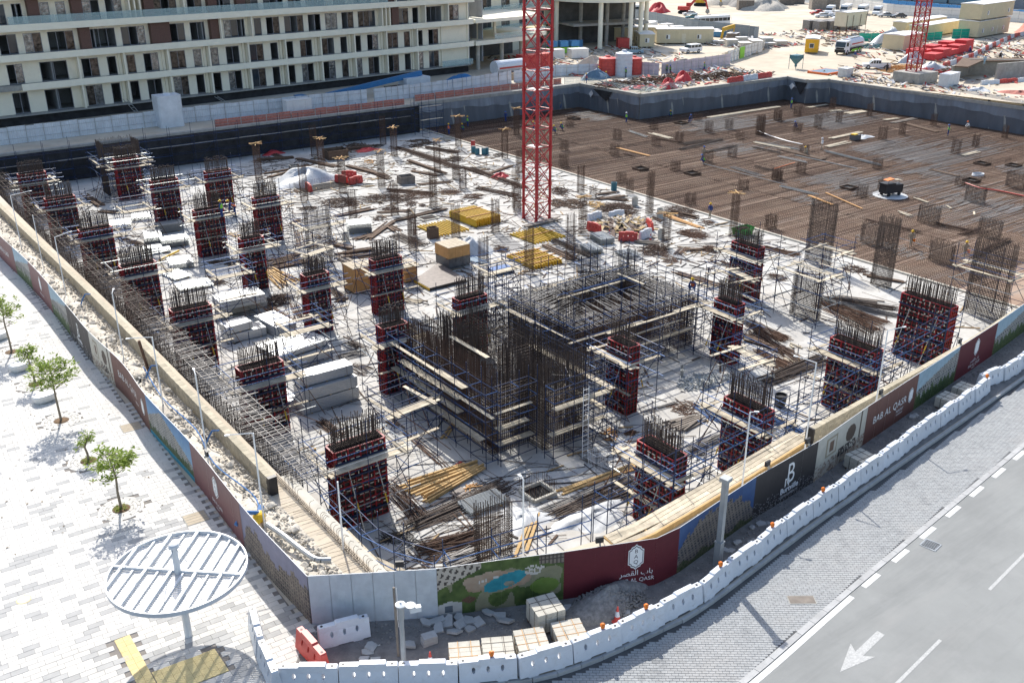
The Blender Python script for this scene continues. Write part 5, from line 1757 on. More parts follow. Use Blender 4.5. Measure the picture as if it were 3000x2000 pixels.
for k,(x,y) in enumerate(TREES):
 z = gz(x,y) + .03
 t = thing('tree_grate','pale ring paved tree pit around the ' + ['tree nearest the canopy','knee high bushy tree','broad crowned tree','thin hidden tree','tree at the left edge','farthest left edge tree'][k],'tree pit',(x,y,z),0,'tree pits')
 MB().lathe([(1.12,-.03),(1.12,-.014)],28).build('bedding','paverjoint',t)
 for j,r_ in enumerate((.5,.66,.82,.98)):
  for s in range(6):
   b = MB(); P2 = [[],[]]
   for q in range(6):
    a = (s + .03 + .94 * q / 5) * math.pi / 3 + j * .4
    P2[1].append(((r_ - .075) * math.cos(a),(r_ - .075) * math.sin(a),.0)); P2[0].append(((r_ + .068) * math.cos(a),(r_ + .068) * math.sin(a),.0))
   b.grid(P2)
   lo_ = [[(p[0],p[1],-.03) for p in row] for row in P2]
   b.grid([P2[1],lo_[1]]); b.grid([lo_[0],P2[0]])
   b.build('ring_stone','paver',t)
 MB().lathe([(.42,-.02),(.3,.03),(.1,.05)],16).build('soil','soil',t)
 if k in (0,1,3):
  cc = [(rt.uniform(-.3,.3),rt.uniform(-.3,.3),.06) for _ in range(40)]
  leaf_mesh(cc,.1,rt).build('ground_cover','leaf',t)
dlv = MB()
for _ in range(150):
 x,y = rt.uniform(3,11),rt.choice([rt.uniform(42,56),rt.uniform(56,74),rt.uniform(60,70)])
 a = rt.uniform(0,6.28); s = rt.uniform(.05,.12); z = gz(x,y) + .05
 dlv.add([(x,y,z),(x + s * math.cos(a) + .03,y + s * math.sin(a),z + .03),(x + 2 * s * math.cos(a),y + 2 * s * math.sin(a),z),(x + s * math.cos(a) - .03,y + s * math.sin(a) + .05,z + .01)],[(0,1,2,3)])
tag(dlv.build('fallen_leaves','deadleaf'),'dry brown leaves scattered over the plaza paving','leaves',kind='stuff')
def seat(label,x,y,rz):
 t = thing('plaza_bench',label,'bench',(x,y,gz(x,y) + .03),rz,'white plaza benches')
 b = MB(); rows = []
 for zz,k in ((0,.78),(.1,.9),(.3,1.0),(.42,1.0),(.46,.95)):
  rows.append([(k * .68 * math.copysign(abs(math.cos(a)) ** .7,math.cos(a)),k * .46 * math.copysign(abs(math.sin(a)) ** .7,math.sin(a)),zz) for a in [2 * math.pi * i / 20 for i in range(21)]])
 b.grid(rows); b.add([r for r in rows[-1][:-1]],[tuple(range(20))])
 b.build('seat_body','seatwhite',t)
 MB().lathe([(.5,.0),(.5,.015)],16).build('base_plate','concrete',t)
seat('white rounded bench block beside the trunk of the broad crowned tree',8.0,57.7,rad(10))
seat('white rounded bench block farther back near the left edge tree',7.8,63.3,rad(20))
seat('white rounded bench block far back at the left edge of the plaza',7.6,69.6,rad(20))
cv = thing('shade_canopy','large round white louvred canopy on a single post over the plaza','canopy',(7.74,32.3,5.03),rad(-42))
R_,zc = 2.62,3.06
MB().bar((0,0,0),(0,0,4.15),.15,20,.12).build('post','steelwhite',cv,smooth=False)
MB().lathe([(.12,4.15),(.2,4.2),(.2,4.3),(.16,4.36),(.05,4.4)],16).build('post_cap','steelwhite',cv)
b = MB(); rows = []
for r_,z in ((R_,zc - .05),(R_,zc + .13),(R_ - .06,zc + .13),(R_ - .06,zc - .05),(R_,zc - .05)):
 rows.append([(r_ * math.cos(2 * math.pi * i / 72),r_ * math.sin(2 * math.pi * i / 72),z) for i in range(73)])
b.grid(rows).build('rim_ring','steelwhite',cv)
MB().bb(-R_ + .06,R_ - .06,-.05,.05,zc - .04,zc + .12).build('main_beam','steelwhite',cv)
x = -2.2
for i in range(10):
 x = -2.25 + i * .5
 yh = math.sqrt(R_ ** 2 - x * x) - .06
 for s in (-1,1):
  w = .035 if i % 2 else .055
  MB().bb(x - w,x + w,min(s * .05,s * yh),max(s * .05,s * yh),zc - .03,zc + (.06 if i % 2 else .11)).build('rib','steelwhite',cv)
b = MB(); y = -R_ + .1
while y < R_ - .08:
 if abs(y) > .06:
  xh = math.sqrt(R_ ** 2 - y * y) - .07
  b.box((0,y,zc - .05),(2 * xh,.066,.012),0)
 y += .105
tag(b.build('louvres','steelwhite',cv),kind='stuff')
for i in range(8):
 a = i * math.pi / 4 + .2
 MB().bar((.1 * math.cos(a),.1 * math.sin(a),4.22),((R_ - .1) * math.cos(a),(R_ - .1) * math.sin(a),zc + .12),.012,5).build('stay_cable','galv',cv)
for x,y,r_,lb in ((2.95,38.6,.3,'small round cream manhole cover in the plaza paving'),):
 t = thing('manhole_cover',lb,'manhole',(x,y,5.034)); MB().lathe([(r_,0),(r_,.008)],20).build('cover_frame','tactile',t); MB().lathe([(r_ * .85,.008),(r_ * .85,.012)],20).build('cover_lid','paver',t)
for tl,x,y,rz,lb in (('c1',1500,1350,-3,'tan slotted access cover at the edge of the hoarding shadow near the canopy'),('c1',1005,655,-3,'access cover half in the hoarding shadow beside the broad crowned tree')):
 c = at(tl,x,y,5.03)
 t = thing('access_cover',lb,'cover',(c.x,c.y,5.034),rad(rz),'plaza access covers')
 MB().bb(-.55,.55,-.5,.5,0,.008).build('cover_frame','concrete',t)
 for i in range(4):
  MB().bb(-.5,.5,-.46 + i * .235,-.26 + i * .235,.008,.014).build('cover_strip','cratetop',t)
# ================================================================== THINGS IN THE PIT
def proj(p):
 c = RM.T @ (np.array(p,float) - np.array([0,0,CAMH]))
 return 1500 + 2830 * c[0] / -c[2],1000 - 2830 * c[1] / -c[2]
def top_z(base,tl,y):
 v = TL[tl][1] + y / TL[tl][2]
 lo,hi = base.z,base.z + 30
 for _ in range(40):
  m = (lo + hi) / 2
  if proj((base.x,base.y,m))[1] > v: lo = m
  else: hi = m
 return lo
DEF = {}
def defer(o,desc,zone,cat,group=None):
 """label later: the things of one look in one place are told apart by their order from the left"""
 o['category'] = cat
 o['group'] = group or desc + 's'
 DEF.setdefault((desc,zone),[]).append(o)
 return o
def flush():
 for (desc,zone),os_ in DEF.items():
  os_.sort(key=lambda o: proj(o.location)[0])
  for i,o in enumerate(os_):
   o['label'] = f'{desc} {zone}' + (f', {ORD[i]} from the left' if len(os_) > 1 else '')
rp = random.Random(17)
def center_mesh(b,name,mats,parent=None,colors=False):
 a = np.array(b.v)
 c = np.array([a[:,0].mean(),a[:,1].mean(),a[:,2].min()])
 b.v = [tuple(v) for v in a - c]
 o = b.build(name,mats,parent,colors=colors)
 o.location = tuple(c)
 return o
def bundle(p,q,n,spread,r,m,z=0.0,tie=True,fan=0.3,h=.14,sag=0):
 """a bundle of long bars between two ground points"""
 b = MB()
 p,q = Vector(p),Vector(q)
 d = (q - p).normalized()
 s = Vector((-d.y,d.x,0))
 L_ = (q - p).length
 for i in range(n):
  o1 = rp.gauss(0,spread * .5)
  o2 = o1 + rp.gauss(0,spread * fan)
  z1 = z + r + max(0,h * (1 - (abs(o1) / (spread + .01))) * rp.random())
  a,e = p + s * o1 + d * rp.uniform(-.3,.3),q + s * o2 + d * rp.uniform(-.35,.35)
  b.bar((a.x,a.y,z1),(e.x,e.y,z1 + rp.uniform(-.03,.05) if z1 > r + z else z + r),r,4,caps=True)
 return b
def heap(c,rx,ry,n,r,h,L_,ang=None,rot=0.0,z=0.0):
 b = MB()
 for i in range(n):
  t,q = rp.uniform(0,6.28),rp.random() ** .5
  ex,ey = rx * q * math.cos(t),ry * q * math.sin(t)
  x,y = c.x + ex * math.cos(rot) - ey * math.sin(rot),c.y + ex * math.sin(rot) + ey * math.cos(rot)
  a = rp.uniform(0,3.14) if ang is None else ang + rp.gauss(0,.45)
  l = L_ * rp.uniform(.4,1.0) / 2
  zz = z + r + h * (1 - q) * rp.random()
  dz = rp.uniform(-.12,.12) * h * 1.2
  z1,z2 = max(z + r,zz - dz),max(z + r,zz + dz)
  b.bar((x - math.cos(a) * l,y - math.sin(a) * l,z1),(x + math.cos(a) * l,y + math.sin(a) * l,z2),r,4,caps=False)
 return b
# ---- slender starter columns on the slab
SC = [('a2',1060,1195,975,1),('a2',505,1295,1060,1),('a2',1390,1325,1075,1),('a2',1550,1120,890,1),('a2',1995,1040,830,1),('a2',1905,1215,990,1),('a2',975,1110,890,0),('a2',450,1200,960,0),('a2',25,1380,1100,1),
      ('z5',345,315,140,1),('z5',155,350,165,0),('z5',395,445,295,0),('z5',535,285,105,1),('z5',600,420,250,0),('z5',685,520,385,0),('z5',790,380,205,0),('z5',900,530,370,0),('z5',900,240,120,0),
      ('z5',1095,505,340,0),('z5',1195,385,190,0),('z5',1212,215,95,0),('z5',935,290,190,0),('b3',540,475,200,1),('b3',445,695,330,0),('b3',130,790,430,0),('b3',525,170,-40,0),('b3',1050,330,-40,0),('b3',1690,510,170,1),
      ('b3',1175,590,330,1),('b2',1205,610,350,0),('b2',1745,900,510,0),('b3',40,320,130,0),('b3',900,470 - 290,60,0),('b3',620,210,120,0)]
for tl,x,y,ty,cr in SC:
 p = at(tl,x,y,0)
 h = min(5.0,top_z(p,tl,ty))
 t = thing('starter_column','','rebar cage',(p.x,p.y,0),rp.uniform(-.1,.1))
 cage_mb(.85,.45,.03,h * (.75 if not cr else .9),.14,.24,.018,h,rng=rp,n=4).build('bars','rust',t)
 if cr:
  for k in range(5):
   a = rp.uniform(0,3.14); l = rp.uniform(.7,1.1)
   MB().beam((-math.cos(a) * l,-math.sin(a) * l,h - .05 + k * .04),(math.cos(a) * l,math.sin(a) * l,h - .02 + k * .04),.09,.035).build('cross_board','cratewood' if k % 2 else 'timber',t)
  defer(t,'slender rusty starter column topped with crossed boards','on the slab','rebar cage','slender starter columns')
 else:
  defer(t,'slender rusty starter column without boards','on the slab','rebar cage','slender starter columns')
# ---- stubs on the mat
ST = [('a3',400,1150,1075),('a3',440,970,905),('a3',785,1190,1100),('a3',805,1065,990),('a3',395,1275,1185),('a3',1085,990,935),('a3',1100,1115,1045),('a3',1280,1085,1010),('a3',1250,1305,1235),('a3',835,1395,1325),('a3',1505,1015,930),('a3',1660,990,915),('a3',1895,1030,880),('a3',1425,925,870),('a3',2030,925,840),('a3',1745,1065,1005),('a3',1685,1200,1130),('a3',1500,1245,1165),('a3',1770,1450,1370),('a3',1365,1560,1480),('a3',2025,1375,1300),
      ('a4',620,845,745),('a4',905,890,790),('a4',1395,960,870),('a4',1940,1055,960),('a4',205,920,840),('a4',355,890,815),('a4',510,980,885),('a4',670,940,860),('a4',355,1010,945),('a4',1005,1070,970),('a4',1155,1030,935),('a4',1565,1175,1070),('a4',1715,1125,1030),('a4',965,1290,1215),('a4',70,1030,885),('a4',405,1175,1110),('a4',380,1325,1250),('a4',200,1375,1300),('a4',845,1510,1425),('a4',1010,1450,1370),('b4',150,440,340),('b3',1980,440,340),('a4',1600,1420,1360)]
for tl,x,y,ty in ST:
 p = at(tl,x,y,.15)
 h = min(3.2,max(1.0,top_z(p,tl,ty) - .1))
 far = p.x > 140
 o = cage_mb(.95,.95 if not far else .6,0,h * .9,.17,.2,.02,h,rng=rp).build('column_stub','rust')
 o.location = (p.x,p.y,.14); o.rotation_euler = (0,0,rp.uniform(-.08,.08))
 defer(o,'small rusty column stub','on the rebar mat','rebar cage','column stubs on the mat')
for tl,x,y,ty in (('a4',2020,1440,1320),('b4',1710,240,130),('b4',1355,400,265),('b4',1450,700,550),('b4',1820,505,370),('b4',920,560,410)):
 p = at(tl,x,y,.15)
 h = max(1.2,top_z(p,tl,ty) - .1)
 o = cage_mb(2.3,.7,0,h * .9,.15,.18,.02,h,rng=rp).build('wall_stub','rebar')
 o.location = (p.x,p.y,.14); o.rotation_euler = (0,0,rad(90))
 defer(o,'broad rusty wall stub','on the rebar mat','rebar cage','wall stubs on the mat')
o = cage_mb(5.5,2.2,0,1.1,.3,.3,.02,1.5,rng=rp).build('sump_cage','rust'); p = at('a4',480,890,.15); o.location = (p.x,p.y,.14); o.rotation_euler = (0,0,rad(80))
tag(o,'long low see-through cage at the far end of the rebar mat','rebar cage')
for tl,x,y in (('a3',985,1295),('a3',1295,945),('a3',1380,1330),('a3',475,910),('a4',750,1440),('a4',2010,1270),('a4',1770,1255),('a4',1690,1385)):
 p = at(tl,x,y,.2)
 t = thing('opening_box','','opening box',(p.x,p.y,.12),rp.uniform(-.1,.1))
 for s in (-1,1):
  MB().bb(-.8,.8,s * .78 - .04,s * .78 + .04,.0,.32).build('side_board','oldwood',t); MB().bb(s * .78 - .04,s * .78 + .04,-.73,.73,0,.31).build('side_board','oldwood',t)
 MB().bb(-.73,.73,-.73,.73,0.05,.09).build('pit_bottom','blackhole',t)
 b = MB()
 for k in range(9):
  for s in (-1,1): b.bar((-.8 + k * .2,s * .88,0),(-.8 + k * .2,s * .88,1.0),.014,3)
 b.build('bars','rust',t)
 defer(t,'square dark timber opening box','in the rebar mat','opening box','opening boxes in the mat')
# ---- loose long things on the mat: tile,ends,material,width,height
LB = [('a3',905,1005,1035,1050,'galv',6),('a3',1065,1020,1220,1060,'plank',3),('a3',1310,1105,1520,1070,'rebar',22),('a3',1285,1145,1610,1070,'rebar',22),('a3',1480,1165,1715,1115,'rebar',26),('a3',820,1135,1050,1195,'cratewood',2),('a3',1100,1065,1305,1095,'rust',10),('a3',1500,900,2040,815,'plank',3),('a3',1870,1090,2200,1150,'galv',3),('a3',1460,1260,2091,1420,'galv',3),('a3',1690,1280,1910,1350,'rebargrey',16),('a3',1850,1130,2060,1175,'rebar',14),('a3',870,1180,930,1195,'rust',8),('a3',1860,1275,1985,1305,'rebar',14),
      ('a4',35,1090,310,1140,'plank',4),('a4',340,1190,800,1290,'galv',3),('a4',570,1160,1000,1270,'galv',8),('a4',225,1425,505,1490,'galv',6),('a4',175,1295,345,1245,'hivisorange',1),('a4',610,1060,840,1010,'plank',3),('a4',570,1125,740,1085,'plank',4),('a4',1190,945,1440,1010,'oldwood',5),('a4',725,870,870,850,'plank',8),('a4',1010,920,1125,905,'plank',3),('a4',1075,940,1250,905,'greywood',4),('a4',1615,1190,1730,1160,'plank',3),('a4',1385,1300,1600,1350,'oldwood',3),('a4',240,1140,560,1220,'oldwood',6),('a4',210,1200,420,1245,'galv',4),('a4',460,1500,640,1568,'cratewood',2),('a4',600,850,690,845,'plank',5),('a4',430,825,580,800,'plank',3),
      ('b4',1265,210,1360,245,'plank',2),('b4',1140,315,1230,345,'plank',2),('b4',890,380,1290,470,'rust',5),('b4',1500,265,1540,290,'plank',1),('b4',1710,310,1720,340,'plank',1),('b4',1620,490,1740,440,'rust',20),('b4',1400,400,1700,470,'rust',16),('b4',1680,670,1980,520,'rust',14),('b4',1130,520,1380,600,'galv',1),('b4',840,290,560,170,'cratewood',1),('b4',1630,100,2060,190,'rust',10),('b3',650,340,890,440,'rebargrey',24)]
NM = {'galv': ('galvanised tube bundle','tube bundle'),'plank': ('pale timber board pile','boards'),'rebar': ('dark rebar bundle','rebar bundle'),'rust': ('rusty bar bundle','rebar bundle'),'cratewood': ('orange brown batten','batten'),'rebargrey': ('grey new bar bundle','rebar bundle'),'hivisorange': ('orange plastic pipe','pipe'),'oldwood': ('weathered dark timber bundle','timber'),'greywood': ('grey timber bundle','timber')}
for tl,x0,y0,x1,y1,m,n in LB:
 p,q = at(tl,x0,y0,.24),at(tl,x1,y1,.24)
 if m in ('plank','cratewood','oldwood','greywood'):
  b = MB(); d = (q - p).normalized(); s = Vector((-d.y,d.x,0))
  for i in range(n):
   o_ = (i - n / 2) * .22 + rp.uniform(-.05,.05)
   a,e = p + s * o_ + d * rp.uniform(-.4,.4),q + s * (o_ + rp.uniform(-.2,.2))
   b.beam((a.x,a.y,.26 + .02 * (i % 3)),(e.x,e.y,.26 + .02 * (i % 2)),.2,.07)
 else:
  b = bundle(p,q,n,.06 * n ** .75,.035 if n < 9 else .022,m,.22,h=.2)
 o = center_mesh(b,'loose_' + NM[m][1].replace(' ','_'),m)
 defer(o,NM[m][0],'lying on the rebar mat',NM[m][1],'loose lengths on the mat')
hs = MB().path(smoothpath([tuple(at('a4',x,y,.3)) for x,y in ((50,1000),(150,1040),(280,1080),(395,1105))],4),.06,6)
tag(center_mesh(hs,'white_hose','steelwhite'),'long pale hose curving over the far left part of the rebar mat','hose')
hs = MB().path(smoothpath([tuple(at('a4',x,y,.35)) for x,y in ((1640,1400),(1760,1440),(1900,1460),(2091,1500))],4),.07,6)
tag(center_mesh(hs,'striped_hose','redplas'),'red and white hose looping by the right edge of the rebar mat','hose')
# ---- bundles and heaps on the slab: tile,ends,kind,count,spread
SB = [('a2',320,1215,640,1280,'oldwood',8),('a2',55,1330,265,1295,'oldwood',6),('a2',100,1355,260,1310,'oldwood',6),('a2',610,1150,880,1130,'oldwood',12),('a2',1080,1130,1450,1240,'rust',40),('a2',1200,1170,1560,1290,'rust',44),('a2',1180,1235,1450,1330,'oldwood',9),('a2',700,1270,1010,1350,'oldwood',9),('a2',800,1285,1030,1370,'oldwood',8),('a2',1205,1310,1390,1345,'oldwood',5),('a2',1260,1410,1510,1390,'oldwood',4),('a2',1310,1130,1560,1170,'rust',30),('a2',1650,1290,2060,1440,'rust',40),('a2',1580,1280,1740,1330,'rust',26),('a2',1780,1330,1960,1270,'oldwood',5),('a2',1010,1455,1340,1480,'rustlt',34),('a2',1700,1440,2000,1500,'rust',26),('a2',980,1270,1070,1330,'galv',8),('a2',310,1290,420,1255,'oldwood',4),('a2',30,1225,280,1210,'oldwood',12),
      ('b2',600,350,900,285,'oldwood',5),('b2',930,320,1180,305,'oldwood',4),('b2',1055,385,1445,290,'oldwood',5),('b2',640,640,900,600,'oldwood',10),('b2',640,668,950,640,'oldwood',10),('b2',770,522,900,480,'oldwood',6),('b2',850,525,1040,390,'oldwood',7),('b2',1010,420,1095,465,'oldwood',5),('b2',1070,490,1280,575,'rebar',40),('b2',80,692,340,640,'oldwood',8),('b2',90,722,345,672,'oldwood',8),('b2',80,755,420,690,'oldwood',7),('b2',90,1050,270,1165,'rustlt',30),('b2',285,1030,345,1150,'rustlt',26),('b2',560,890,650,980,'rust',22),('b2',600,992,700,985,'oldwood',5),('b2',1150,990,1300,1005,'plank',5),('b2',630,1432,830,1385,'rebargrey',26),('b2',710,1318,835,1372,'rebar',26),('b2',760,1490,870,1545,'rebar',22),('b2',320,470,340,590,'oldwood',4),('b2',320,575,460,580,'oldwood',6),('b2',580,560,740,600,'oldwood',9),('b2',640,660,730,720,'greywood',8),('b2',300,150,340,165,'oldwood',4),
      ('b3',110,430,370,368,'greywood',9),('b3',255,572,480,680,'oldwood',7),('b3',320,530,630,670,'rebar',22),('b3',630,182,800,160,'oldwood',5),('b3',640,222,870,190,'oldwood',6),('b3',660,205,890,228,'oldwood',6),('b3',1160,332,1460,440,'cratewood',4),('b3',1230,310,1420,362,'oldwood',9),('b3',1060,350,1150,385,'oldwood',4),('b3',960,545,1120,562,'greywood',9),('b3',1290,470,1470,520,'rustlt',34),('b3',1270,640,1330,590,'rustlt',20),('b3',1340,605,1470,600,'oldwood',6),('b3',1260,775,1580,880,'oldwood',5),('b3',1320,830,1570,895,'plank',3),('b3',1340,980,1490,1012,'oldwood',5),('b3',1540,690,1800,760,'rustlt',24),('b3',1780,1250,2091,1390,'oldwood',6),('b3',1830,1160,2091,1300,'rustlt',36),('b3',1760,1130,2000,1250,'rebargrey',30),
      ('b4',100,585,350,650,'rustlt',34),('b4',540,975,1100,1060,'rebar',30),('b4',570,995,1120,1115,'rebargrey',26),('b4',530,1010,960,1230,'rustlt',40),('b4',640,1030,1020,1180,'rustlt',36),('b4',20,1385,260,1510,'rustlt',56),('b4',0,1300,290,1385,'oldwood',5),('b4',20,1222,370,1470,'rust',30),('b4',0,1182,260,1292,'rustlt',40),('c4',90,310,560,130,'rebar',56),('b4',640,960,1000,1010,'greywood',5),('b4',880,800,1180,850,'oldwood',5),('b4',340,1330,400,1360,'plank',3),('b4',250,1420,330,1460,'plank',2),
      ('c3',1340,860,1600,735,'rebargrey',34),('c3',350,1340,960,1075,'rebar',50),('c3',370,1142,960,932,'timber',3),('c3',560,1080,960,950,'cratewood',3),('c3',200,1310,900,1035,'rebargrey',14),('c3',1430,480,1620,620,'scafblue',22),('c4',190,590,390,705,'scafblue',26),('c3',1000,540,1250,470,'rebargrey',8),
      ('c2',1170,1412,1900,1092,'rebar',34),('d2',1420,330,1910,215,'rust',60),('c2',1020,1085,1260,1350,'rust',26),('c2',490,610,640,722,'rust',26),('c2',1140,690,1440,950,'rustlt',9),('c2',1010,580,1090,660,'oldwood',4),('d2',1640,430,1910,330,'rebargrey',40),('c2',250,830,470,790,'timber',2),('c2',1420,715,1550,530,'timber',2),('d2',2270,340,2352,40,'timber',3),('c3',60,1560,140,1320,'timber',2),
      ('b1',650,190,780,270,'oldwood',9),('b1',870,500,1060,570,'rust',24),('b1',780,310,910,320,'oldwood',6),('b1',1580,820,1700,870,'rust',30),('b1',1700,700,1620,710,'oldwood',5),('b1',1740,480,1830,500,'timber',4),('a2',200,1210,120,1180,'oldwood',6)]
NM.update({'rustlt': ('rust brown bar bundle','rebar bundle'),'timber': ('yellow timber batten pair','battens'),'scafblue': ('blue scaffold tube pile','tubes')})
WOODS = ('plank','cratewood','oldwood','greywood','timber')
def zone(p):
 u,v = proj(p)
 if v < 620: return 'on the far slab behind the crane' if u < 1560 else 'at the far mat edge'
 if p.x > 56: return 'right of the back core'
 if u < 850: return 'among the left columns'
 if p.y > 58: return 'on the middle slab by the crane'
 if p.y < 41: return 'on the front slab'
 return 'beside the rebar cores'
for tl,x0,y0,x1,y1,m,n in SB:
 p,q = at(tl,x0,y0,.06),at(tl,x1,y1,.06)
 if m in WOODS:
  b = MB(); d = (q - p).normalized(); s = Vector((-d.y,d.x,0))
  for i in range(n):
   o_ = ((i % 4) - 1.5) * .24 + rp.uniform(-.06,.06)
   zz = .05 + .1 * (i // 4)
   a,e = p + s * o_ + d * rp.uniform(-.5,.5),q + s * (o_ + rp.uniform(-.25,.25)) + d * rp.uniform(-.5,.3)
   b.beam((a.x,a.y,zz),(e.x,e.y,zz + rp.uniform(0,.04)),rp.uniform(.1,.22),.08)
 else:
  b = bundle(p,q,n,.085 * n ** .6,.022 if m != 'scafblue' else .03,m,0,h=.3 if n > 20 else .1)
 o = center_mesh(b,NM[m][1].replace(' ','_') if NM[m][1] not in ('boards','tubes','battens','timber') else 'loose_' + NM[m][1],m)
 defer(o,NM[m][0],zone(o.location),NM[m][1],'loose lengths on the slab')
HP = [('b2',650,250,140,35,'rust',150),('b2',1000,220,190,35,'rust',150),('b2',400,290,70,15,'rust',60),('b2',1030,295,60,15,'rust',60),('b2',940,365,45,20,'rust',60),('b2',1480,165,80,20,'rustlt',90),('b2',305,400,35,70,'rustlt',90),('b2',170,1000,90,55,'rust',160),('b2',1190,255,40,20,'rust',60),('b2',1275,270,25,20,'rust',50),('b2',1885,605,55,25,'rust',90),('b2',1250,190,120,25,'rustlt',90),('b2',1650,200,70,20,'rustlt',70),
      ('b3',810,300,125,50,'rust',260),('b3',365,160,65,35,'rust',110),('b3',1300,320,120,45,'rust',150),('b3',1090,615,105,40,'rust',170),('b3',1520,610,55,65,'rustlt',120),('b3',480,260,80,40,'oldwood',70),('b3',350,250,60,30,'oldwood',60),('b3',640,260,60,25,'timber',40),('b3',1390,480,90,30,'rustlt',90),('b3',1500,400,40,30,'rustlt',60),('b3',1200,680,60,30,'rustlt',60),('b4',790,755,80,25,'rust',70),('b4',200,820,70,25,'rust',60),('b4',900,790,40,20,'rust',30),('a2',1520,1220,60,40,'rebar',120),('a2',760,1130,130,30,'oldwood',70),('a2',930,1120,40,25,'rebar',80),('a2',1250,1100,110,30,'oldwood',60),('a2',1480,1060,60,25,'plank',30),('a2',1860,1190,40,20,'rebar',60),('a2',870,1240,40,20,'cratewood',20),('a2',90,1230,110,25,'rebar',60),
      ('c3',750,720,60,60,'cratewood',26),('c3',910,700,50,20,'rustlt',40),('c3',1320,510,100,55,'rustlt',60),('b1',1780,700,50,45,'rebar',90),('d2',1230,230,150,60,'black',60),('c2',1660,1130,60,30,'cratewood',14)]
HN = {'rust': 'tangled rusty rebar heap','rustlt': 'scatter of thin rusty bars','oldwood': 'weathered timber offcut heap','timber': 'yellow timber offcut heap','rebar': 'dark rebar coil heap','plank': 'pale board offcut heap','cratewood': 'orange brown wood scraps','black': 'tangle of black cables'}
for tl,x,y,rx,ry,m,n in HP:
 c = at(tl,x,y,0); e = at(tl,x + rx,y,0); f = at(tl,x,y - ry,0)
 d1,d2 = e - c,f - c
 b = heap(c,d1.length,min(d2.length,d1.length * 1.6),n,.02 if m not in WOODS else .045,.55 if n > 100 else .25,min(2.6,d1.length * 1.1) if m in WOODS else min(3.0,d1.length * 1.4),None,math.atan2(d1.y,d1.x))
 o = center_mesh(b,'scrap_heap',m)
 defer(o,HN[m],zone(o.location),'scrap heap','scrap heaps on the slab')
ofc = MB()
for _ in range(1700):
 x,y = rp.uniform(20,81),rp.uniform(33,131)
 if rp.random() < .75 and not (x > 40 and y > 58): x,y = rp.uniform(40,81),rp.uniform(60,128)
 a = rp.uniform(0,3.14); l = rp.uniform(.15,1.0) * (1 if rp.random() < .85 else 1.9)
 ofc.col = rp.choice([(.10,.06,.04),(.35,.24,.12),(.12,.08,.06),(.30,.28,.25),(.05,.04,.035)])
 ofc.beam((x - math.cos(a) * l,y - math.sin(a) * l,.04),(x + math.cos(a) * l,y + math.sin(a) * l,.04),rp.uniform(.05,.14),.05)
tag(ofc.build('offcuts','multi',colors=True),'small offcuts and sticks littering the slab','offcuts',kind='stuff')
lbar = MB()
for _ in range(1500):
 if rp.random() < .62: x,y = rp.uniform(38,81),rp.uniform(59,128)
 else: x,y = rp.choice([(rp.uniform(22,30),rp.uniform(36,125)),(rp.uniform(31,40),rp.uniform(58,118)),(rp.uniform(38,80),rp.uniform(33,58)),(rp.uniform(20,40),rp.uniform(34,42))])
 a = rp.choice([0.1,1.5,rp.uniform(0,3.14),-.5]) + rp.gauss(0,.12); l = rp.uniform(.8,3.4)
 lbar.col = rp.choice([(.09,.05,.03),(.12,.07,.045),(.06,.045,.038),(.20,.18,.16),(.06,.045,.038)])
 lbar.bar((x - math.cos(a) * l,y - math.sin(a) * l,.03),(x + math.cos(a) * l,y + math.sin(a) * l,.03 + rp.uniform(0,.06)),rp.choice([.014,.018,.03]),3,caps=False)
tag(lbar.build('loose_bars','multi',colors=True),'loose bars strewn all over the slab','loose bars',kind='stuff')
# ---- stacks of silver panels
def pack(label,tl,x0,y0,x1,y1,depth,h,zb=0.0,rz=None,m='profile',ribs=7,cat='panel pack'):
 p,q = at(tl,x0,y0,zb),at(tl,x1,y1,zb)
 L_ = (q - p).length
 a = math.atan2(q.y - p.y,q.x - p.x)
 t = thing('panel_pack',label,cat,(p.x,p.y,zb),a,'silver panel packs')
 n = max(2,round(h / .14))
 for k in range(n):
  b = MB()
  z0,z1 = .08 + (h - .08) * k / n,.08 + (h - .08) * (k + 1) / n - .012
  b.bb(rp.uniform(-.02,.02),L_ + rp.uniform(-.02,.02),0,depth,z0,z1)
  if k == n - 1:
   for r_ in range(ribs):
    yy = depth * (r_ + .5) / ribs
    b.bb(0,L_,yy - depth / ribs * .38,yy + depth / ribs * .38,z1,z1 + .025)
  b.build('panel',m,t)
 for f in (.15,.5,.85):
  MB().bb(L_ * f - .05,L_ * f + .05,0.02,depth - .02,0,.08).build('bearer','timber',t)
 for f in (.12,.88):
  b = MB().bb(L_ * f - .012,L_ * f + .012,-.006,depth + .006,h + .02,h + .028)
  b.bb(L_ * f - .012,L_ * f + .012,-.008,-.003,.05,h + .02); b.bb(L_ * f - .012,L_ * f + .012,depth + .003,depth + .008,.05,h + .02)
  b.build('strap','strap',t)
 return t
pack('silver panel pack at the bottom of the nearest three tier stack','z6',875,715,1240,600,1.5,.95)
pack('silver panel pack in the middle of the nearest three tier stack','z6',870,640 - 12,1228,535 - 12,1.5,.85,.98)
pack('silver panel pack on top of the nearest three tier stack','z6',850,535,1200,440,1.3,.75,1.86)
pack('low silver panel pack behind the nearest three tier stack','z6',770,690,870,660,2.6,.8)
pack('wide ribbed silver panel pack, lower tier, middle of the row','z6',830,420,1065,330,2.2,1.0)
pack('wide ribbed silver panel pack, upper tier, middle of the row','z6',700,360,1040,245,3.0,.45,1.03)
pack('silver panel pack lying crosswise left of the slim formwork','z6',700,205,830,165,3.6,.95)
pack('silver panel pack, bottom tier of the stepped stack','z6',380,245,632,185,1.6,.75)
pack('silver panel pack, short top tier of the stepped stack','z6',375,180 + 5,540,135 + 5,1.5,.65,.78)
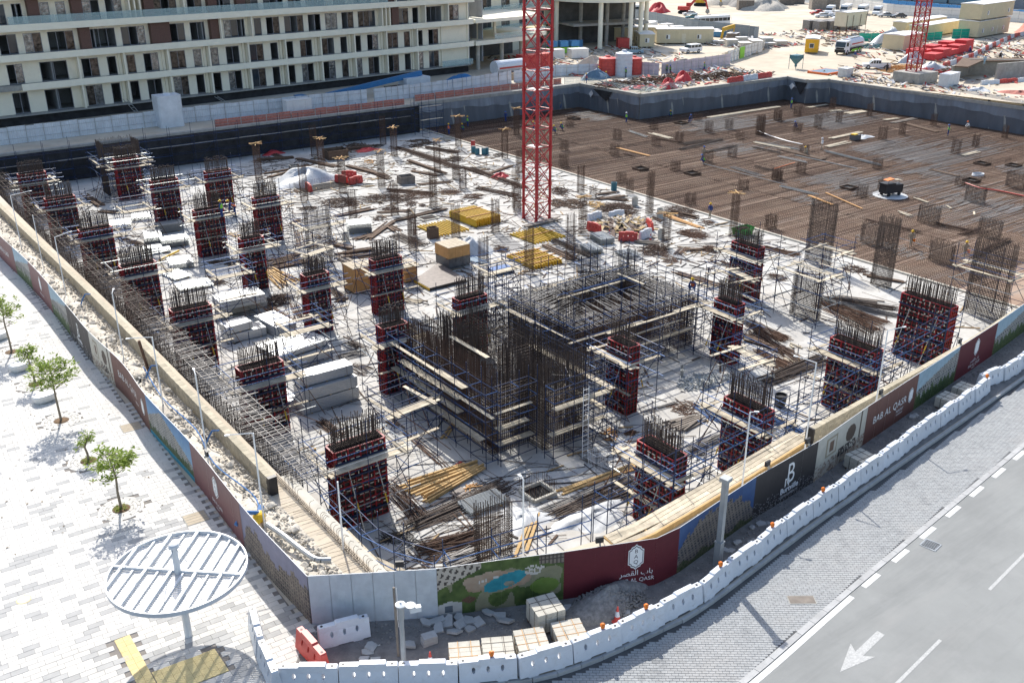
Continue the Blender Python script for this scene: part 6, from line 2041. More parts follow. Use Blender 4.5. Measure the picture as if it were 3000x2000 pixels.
pack('corrugated sheet pack below the highest silver pack','b1',1700,1120,2050,1040,1.8,.9,0,m='palecon',ribs=10)
pack('silver panel pack on top of the corrugated sheets, farthest of all','b1',1690,1085 - 5,2038,1015 - 5,2.4,.8,.93)
# ---- bundles of galvanised tubes
def tubes(label,tl,x0,y0,x1,y1,w,h,m='galv',r=.035):
 p,q = at(tl,x0,y0,0),at(tl,x1,y1,0)
 L_ = (q - p).length
 t = thing('tube_bundle',label,'tube bundle',(p.x,p.y,0),math.atan2(q.y - p.y,q.x - p.x),'stacked tube bundles')
 for f in (.2,.8): MB().bb(L_ * f - .05,L_ * f + .05,0,w,0,.1).build('bearer','timber',t)
 ny,nz = max(2,int(w / (r * 3.2))),max(2,int((h - .1) / (r * 2.6)))
 b = MB()
 for j in range(ny):
  for k in range(nz):
   b.bar((rp.uniform(-.05,.05),(j + .5) * w / ny,.1 + (k + .5) * (h - .1) / nz),(L_ + rp.uniform(-.05,.05),(j + .5) * w / ny,.1 + (k + .5) * (h - .1) / nz),r,5)
 b.build('tubes',m,t)
 for f in (.15,.85): MB().bb(L_ * f - .02,L_ * f + .02,-.02,w + .02,h,h + .01).build('strap','strap',t)
for a in (('grey tube bundle seen end on among the left stacks','b1',1120,580,1250,565,3.0,.9),('grey tube bundle, front one of the large left stack','b1',1250,600,1455,570,1.6,.9),('grey tube bundle, rear one of the large left stack','b1',1215,490,1410,460,1.6,1.0),('flat grey tube bundle farthest back by the left columns','b1',845,460,1005,445,2.4,.6),
          ('small grey tube bundle behind the rear left stack','b1',1015,395,1160,380,2.0,.5),('low grey tube bundle beside the yellow tube','b1',1115,650,1310,625,2.2,.4),('grey tube bundle with a timber bearer right of the fourth left column','b1',1310,765,1490,740,2.6,.6),('loose grey tube layer behind the third left column','b1',1340,850,1470,815,2.6,.3),('flat grey tube layer left of the highest silver pack','b1',1380,935,1640,890,2.2,.3),
          ('blue grey tube stack in the middle of the slab','b2',712,490,890,475,2.2,1.1),('grey tube stack right of the yellow beams','b3',680,575,790,560,2.6,.7),('low grey tube stack in front of the debris enclosure','b3',600,645,700,630,2.4,.5),('flat grey tube layer behind the back core','b3',870,680,990,660,2.2,.3),('grey tube pile with yellow ends near the small front cage','c2',1640,1350,1940,1240,1.5,.35)):
 tubes(*a)
tag(center_mesh(MB().bar(at('b1',1220,685,.2),at('b1',1370,612,.2),.11,8),'yellow_tube','hatyellow'),'bright yellow tube lying across the left stacks','tube')
# ---- yellow formwork beams and tables
def beams(label,tl,x0,y0,x1,y1,depth,z,n,zb=0.0,battens=2,along=True):
 p,q = at(tl,x0,y0,zb),at(tl,x1,y1,zb)
 L_ = (q - p).length
 t = thing('beam_stack',label,'formwork beams',(p.x,p.y,zb),math.atan2(q.y - p.y,q.x - p.x),'yellow formwork beams')
 me = MB()
 me.bb(-.04,.04,0,depth,0,.05); me.bb(-.016,.016,0.002,depth - .002,.05,.16); me.bb(-.04,.04,0,depth,.16,.21)
 me = me.mesh('beam','yellowbeam')
 lay = max(1,round(z / .22))
 for k in range(lay):
  for i in range(n):
   obj('beam',me,t,(L_ * (i + .5) / n + rp.uniform(-.02,.02),rp.uniform(-.08,.08),.02 + k * .22))
 for i in range(battens):
  yy = depth * (i + .5) / battens
  MB().bb(-.3,L_ + .3,yy - .06,yy + .06,.02 + lay * .22 - .01,.09 + lay * .22).build('batten','cratewood',t)
 return t
beams('yellow beam stack, tall far one with pink battens left of the crane','b2',1680,440,1880,395,5.2,.9,12,0,2)
beams('yellow beam layer lying left of the tall beam stack','b2',1400,512,1640,460,4.6,.25,11,0,0)
beams('yellow beam layer at the foot of the crane','b3',175,570,415,510,4.4,.28,11,0,1)
beams('yellow beam stack with red battens nearest the back core','b3',160,765,390,710,4.6,.45,11,0,4)
t = thing('slab_table','grey plywood deck on yellow edge beams beside the crates','formwork table')
pp = [at('b2',1330,900,.3),at('b2',1610,830,.3),at('b2',1430,700,.3),at('b2',1212,835,.3)]
pp[2] = at('b2',1400,705,.3)
MB().prism([(v.x,v.y) for v in pp],.28,.32).build('plywood_top','ply',t)
for a,b_,m in ((3,0,'yellowbeam'),(0,1,'black')):
 MB().beam((pp[a].x,pp[a].y,.17),(pp[b_].x,pp[b_].y,.17),.1,.2).build('edge_beam',m,t)
for i in range(7):
 f = (i + .5) / 7
 a,b_ = pp[3].lerp(pp[0],f),pp[2].lerp(pp[1],f)
 MB().beam((a.x,a.y,.16),(b_.x,b_.y,.16),.08,.2).build('joist','yellowbeam',t)
o = center_mesh(MB().prism([tuple(at('b2',*q,0))[:2] for q in ((1800,540),(1930,500),(2060,590),(1930,612))],0,.05),'plywood_sheet','greywrap'); tag(o,'grey plywood sheet lying between the yellow beam layers','plywood')
o = center_mesh(MB().prism([tuple(at('b2',*q,0))[:2] for q in ((1605,690),(1660,655),(1795,705),(1760,725))],0,.12),'plywood_sheet','tarpblue'); tag(o,'bluish sheet lying right of the grey wrapped crate','plywood')
for k,(tl,q) in enumerate((('c2',((1330,1255),(1440,1205),(1495,1190),(1360,1262))),('c2',((1480,1165),(1560,1110),(1640,1145),(1555,1200))),('c2',((1010,1060),(1110,1010),(1190,1045),(1090,1085))))):
 o = center_mesh(MB().prism([tuple(at(tl,*v,0))[:2] for v in q],.02,.05),'plywood_sheet','ply'); defer(o,'dark plywood sheet','beside the yellow battens on the front slab','plywood','plywood sheets on the front slab')
# ---- crates
def crate(label,tl,x,y,w,d_,h,zb,m='cratewood',rz=0):
 p = at(tl,x,y,zb)
 t = thing('wooden_crate',label,'crate',(p.x,p.y,zb),rad(rz),'stacked crates')
 for s in (-1,1): MB().bb(-w / 2,w / 2,s * d_ * .35 - .08,s * d_ * .35 + .08,0,.12).build('skid','oldwood',t)
 MB().bb(-w / 2,w / 2,-d_ / 2,d_ / 2,.12,h).build('crate_body',m,t)
 n = 4
 for i in range(n):
  x0 = -w / 2 + w * i / (n - 1)
  x0 = min(max(x0,-w / 2 + .06),w / 2 - .06)
  for s in (-1,1): MB().bb(x0 - .05,x0 + .05,s * d_ / 2 - .012 if s > 0 else -d_ / 2 - .02,d_ / 2 + .02 if s > 0 else -d_ / 2 + .012,.14,h - .02).build('batten',m,t)
 for i in range(5):
  MB().bb(-w / 2 + w * i / 5 + .01,-w / 2 + w * (i + 1) / 5 - .01,-d_ / 2 - .01,d_ / 2 + .01,h,h + .03).build('lid_board','cratetop',t)
crate('grey wrapped crate under the wooden one in the middle of the slab','b2',1510,715,2.5,2.4,1.15,0,'greywrap')
crate('orange wooden crate standing on the grey wrapped crate','b2',1505,655 - 10,2.5,2.4,1.2,1.18)
crate('lower of two orange crates left of the middle formwork','b2',800,905,2.3,2.2,1.25,0)
crate('upper of two orange crates left of the middle formwork','b2',795,815,2.3,2.2,1.25,1.28)
crate('orange crate half hidden right of the middle formwork','b2',1165,840,1.3,1.3,1.1,0)
crate('upper orange crate half hidden right of the middle formwork','b2',1162,775,1.3,1.3,1.0,1.13)
# ---- timber fan and batten pile
def battens(label,tl,x0,y0,x1,y1,n,spread,m='timber'):
 p,q = at(tl,x0,y0,0),at(tl,x1,y1,0)
 t = thing('batten_pile',label,'battens',tuple(p))
 d = (q - p).normalized(); s = Vector((-d.y,d.x,0))
 for i in range(n):
  u = (i % (n // 2)) / (n // 2 - 1) - .5
  a = s * (u * spread) + d * rp.uniform(-.5,.4); e = (q - p) + s * (u * spread * .45 + rp.uniform(-.25,.25)) + d * rp.uniform(-.4,.5)
  z = .06 + (.11 if i >= n // 2 else 0)
  MB().beam((a.x,a.y,z),(e.x,e.y,z + .02),.11,.1).build('batten',m,t)
battens('fan of yellow timber battens on the front slab','c2',1220,1170,1690,975,18,2.6)
battens('pale yellow timbers with red ends behind the left packs','b2',270,880,110,770,14,2.4)
battens('stack of brown planks behind the nearest street side formwork','c3',1250,660,1430,590,16,1.6,'greywood')
# ---- barriers,cones,enclosures in the pit
for tl,x0,y0,x1,y1,c,lb in (('b2',610,85,700,100,'r','red barrier, left one by the white tarp'),('b2',640,55,790,60,'r','red barrier, rear one by the white tarp'),('b2',715,112,815,90,'r','red barrier, right one by the white tarp'),('b2',385,140,425,170,'r','red barrier standing alone left of the white tarp'),
                              ('b3',590,395,670,375,'w','white barrier at the left of the debris enclosure'),('b3',750,378,845,362,'w','white barrier at the back of the debris enclosure'),('b3',590,455,665,480,'r','red barrier at the left of the debris enclosure'),('b3',815,535,960,540,'r','red barrier in front of the debris enclosure'),('b3',975,535,1065,500,'w','white barrier at the right front of the debris enclosure'),('b3',1020,410,1085,480,'r','red barrier at the right of the debris enclosure')):
 p,q = at(tl,x0,y0,0),at(tl,x1,y1,0); m_ = (p + q) / 2
 barrier(lb,m_.x,m_.y,0.02,math.atan2(q.y - p.y,q.x - p.x),c,group='barriers in the pit')
for tl,x,y,lb in (('b3',1028,440,'traffic cone at the back right of the debris enclosure'),('b3',745,505,'traffic cone at the front left of the debris enclosure'),('b3',1060,538,'traffic cone at the front right of the debris enclosure')):
 p = at(tl,x,y,0); cone(lb,p.x,p.y,0.02)
c = at('b3',850,430,0)
b = MB()
for i in range(170):
 a,r_ = rp.uniform(0,6.28),rp.random() ** .6
 x,y = c.x + 4.2 * r_ * math.cos(a) * .8,c.y + 3.2 * r_ * math.sin(a)
 z = .8 * (1 - r_) + .05; th = rp.uniform(0,3.14); l = rp.uniform(.3,1.2)
 b.col = rp.choice([(.42,.30,.14),(.5,.45,.38),(.12,.08,.06),(.35,.32,.28),(.5,.38,.2)])
 b.beam((x - math.cos(th) * l,y - math.sin(th) * l,max(.05,z - .2)),(x + math.cos(th) * l,y + math.sin(th) * l,z + rp.uniform(0,.3)),rp.uniform(.1,.45),.05)
tag(center_mesh(b,'debris_heap','multi',colors=True),'heap of broken boards and debris inside the ring of barriers','debris heap')
def lump(label,tl,x,y,rx,ry,h,m,cat,z=0.0,name='tarp_heap',seed=1,pos=None):
 p = Vector(pos) if pos else at(tl,x,y,z)
 b = MB(); rows = []
 for j in range(9):
  r_ = 1 - j / 8
  row = []
  for i in range(25):
   a = 2 * math.pi * i / 24
   k = 1 + .18 * math.sin(3 * a + seed) + .1 * math.sin(5 * a + 2 * seed) + .06 * math.sin(9 * a + seed * 3)
   zz = h * (1 - r_ ** 1.7) * (1 + .25 * math.sin(a * 2 + seed + r_ * 4)) + .12 * h * math.sin(a * 7 + r_ * 9 + seed) * r_ * (1 - r_) * 3
   row.append((rx * r_ * k * math.cos(a),ry * r_ * k * math.sin(a),max(0.01,zz) if j else 0))
  rows.append(row)
 b.grid(rows)
 o = b.build(name,m,smooth=True); o.location = (p.x,p.y,z)
 return tag(o,label,cat)
lump('crumpled white tarp heap on the far slab beside the red barriers','b2',375,80,4.6,3.0,1.5,'tarp','tarp',seed=2)
lump('translucent tarp bundle behind the grey wrapped crate','b2',1640,620,2.4,2.0,1.3,'tarp','tarp',seed=4)
lump('crumpled white plastic sheet on the front slab by the timber deck','c3',620,1340,2.4,1.3,.35,'tarp','plastic sheet',seed=6)
lump('grey white plastic sheet near the small front cage','d2',2290,60,1.6,1.3,.25,'tarp','plastic sheet',seed=3)
lump('red and white sacks at the foot of the fan of battens','c2',1560,945,.35,.3,.2,'redplas','sack',seed=5,name='sack')
for k,(x,y) in enumerate(((1560,500),(1480,540),(1690,560))):
 pass
lump('red tarp bundle right of the far rebar heaps','a2',1870,1360,1.2,.9,.6,'redtarp','tarp',seed=1)
lump('red tarp strip on the far slab by the dark timbers','a2',850,1155,2.0,.8,.4,'redtarp','tarp',seed=8)
lump('small red tarp on dark timber at the far left','a2',130,1180,1.8,.8,.5,'redtarp','tarp',seed=9)
p = at('b3',1765,490,0)
t = thing('skip','bright green skip full of rusty scrap at the mat edge','skip',(p.x,p.y,0),rad(0))
b = MB(); b.add([(-1.5,-.7,0),(1.5,-.7,0),(1.5,.7,0),(-1.5,.7,0),(-1.9,-.9,1.2),(1.9,-.9,1.2),(1.9,.9,1.2),(-1.9,.9,1.2)],[(0,3,2,1),(0,1,5,4),(1,2,6,5),(2,3,7,6),(3,0,4,7)]); b.build('skip_body','green',t)
heap(Vector((0,0,0)),1.4,.7,50,.04,.4,1.2,z=.9).build('scrap_load','rust',t); t.scale = (.62,.7,.7)
for tl,x,y,lb in (('b3',1132,355,'grey concrete cylinder right of the coil heap'),('b3',1140,520,'pale concrete cylinder right of the debris enclosure'),('b3',940,268,'small grey concrete cylinder behind the coil heap'),('b2',690,545,'pale concrete cylinder by the collared cage'),('b3',780,150,'dark blue drum at the mat edge')):
 p = at(tl,x,y,0)
 t = thing('concrete_cylinder',lb,'drum' if 'drum' in lb else 'concrete pipe',(p.x,p.y,0),0,'concrete cylinders'); t.scale = (.6,.6,.75)
 m = 'tealsteel' if 'drum' in lb else 'palecon'
 MB().lathe([(.62,0),(.62,1.35),(.52,1.35),(.52,1.2)],16).build('shell',m,t); MB().lathe([(.52,1.18),(.5,1.2)],16).build('inside','concrete',t)
for k,(x,y,m) in enumerate(((1665,1170,'tealsteel'),(1695,1185,'tealsteel'),(1745,1185,'tealsteel'),(1765,1180,'tealsteel'),(1662,1125,'redbox'))):
 p = at('a2',x,y,0)
 t = thing('drum','','drum',(p.x,p.y,0)); MB().lathe([(.5,0),(.52,.4),(.5,.45),(.52,.85),(.5,1.3)],12).build('drum_body',m,t); MB().lathe([(.46,1.3),(.46,1.31)],12).build('drum_lid','black',t); t.scale = (.65,.65,.75)
 defer(t,'blue steel drum' if m != 'redbox' else 'red steel drum','at the mat edge left of the crane','drum','drums at the mat edge')
p = at('b2',1880,775,0)
t = thing('blue_rack','low blue steel rack with four posts near the back core','rack',(p.x,p.y,0))
for sx in (-1,1):
 for sy in (-1,1): MB().bar((sx * 1.0,sy * .7,0),(sx * 1.0,sy * .7,1.5),.04,6).build('post','scafblue',t)
MB().bb(-1.05,1.05,-.75,.75,.3,.4).build('rack_deck','scafblue',t)
for k,(tl,x,y,w,h,m,lb) in enumerate((('b2',1355,515,1.0,1.2,'oldwood','small dark open box beside the yellow beam layer'),('b2',1150,95,1.9,1.0,'greywood','brown wooden box behind the starter columns'),('a2',610,1210,3.0,1.3,'oldwood','large dark box on the shaded far slab'),('a2',300,1320,1.3,1.0,'greywrap','grey wrapped box on the shaded far slab'))):
 p = at(tl,x,y,0)
 t = thing('site_box',lb,'box',(p.x,p.y,0),rp.uniform(-.2,.2))
 for s in (-1,1): MB().bb(-w / 2,w / 2,s * w * .4 - .03,s * w * .4 + .03,0,h).build('side_board',m,t); MB().bb(s * w * .5 - .03,s * w * .5 + .03,-w * .4,w * .4,0,h - .01).build('end_board',m,t)
 MB().bb(-w / 2 + .04,w / 2 - .04,-w * .4 + .04,w * .4 - .04,h * .5,h * .55).build('contents','black' if k != 3 else m,t)
def upstand(label,tl,x,y,w,d_,h,bars=True):
 p = at(tl,x,y,0)
 t = thing('sump_upstand',label,'sump',(p.x,p.y,0),0)
 for s in (-1,1): MB().bb(-w / 2,w / 2,s * d_ / 2 - .08,s * d_ / 2 + .08,0,h).build('upstand_wall','palecon',t); MB().bb(s * w / 2 - .08,s * w / 2 + .08,-d_ / 2 + .08,d_ / 2 - .08,0,h - .005).build('upstand_wall','palecon',t)
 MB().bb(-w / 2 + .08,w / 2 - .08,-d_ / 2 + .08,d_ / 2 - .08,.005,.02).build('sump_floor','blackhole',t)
 if bars:
  b = MB()
  for i in range(int(w / .16)):
   for s in (-1,1): b.bar((-w / 2 + i * .16,s * d_ / 2,h - .05),(-w / 2 + i * .16 + rp.uniform(-.03,.03),s * d_ / 2,h + .75),.013,3)
  for i in range(int(d_ / .16)):
   for s in (-1,1): b.bar((s * w / 2,-d_ / 2 + i * .16,h - .05),(s * w / 2,-d_ / 2 + i * .16,h + .75),.013,3)
  b.build('bars','rust',t)
upstand('square sump with upright bars on the front slab below the core','c3',195,1165,1.6,1.5,.25)
upstand('square sump on the far slab beside the yellow beams','b2',1320,365,2.0,1.6,.12,False)
upstand('wide sump pit with tall thin bars by the white tarp','b2',540,125,7.5,3.4,.1)
t = thing('mesh_cage','small white wire mesh box cage right of the ladder','mesh cage',tuple(at('c3',650,950,0)))
b = MB()
for z in (0,.5,1.0):
 for s in (-1,1): b.bar((-.45,s * .45,z),(.45,s * .45,z),.016,4); b.bar((s * .45,-.45,z),(s * .45,.45,z),.016,4)
for i in range(7):
 for s in (-1,1): b.bar((-.45 + i * .15,s * .45,0),(-.45 + i * .15,s * .45,1),.012,4); b.bar((s * .45,-.45 + i * .15,0),(s * .45,-.45 + i * .15,1),.012,4)
b.build('wire_mesh','steelwhite',t)
c = at('c3',1440,310,0); b = MB()
for i in range(260):
 a,r_ = rp.uniform(0,6.28),rp.random() ** .6
 x,y = c.x + 1.9 * r_ * math.cos(a),c.y + 1.3 * r_ * math.sin(a); th = rp.uniform(0,3.14); l = rp.uniform(.08,.25)
 b.bar((x - math.cos(th) * l,y - math.sin(th) * l,.04),(x + math.cos(th) * l,y + math.sin(th) * l,.06 + .2 * (1 - r_)),rp.uniform(.02,.05),5)
tag(center_mesh(b,'fittings_heap','galv'),'scattered heap of galvanised fittings between the slim formworks','fittings')
for k,(x,y) in enumerate(((1300,270),(1455,345),(1490,360),(1525,335),(1610,330),(1645,300),(1690,270),(1300,235))):
 p = at('c3',x,y,0); o = MB().lathe([(.14,0),(.14,.03),(.1,.05),(.1,.5),(.15,.52),(.15,.56),(.08,.56),(.08,.5)],12).build('pipe_stub','galv'); o.location = tuple(p)
 defer(o,'galvanised flanged pipe stub','standing round the fittings heap','pipe stub','flanged pipe stubs')
p = at('c3',2050,500,0)
tag(center_mesh(MB().lathe([(.35,0),(.42,.9),(.45,.95),(.38,.95),(.36,.8)],14,tuple(p)),'barrel','black'),'black barrel behind the second street side formwork','barrel')
p = at('a4',1065,1495,.2)
t = thing('site_generator','black generator with orange raised flaps on a white sheet on the mat','generator',(p.x,p.y,.2),rad(-12))
MB().lathe([(3.1,0),(2.9,.04)],18).build('ground_sheet','tarp',t)
MB().bb(-2.0,2.0,-.85,.85,.55,1.95).build('engine_case','black',t); MB().bb(-2.1,.1,-.95,.95,1.95,2.25).build('tank','black',t)
for s in (-1,1): MB().box((s * .95,-.1,2.75 - .1 * s),(1.6,1.1,.08),0,.12 * s).build('raised_flap','orange' if s < 0 else 'cratetop',t)
for s in (-1,1): MB().bar((s * 1.2,-.5,1.95),(s * 1.2,-.4,2.7),.04,5).build('flap_strut','black',t)
for s in (-1,1):
 for e in (-1,1): MB().bar((s * 1.2,e * .75,.38),(s * 1.2,e * .95,.38),.36,14).build('wheel','rubber',t)
MB().bar((-2.0,0,.6),(-3.1,-.2,.4),.06,6).build('tow_bar','black',t); t.scale = (.68,.68,.72)
p = at('a4',797,1070,.2)
t = thing('small_generator','small dark generator with a yellow top among far mat stubs','generator',(p.x,p.y,.15))
MB().bb(-1.3,1.3,-.8,.8,.1,1.4).build('engine_case','greywrap',t); MB().bb(-1.3,.2,-.6,.6,1.4,1.65).build('cover','hatyellow',t); t.scale = (.6,.6,.6)
lump('white sheet lying beside the small dark generator','a4',860,1050,1.8,1.2,.3,'tarp','sheet',.2,'plastic_sheet',3)
tb_ = thing('cable_coil','white coiled hose ring at the right edge of the mat','hose coil',tuple(at('a4',1735,1345,.2)))
b = MB()
for k in range(4):
 b.path([(1.3 * math.cos(a) + k * .05,1.0 * math.sin(a),.1 + k * .1) for a in [2 * math.pi * i / 20 for i in range(21)]],.07,5)
b.build('hose','steelwhite',tb_); tb_.scale = (.65,.65,.65)
for k,(a,b_,c_,lb) in enumerate(((('a3',545,655),('a3',670,690),('a3',640,770),'torn dark hole with hanging plastic in the short pit wall'),(('a4',385,605),('a4',500,600),('a4',430,710),'torn dark hole with hanging plastic at the pit wall notch'))):
 x = 115.45 if k == 0 else 151.0
 if k == 0: vs = [(x,132.6,3.9),(x,127.5,3.9),(x,129.0,2.2),(x,130.6,2.9)]
 else: vs = [(150.9,116.8,3.9),(151.0,113.9,3.9),(151.0,115.2,1.6)]
 t = thing('torn_sheet',lb,'torn sheet')
 mb_ = MB(); mb_.prism([(0,0),(0,0),(0,0)],0,0) if 0 else None
 mb_.add([(v[0] - .12,v[1],v[2]) for v in vs] + [(v[0] - .06,v[1],v[2]) for v in vs],[tuple(range(len(vs))),tuple(range(2 * len(vs) - 1,len(vs) - 1,-1))])
 mb_.build('tear_gap','membrane',t)
 MB().add([(vs[0][0] - .2,vs[0][1] + .3,3.6),(vs[0][0] - .5,vs[0][1] - .6,3.2),(vs[0][0] - .45,vs[0][1] + .2,2.4),(vs[0][0] - .25,vs[0][1] + .9,3.0)],[(0,1,2,3)]).build('hanging_flap','tarp',t)
# ================================================================== BUILDINGS
rbd = random.Random(4)
BA = math.atan2(.0775,1)
def bl(name,label): return thing(name,label,'building',(23.3,153.9,0),BA)
hb = bl('hotel_building','cream unfinished hotel block with banded balconies and brown cladding at upper left')
FZ = [5.8,9.95,14.0,18.0,22.1,26.2]
def lx(x): return (x - 23.3) / math.cos(BA)
X0,X1 = lx(8),lx(108.2)
MB().bb(X0,X1,.9,16,3.0,5.75).build('basement_wall','membrane',hb)
BAYS = [lx(35.3 + 6.72 * i) for i in range(11)]
WM = MB().bb(-.5,.5,-.03,.03,-.5,.5).mesh('pane','filmglass'); WM2 = MB().bb(-.5,.5,-.03,.03,-.5,.5).mesh('pane','filmsilver'); WM3 = MB().bb(-.5,.5,-.03,.03,-.5,.5).mesh('pane','winglass')
def window(x0,x1,z0,z1,yw,parent,n,openp):
 f = MB(); e = .07
 for a,b,c,d_ in ((x0,x1,z1 - e,z1),(x0,x1,z0,z0 + e),(x0,x0 + e,z0 + e,z1 - e),(x1 - e,x1,z0 + e,z1 - e)): f.bb(a,b,yw - .02,yw + .12,c,d_)
 for k in range(1,n): f.bb(x0 + (x1 - x0) * k / n - .035,x0 + (x1 - x0) * k / n + .035,yw,yw + .1,z0 + e,z1 - e)
 w = f.build('window','frame',parent)
 for k in range(n):
  if rbd.random() < openp: continue
  a,b = x0 + (x1 - x0) * k / n + .04,x0 + (x1 - x0) * (k + 1) / n - .04
  obj('pane',rbd.choice([WM,WM,WM2,WM3]),w,((a + b) / 2,yw + .06,(z0 + z1) / 2),0,(b - a,1,z1 - z0 - 2 * e))
for fl_ in range(6):
 z0 = FZ[fl_]; zt = (FZ[fl_ + 1] if fl_ < 5 else 31.2); zh = zt - .75
 out = .0 if fl_ < 2 else -.35
 MB().bb(X0,X1 + .6 * (fl_ > 1),0 + out,15,zh + .02,zt - .02).build('floor_slab','concrete',hb)
 MB().bb(X0 if fl_ else lx(27),X1 + .6,-.22 + out,.0 + out,zh - .05,zt + .12).build('balcony_band','facadeband',hb)
 if fl_ == 0: MB().bb(X0,X1,-.05,15,5.62,5.8).build('floor_slab','concrete',hb)
 wins = []
 if fl_ < 2:
  wins += [(lx(25.8),lx(27.9),2,.6),(lx(30.2),lx(34.0),2,1.0)]
  wins += [(lx(14),lx(17),2,.4),(lx(19),lx(23),2,.5)]
  for i in range(10):
   b0 = BAYS[i]
   wd,nr = ((.75,3.2),(4.5,5.85)) if i % 2 == 0 else ((3.3,5.6),(.65,2.0))
   wins += [(b0 + wd[0],b0 + wd[1],2,.35),(b0 + nr[0],b0 + nr[1],1,.3)]
   MB().bb(b0 - .12,b0 + .12,-.02,1.2,z0 + .02,zh - .05).build('partition_fin','facade',hb)
   MB().bb(b0 + 6.1,b0 + 6.5,.95,1.19,z0 + .02,zh - .02).build('pier','facade',hb)
 else:
  x = X0 + .8
  while x < X1 - 3:
   k = rbd.random(); w = rbd.choice([1.3,2.4,2.4,3.6])
   if k < .32:
    MB().bb(x,x + 1.5,.6 + out,1.18,z0 + .02,zh - .06).build('brown_cladding','brownclad',hb); x += 1.5
   elif k < .85:
    wins.append((x + .3,x + .3 + w,max(1,round(w / 1.2)),.45)); x += w + .9
   else:
    MB().bb(x - .1,x + .1,out,1.2,z0 + .02,zh - .06).build('partition_fin','facade',hb); x += .8
 wins.sort()
 xa = X0
 wl = MB(); wt = z0 + 3.0 - (.25 if fl_ else 0)
 for a,b,n,op in wins:
  if a > xa: wl.bb(xa,a,1.2,1.5,z0 + .02,zh)
  wl.bb(a,b,1.2,1.5,wt,zh - .002)
  window(a,b,z0 + .05,wt,1.25,hb,n,op)
  xa = b
 wl.bb(xa,X1,1.2,1.5,z0 + .02,zh)
 wl.build('wall','facade',hb)
 rw = MB(); rw.bb(X0,X1,6.5,6.7,z0 + .02,zh)
 for i in range(-3,24): rw.bb(BAYS[0] + i * 3.36 - .1,BAYS[0] + i * 3.36 + .1,1.52,6.5,z0 + .02,zh - .004)
 rw.build('room_walls','insidewall',hb)
 if fl_ >= 2:
  for i in range(16):
   a = X0 + (X1 - X0) * i / 16
   if rbd.random() < (.25 if fl_ == 2 else .8): MB().bb(a + .03,a + (X1 - X0) / 16 - .03,-.12 + out,-.09 + out,zt * 0 + z0 + .12,z0 + 1.15).build('rail_glass','railglass',hb)
MB().bb(X1 - 7,X1 + .4,-.12,-.09,5.85,6.9).build('rail_glass','railglass',hb)
MB().bb(X1,X1 + .3,1.0,16,5.8,31).build('end_wall','facade',hb)
MB().bb(X0,X1,15,15.3,3,31).build('rear_wall','facade',hb)
tr = thing('terrace','white sunlit terrace with glass rail on columns at the end of the cream building','terrace',(109.5,160.6,0),BA)
MB().prism([(0,0),(13,.5),(24,6),(24,22),(0,22)],9.1,9.9).build('terrace_slab','facadeband',tr)
MB().prism([(-.5,-.6),(13,-.1),(20,4),(20,20),(-.5,20)],13.3,13.9).build('upper_slab','facadeband',tr)
for x,y,h0,h1 in ((3,3,9.9,13.3),(8,4,9.9,13.3),(3,12,9.9,13.3),(9,14,9.9,13.3),(2,2,4.3,9.1),(9,3,4.3,9.1),(16,5,4.3,9.1),(21,9,4.3,9.1),(9,14,4.3,9.1)):
 MB().bar((x,y,h0),(x,y,h1),.42 if h0 < 5 else .35,12 if h0 < 5 else 4).build('column','palecon' if h0 < 5 else 'facade',tr)
for a,b in (((13,.6),(23.9,6.1)),((5,.2),(12.9,.55))):
 MB().beam((a[0],a[1],10.5),(b[0],b[1],10.5),.03,1.1).build('rail_glass','railglass',tr)
MB().bb(0,24,17,17.4,4.3,9.1).build('undercroft_wall','inside',tr)
wg = thing('rear_wing','cream rear wing with glass rails behind the tall crane mast','building',(124,178,0),rad(20))
for k,z in enumerate((4.3,9.2,13.4,17.4)):
 MB().bb(-16,30,1.2,12,z,z + 3.4).build('wall','facade',wg)
 MB().bb(-16,30,-.4,1.2,z + 3.4,z + 4.2).build('balcony_band','facadeband',wg)
 for i in range(6):
  x = -14 + i * 7.2
  window(x,x + 3.2,z + .5,z + 2.8,1.1,wg,2,0)
  if k: MB().bb(x - 1.5,x + 5.4,-.3,-.26,z,z + 1.1).build('rail_glass','railglass',wg)
en = thing('entrance_block','rounded entrance block with tall cream columns and a dark open hall','building',(151,184,0),rad(-12))
arc = [(-2,8)] + [(9 + 13 * math.cos(a),2 + 15 * math.sin(a)) for a in [math.pi * (1.05 + .1 * i) for i in range(9)]] + [(21,8)]
MB().prism(arc,14.4,15.5).build('roof_slab','facadeband',en)
MB().prism([(x * .97 + .3,y * .97 + .2) for x,y in arc],15.5,15.6).build('deck','palecon',en)
rl = MB()
for a,b in zip(arc[1:-2],arc[2:-1]): rl.beam((a[0],a[1],16.2),(b[0],b[1],16.2),.04,1.3)
rl.build('rail_glass','railglass',en)
for i in (1,4,6,7,9):
 x,y = arc[i]; x,y = 9 + (x - 9) * .9,2 + (y - 2) * .9
 MB().bar((x,y,4.3),(x,y,14.4),.55,12).build('column','facadeband',en)
MB().bb(-2,20,2,2.4,4.3,14.4).build('hall_wall','inside',en)
MB().bb(-1,19,-6,2,9.0,9.5).build('mezzanine','concrete',en)
MB().bb(-2,20,8,16,4.3,30).build('rear_mass','facade',en)
MB().prism([(9 + (x - 9) * .8,4 + (y - 4) * .8) for x,y in arc],15.6,21).build('upper_glazing','skyglass',en)
for i in (2,5,8):
 x,y = arc[i]; MB().bar((9 + (x - 9) * .5,2 + (y - 2) * .5,4.3),(9 + (x - 9) * .5,2 + (y - 2) * .5,14.4),.45,10).build('inner_column','concrete',en)
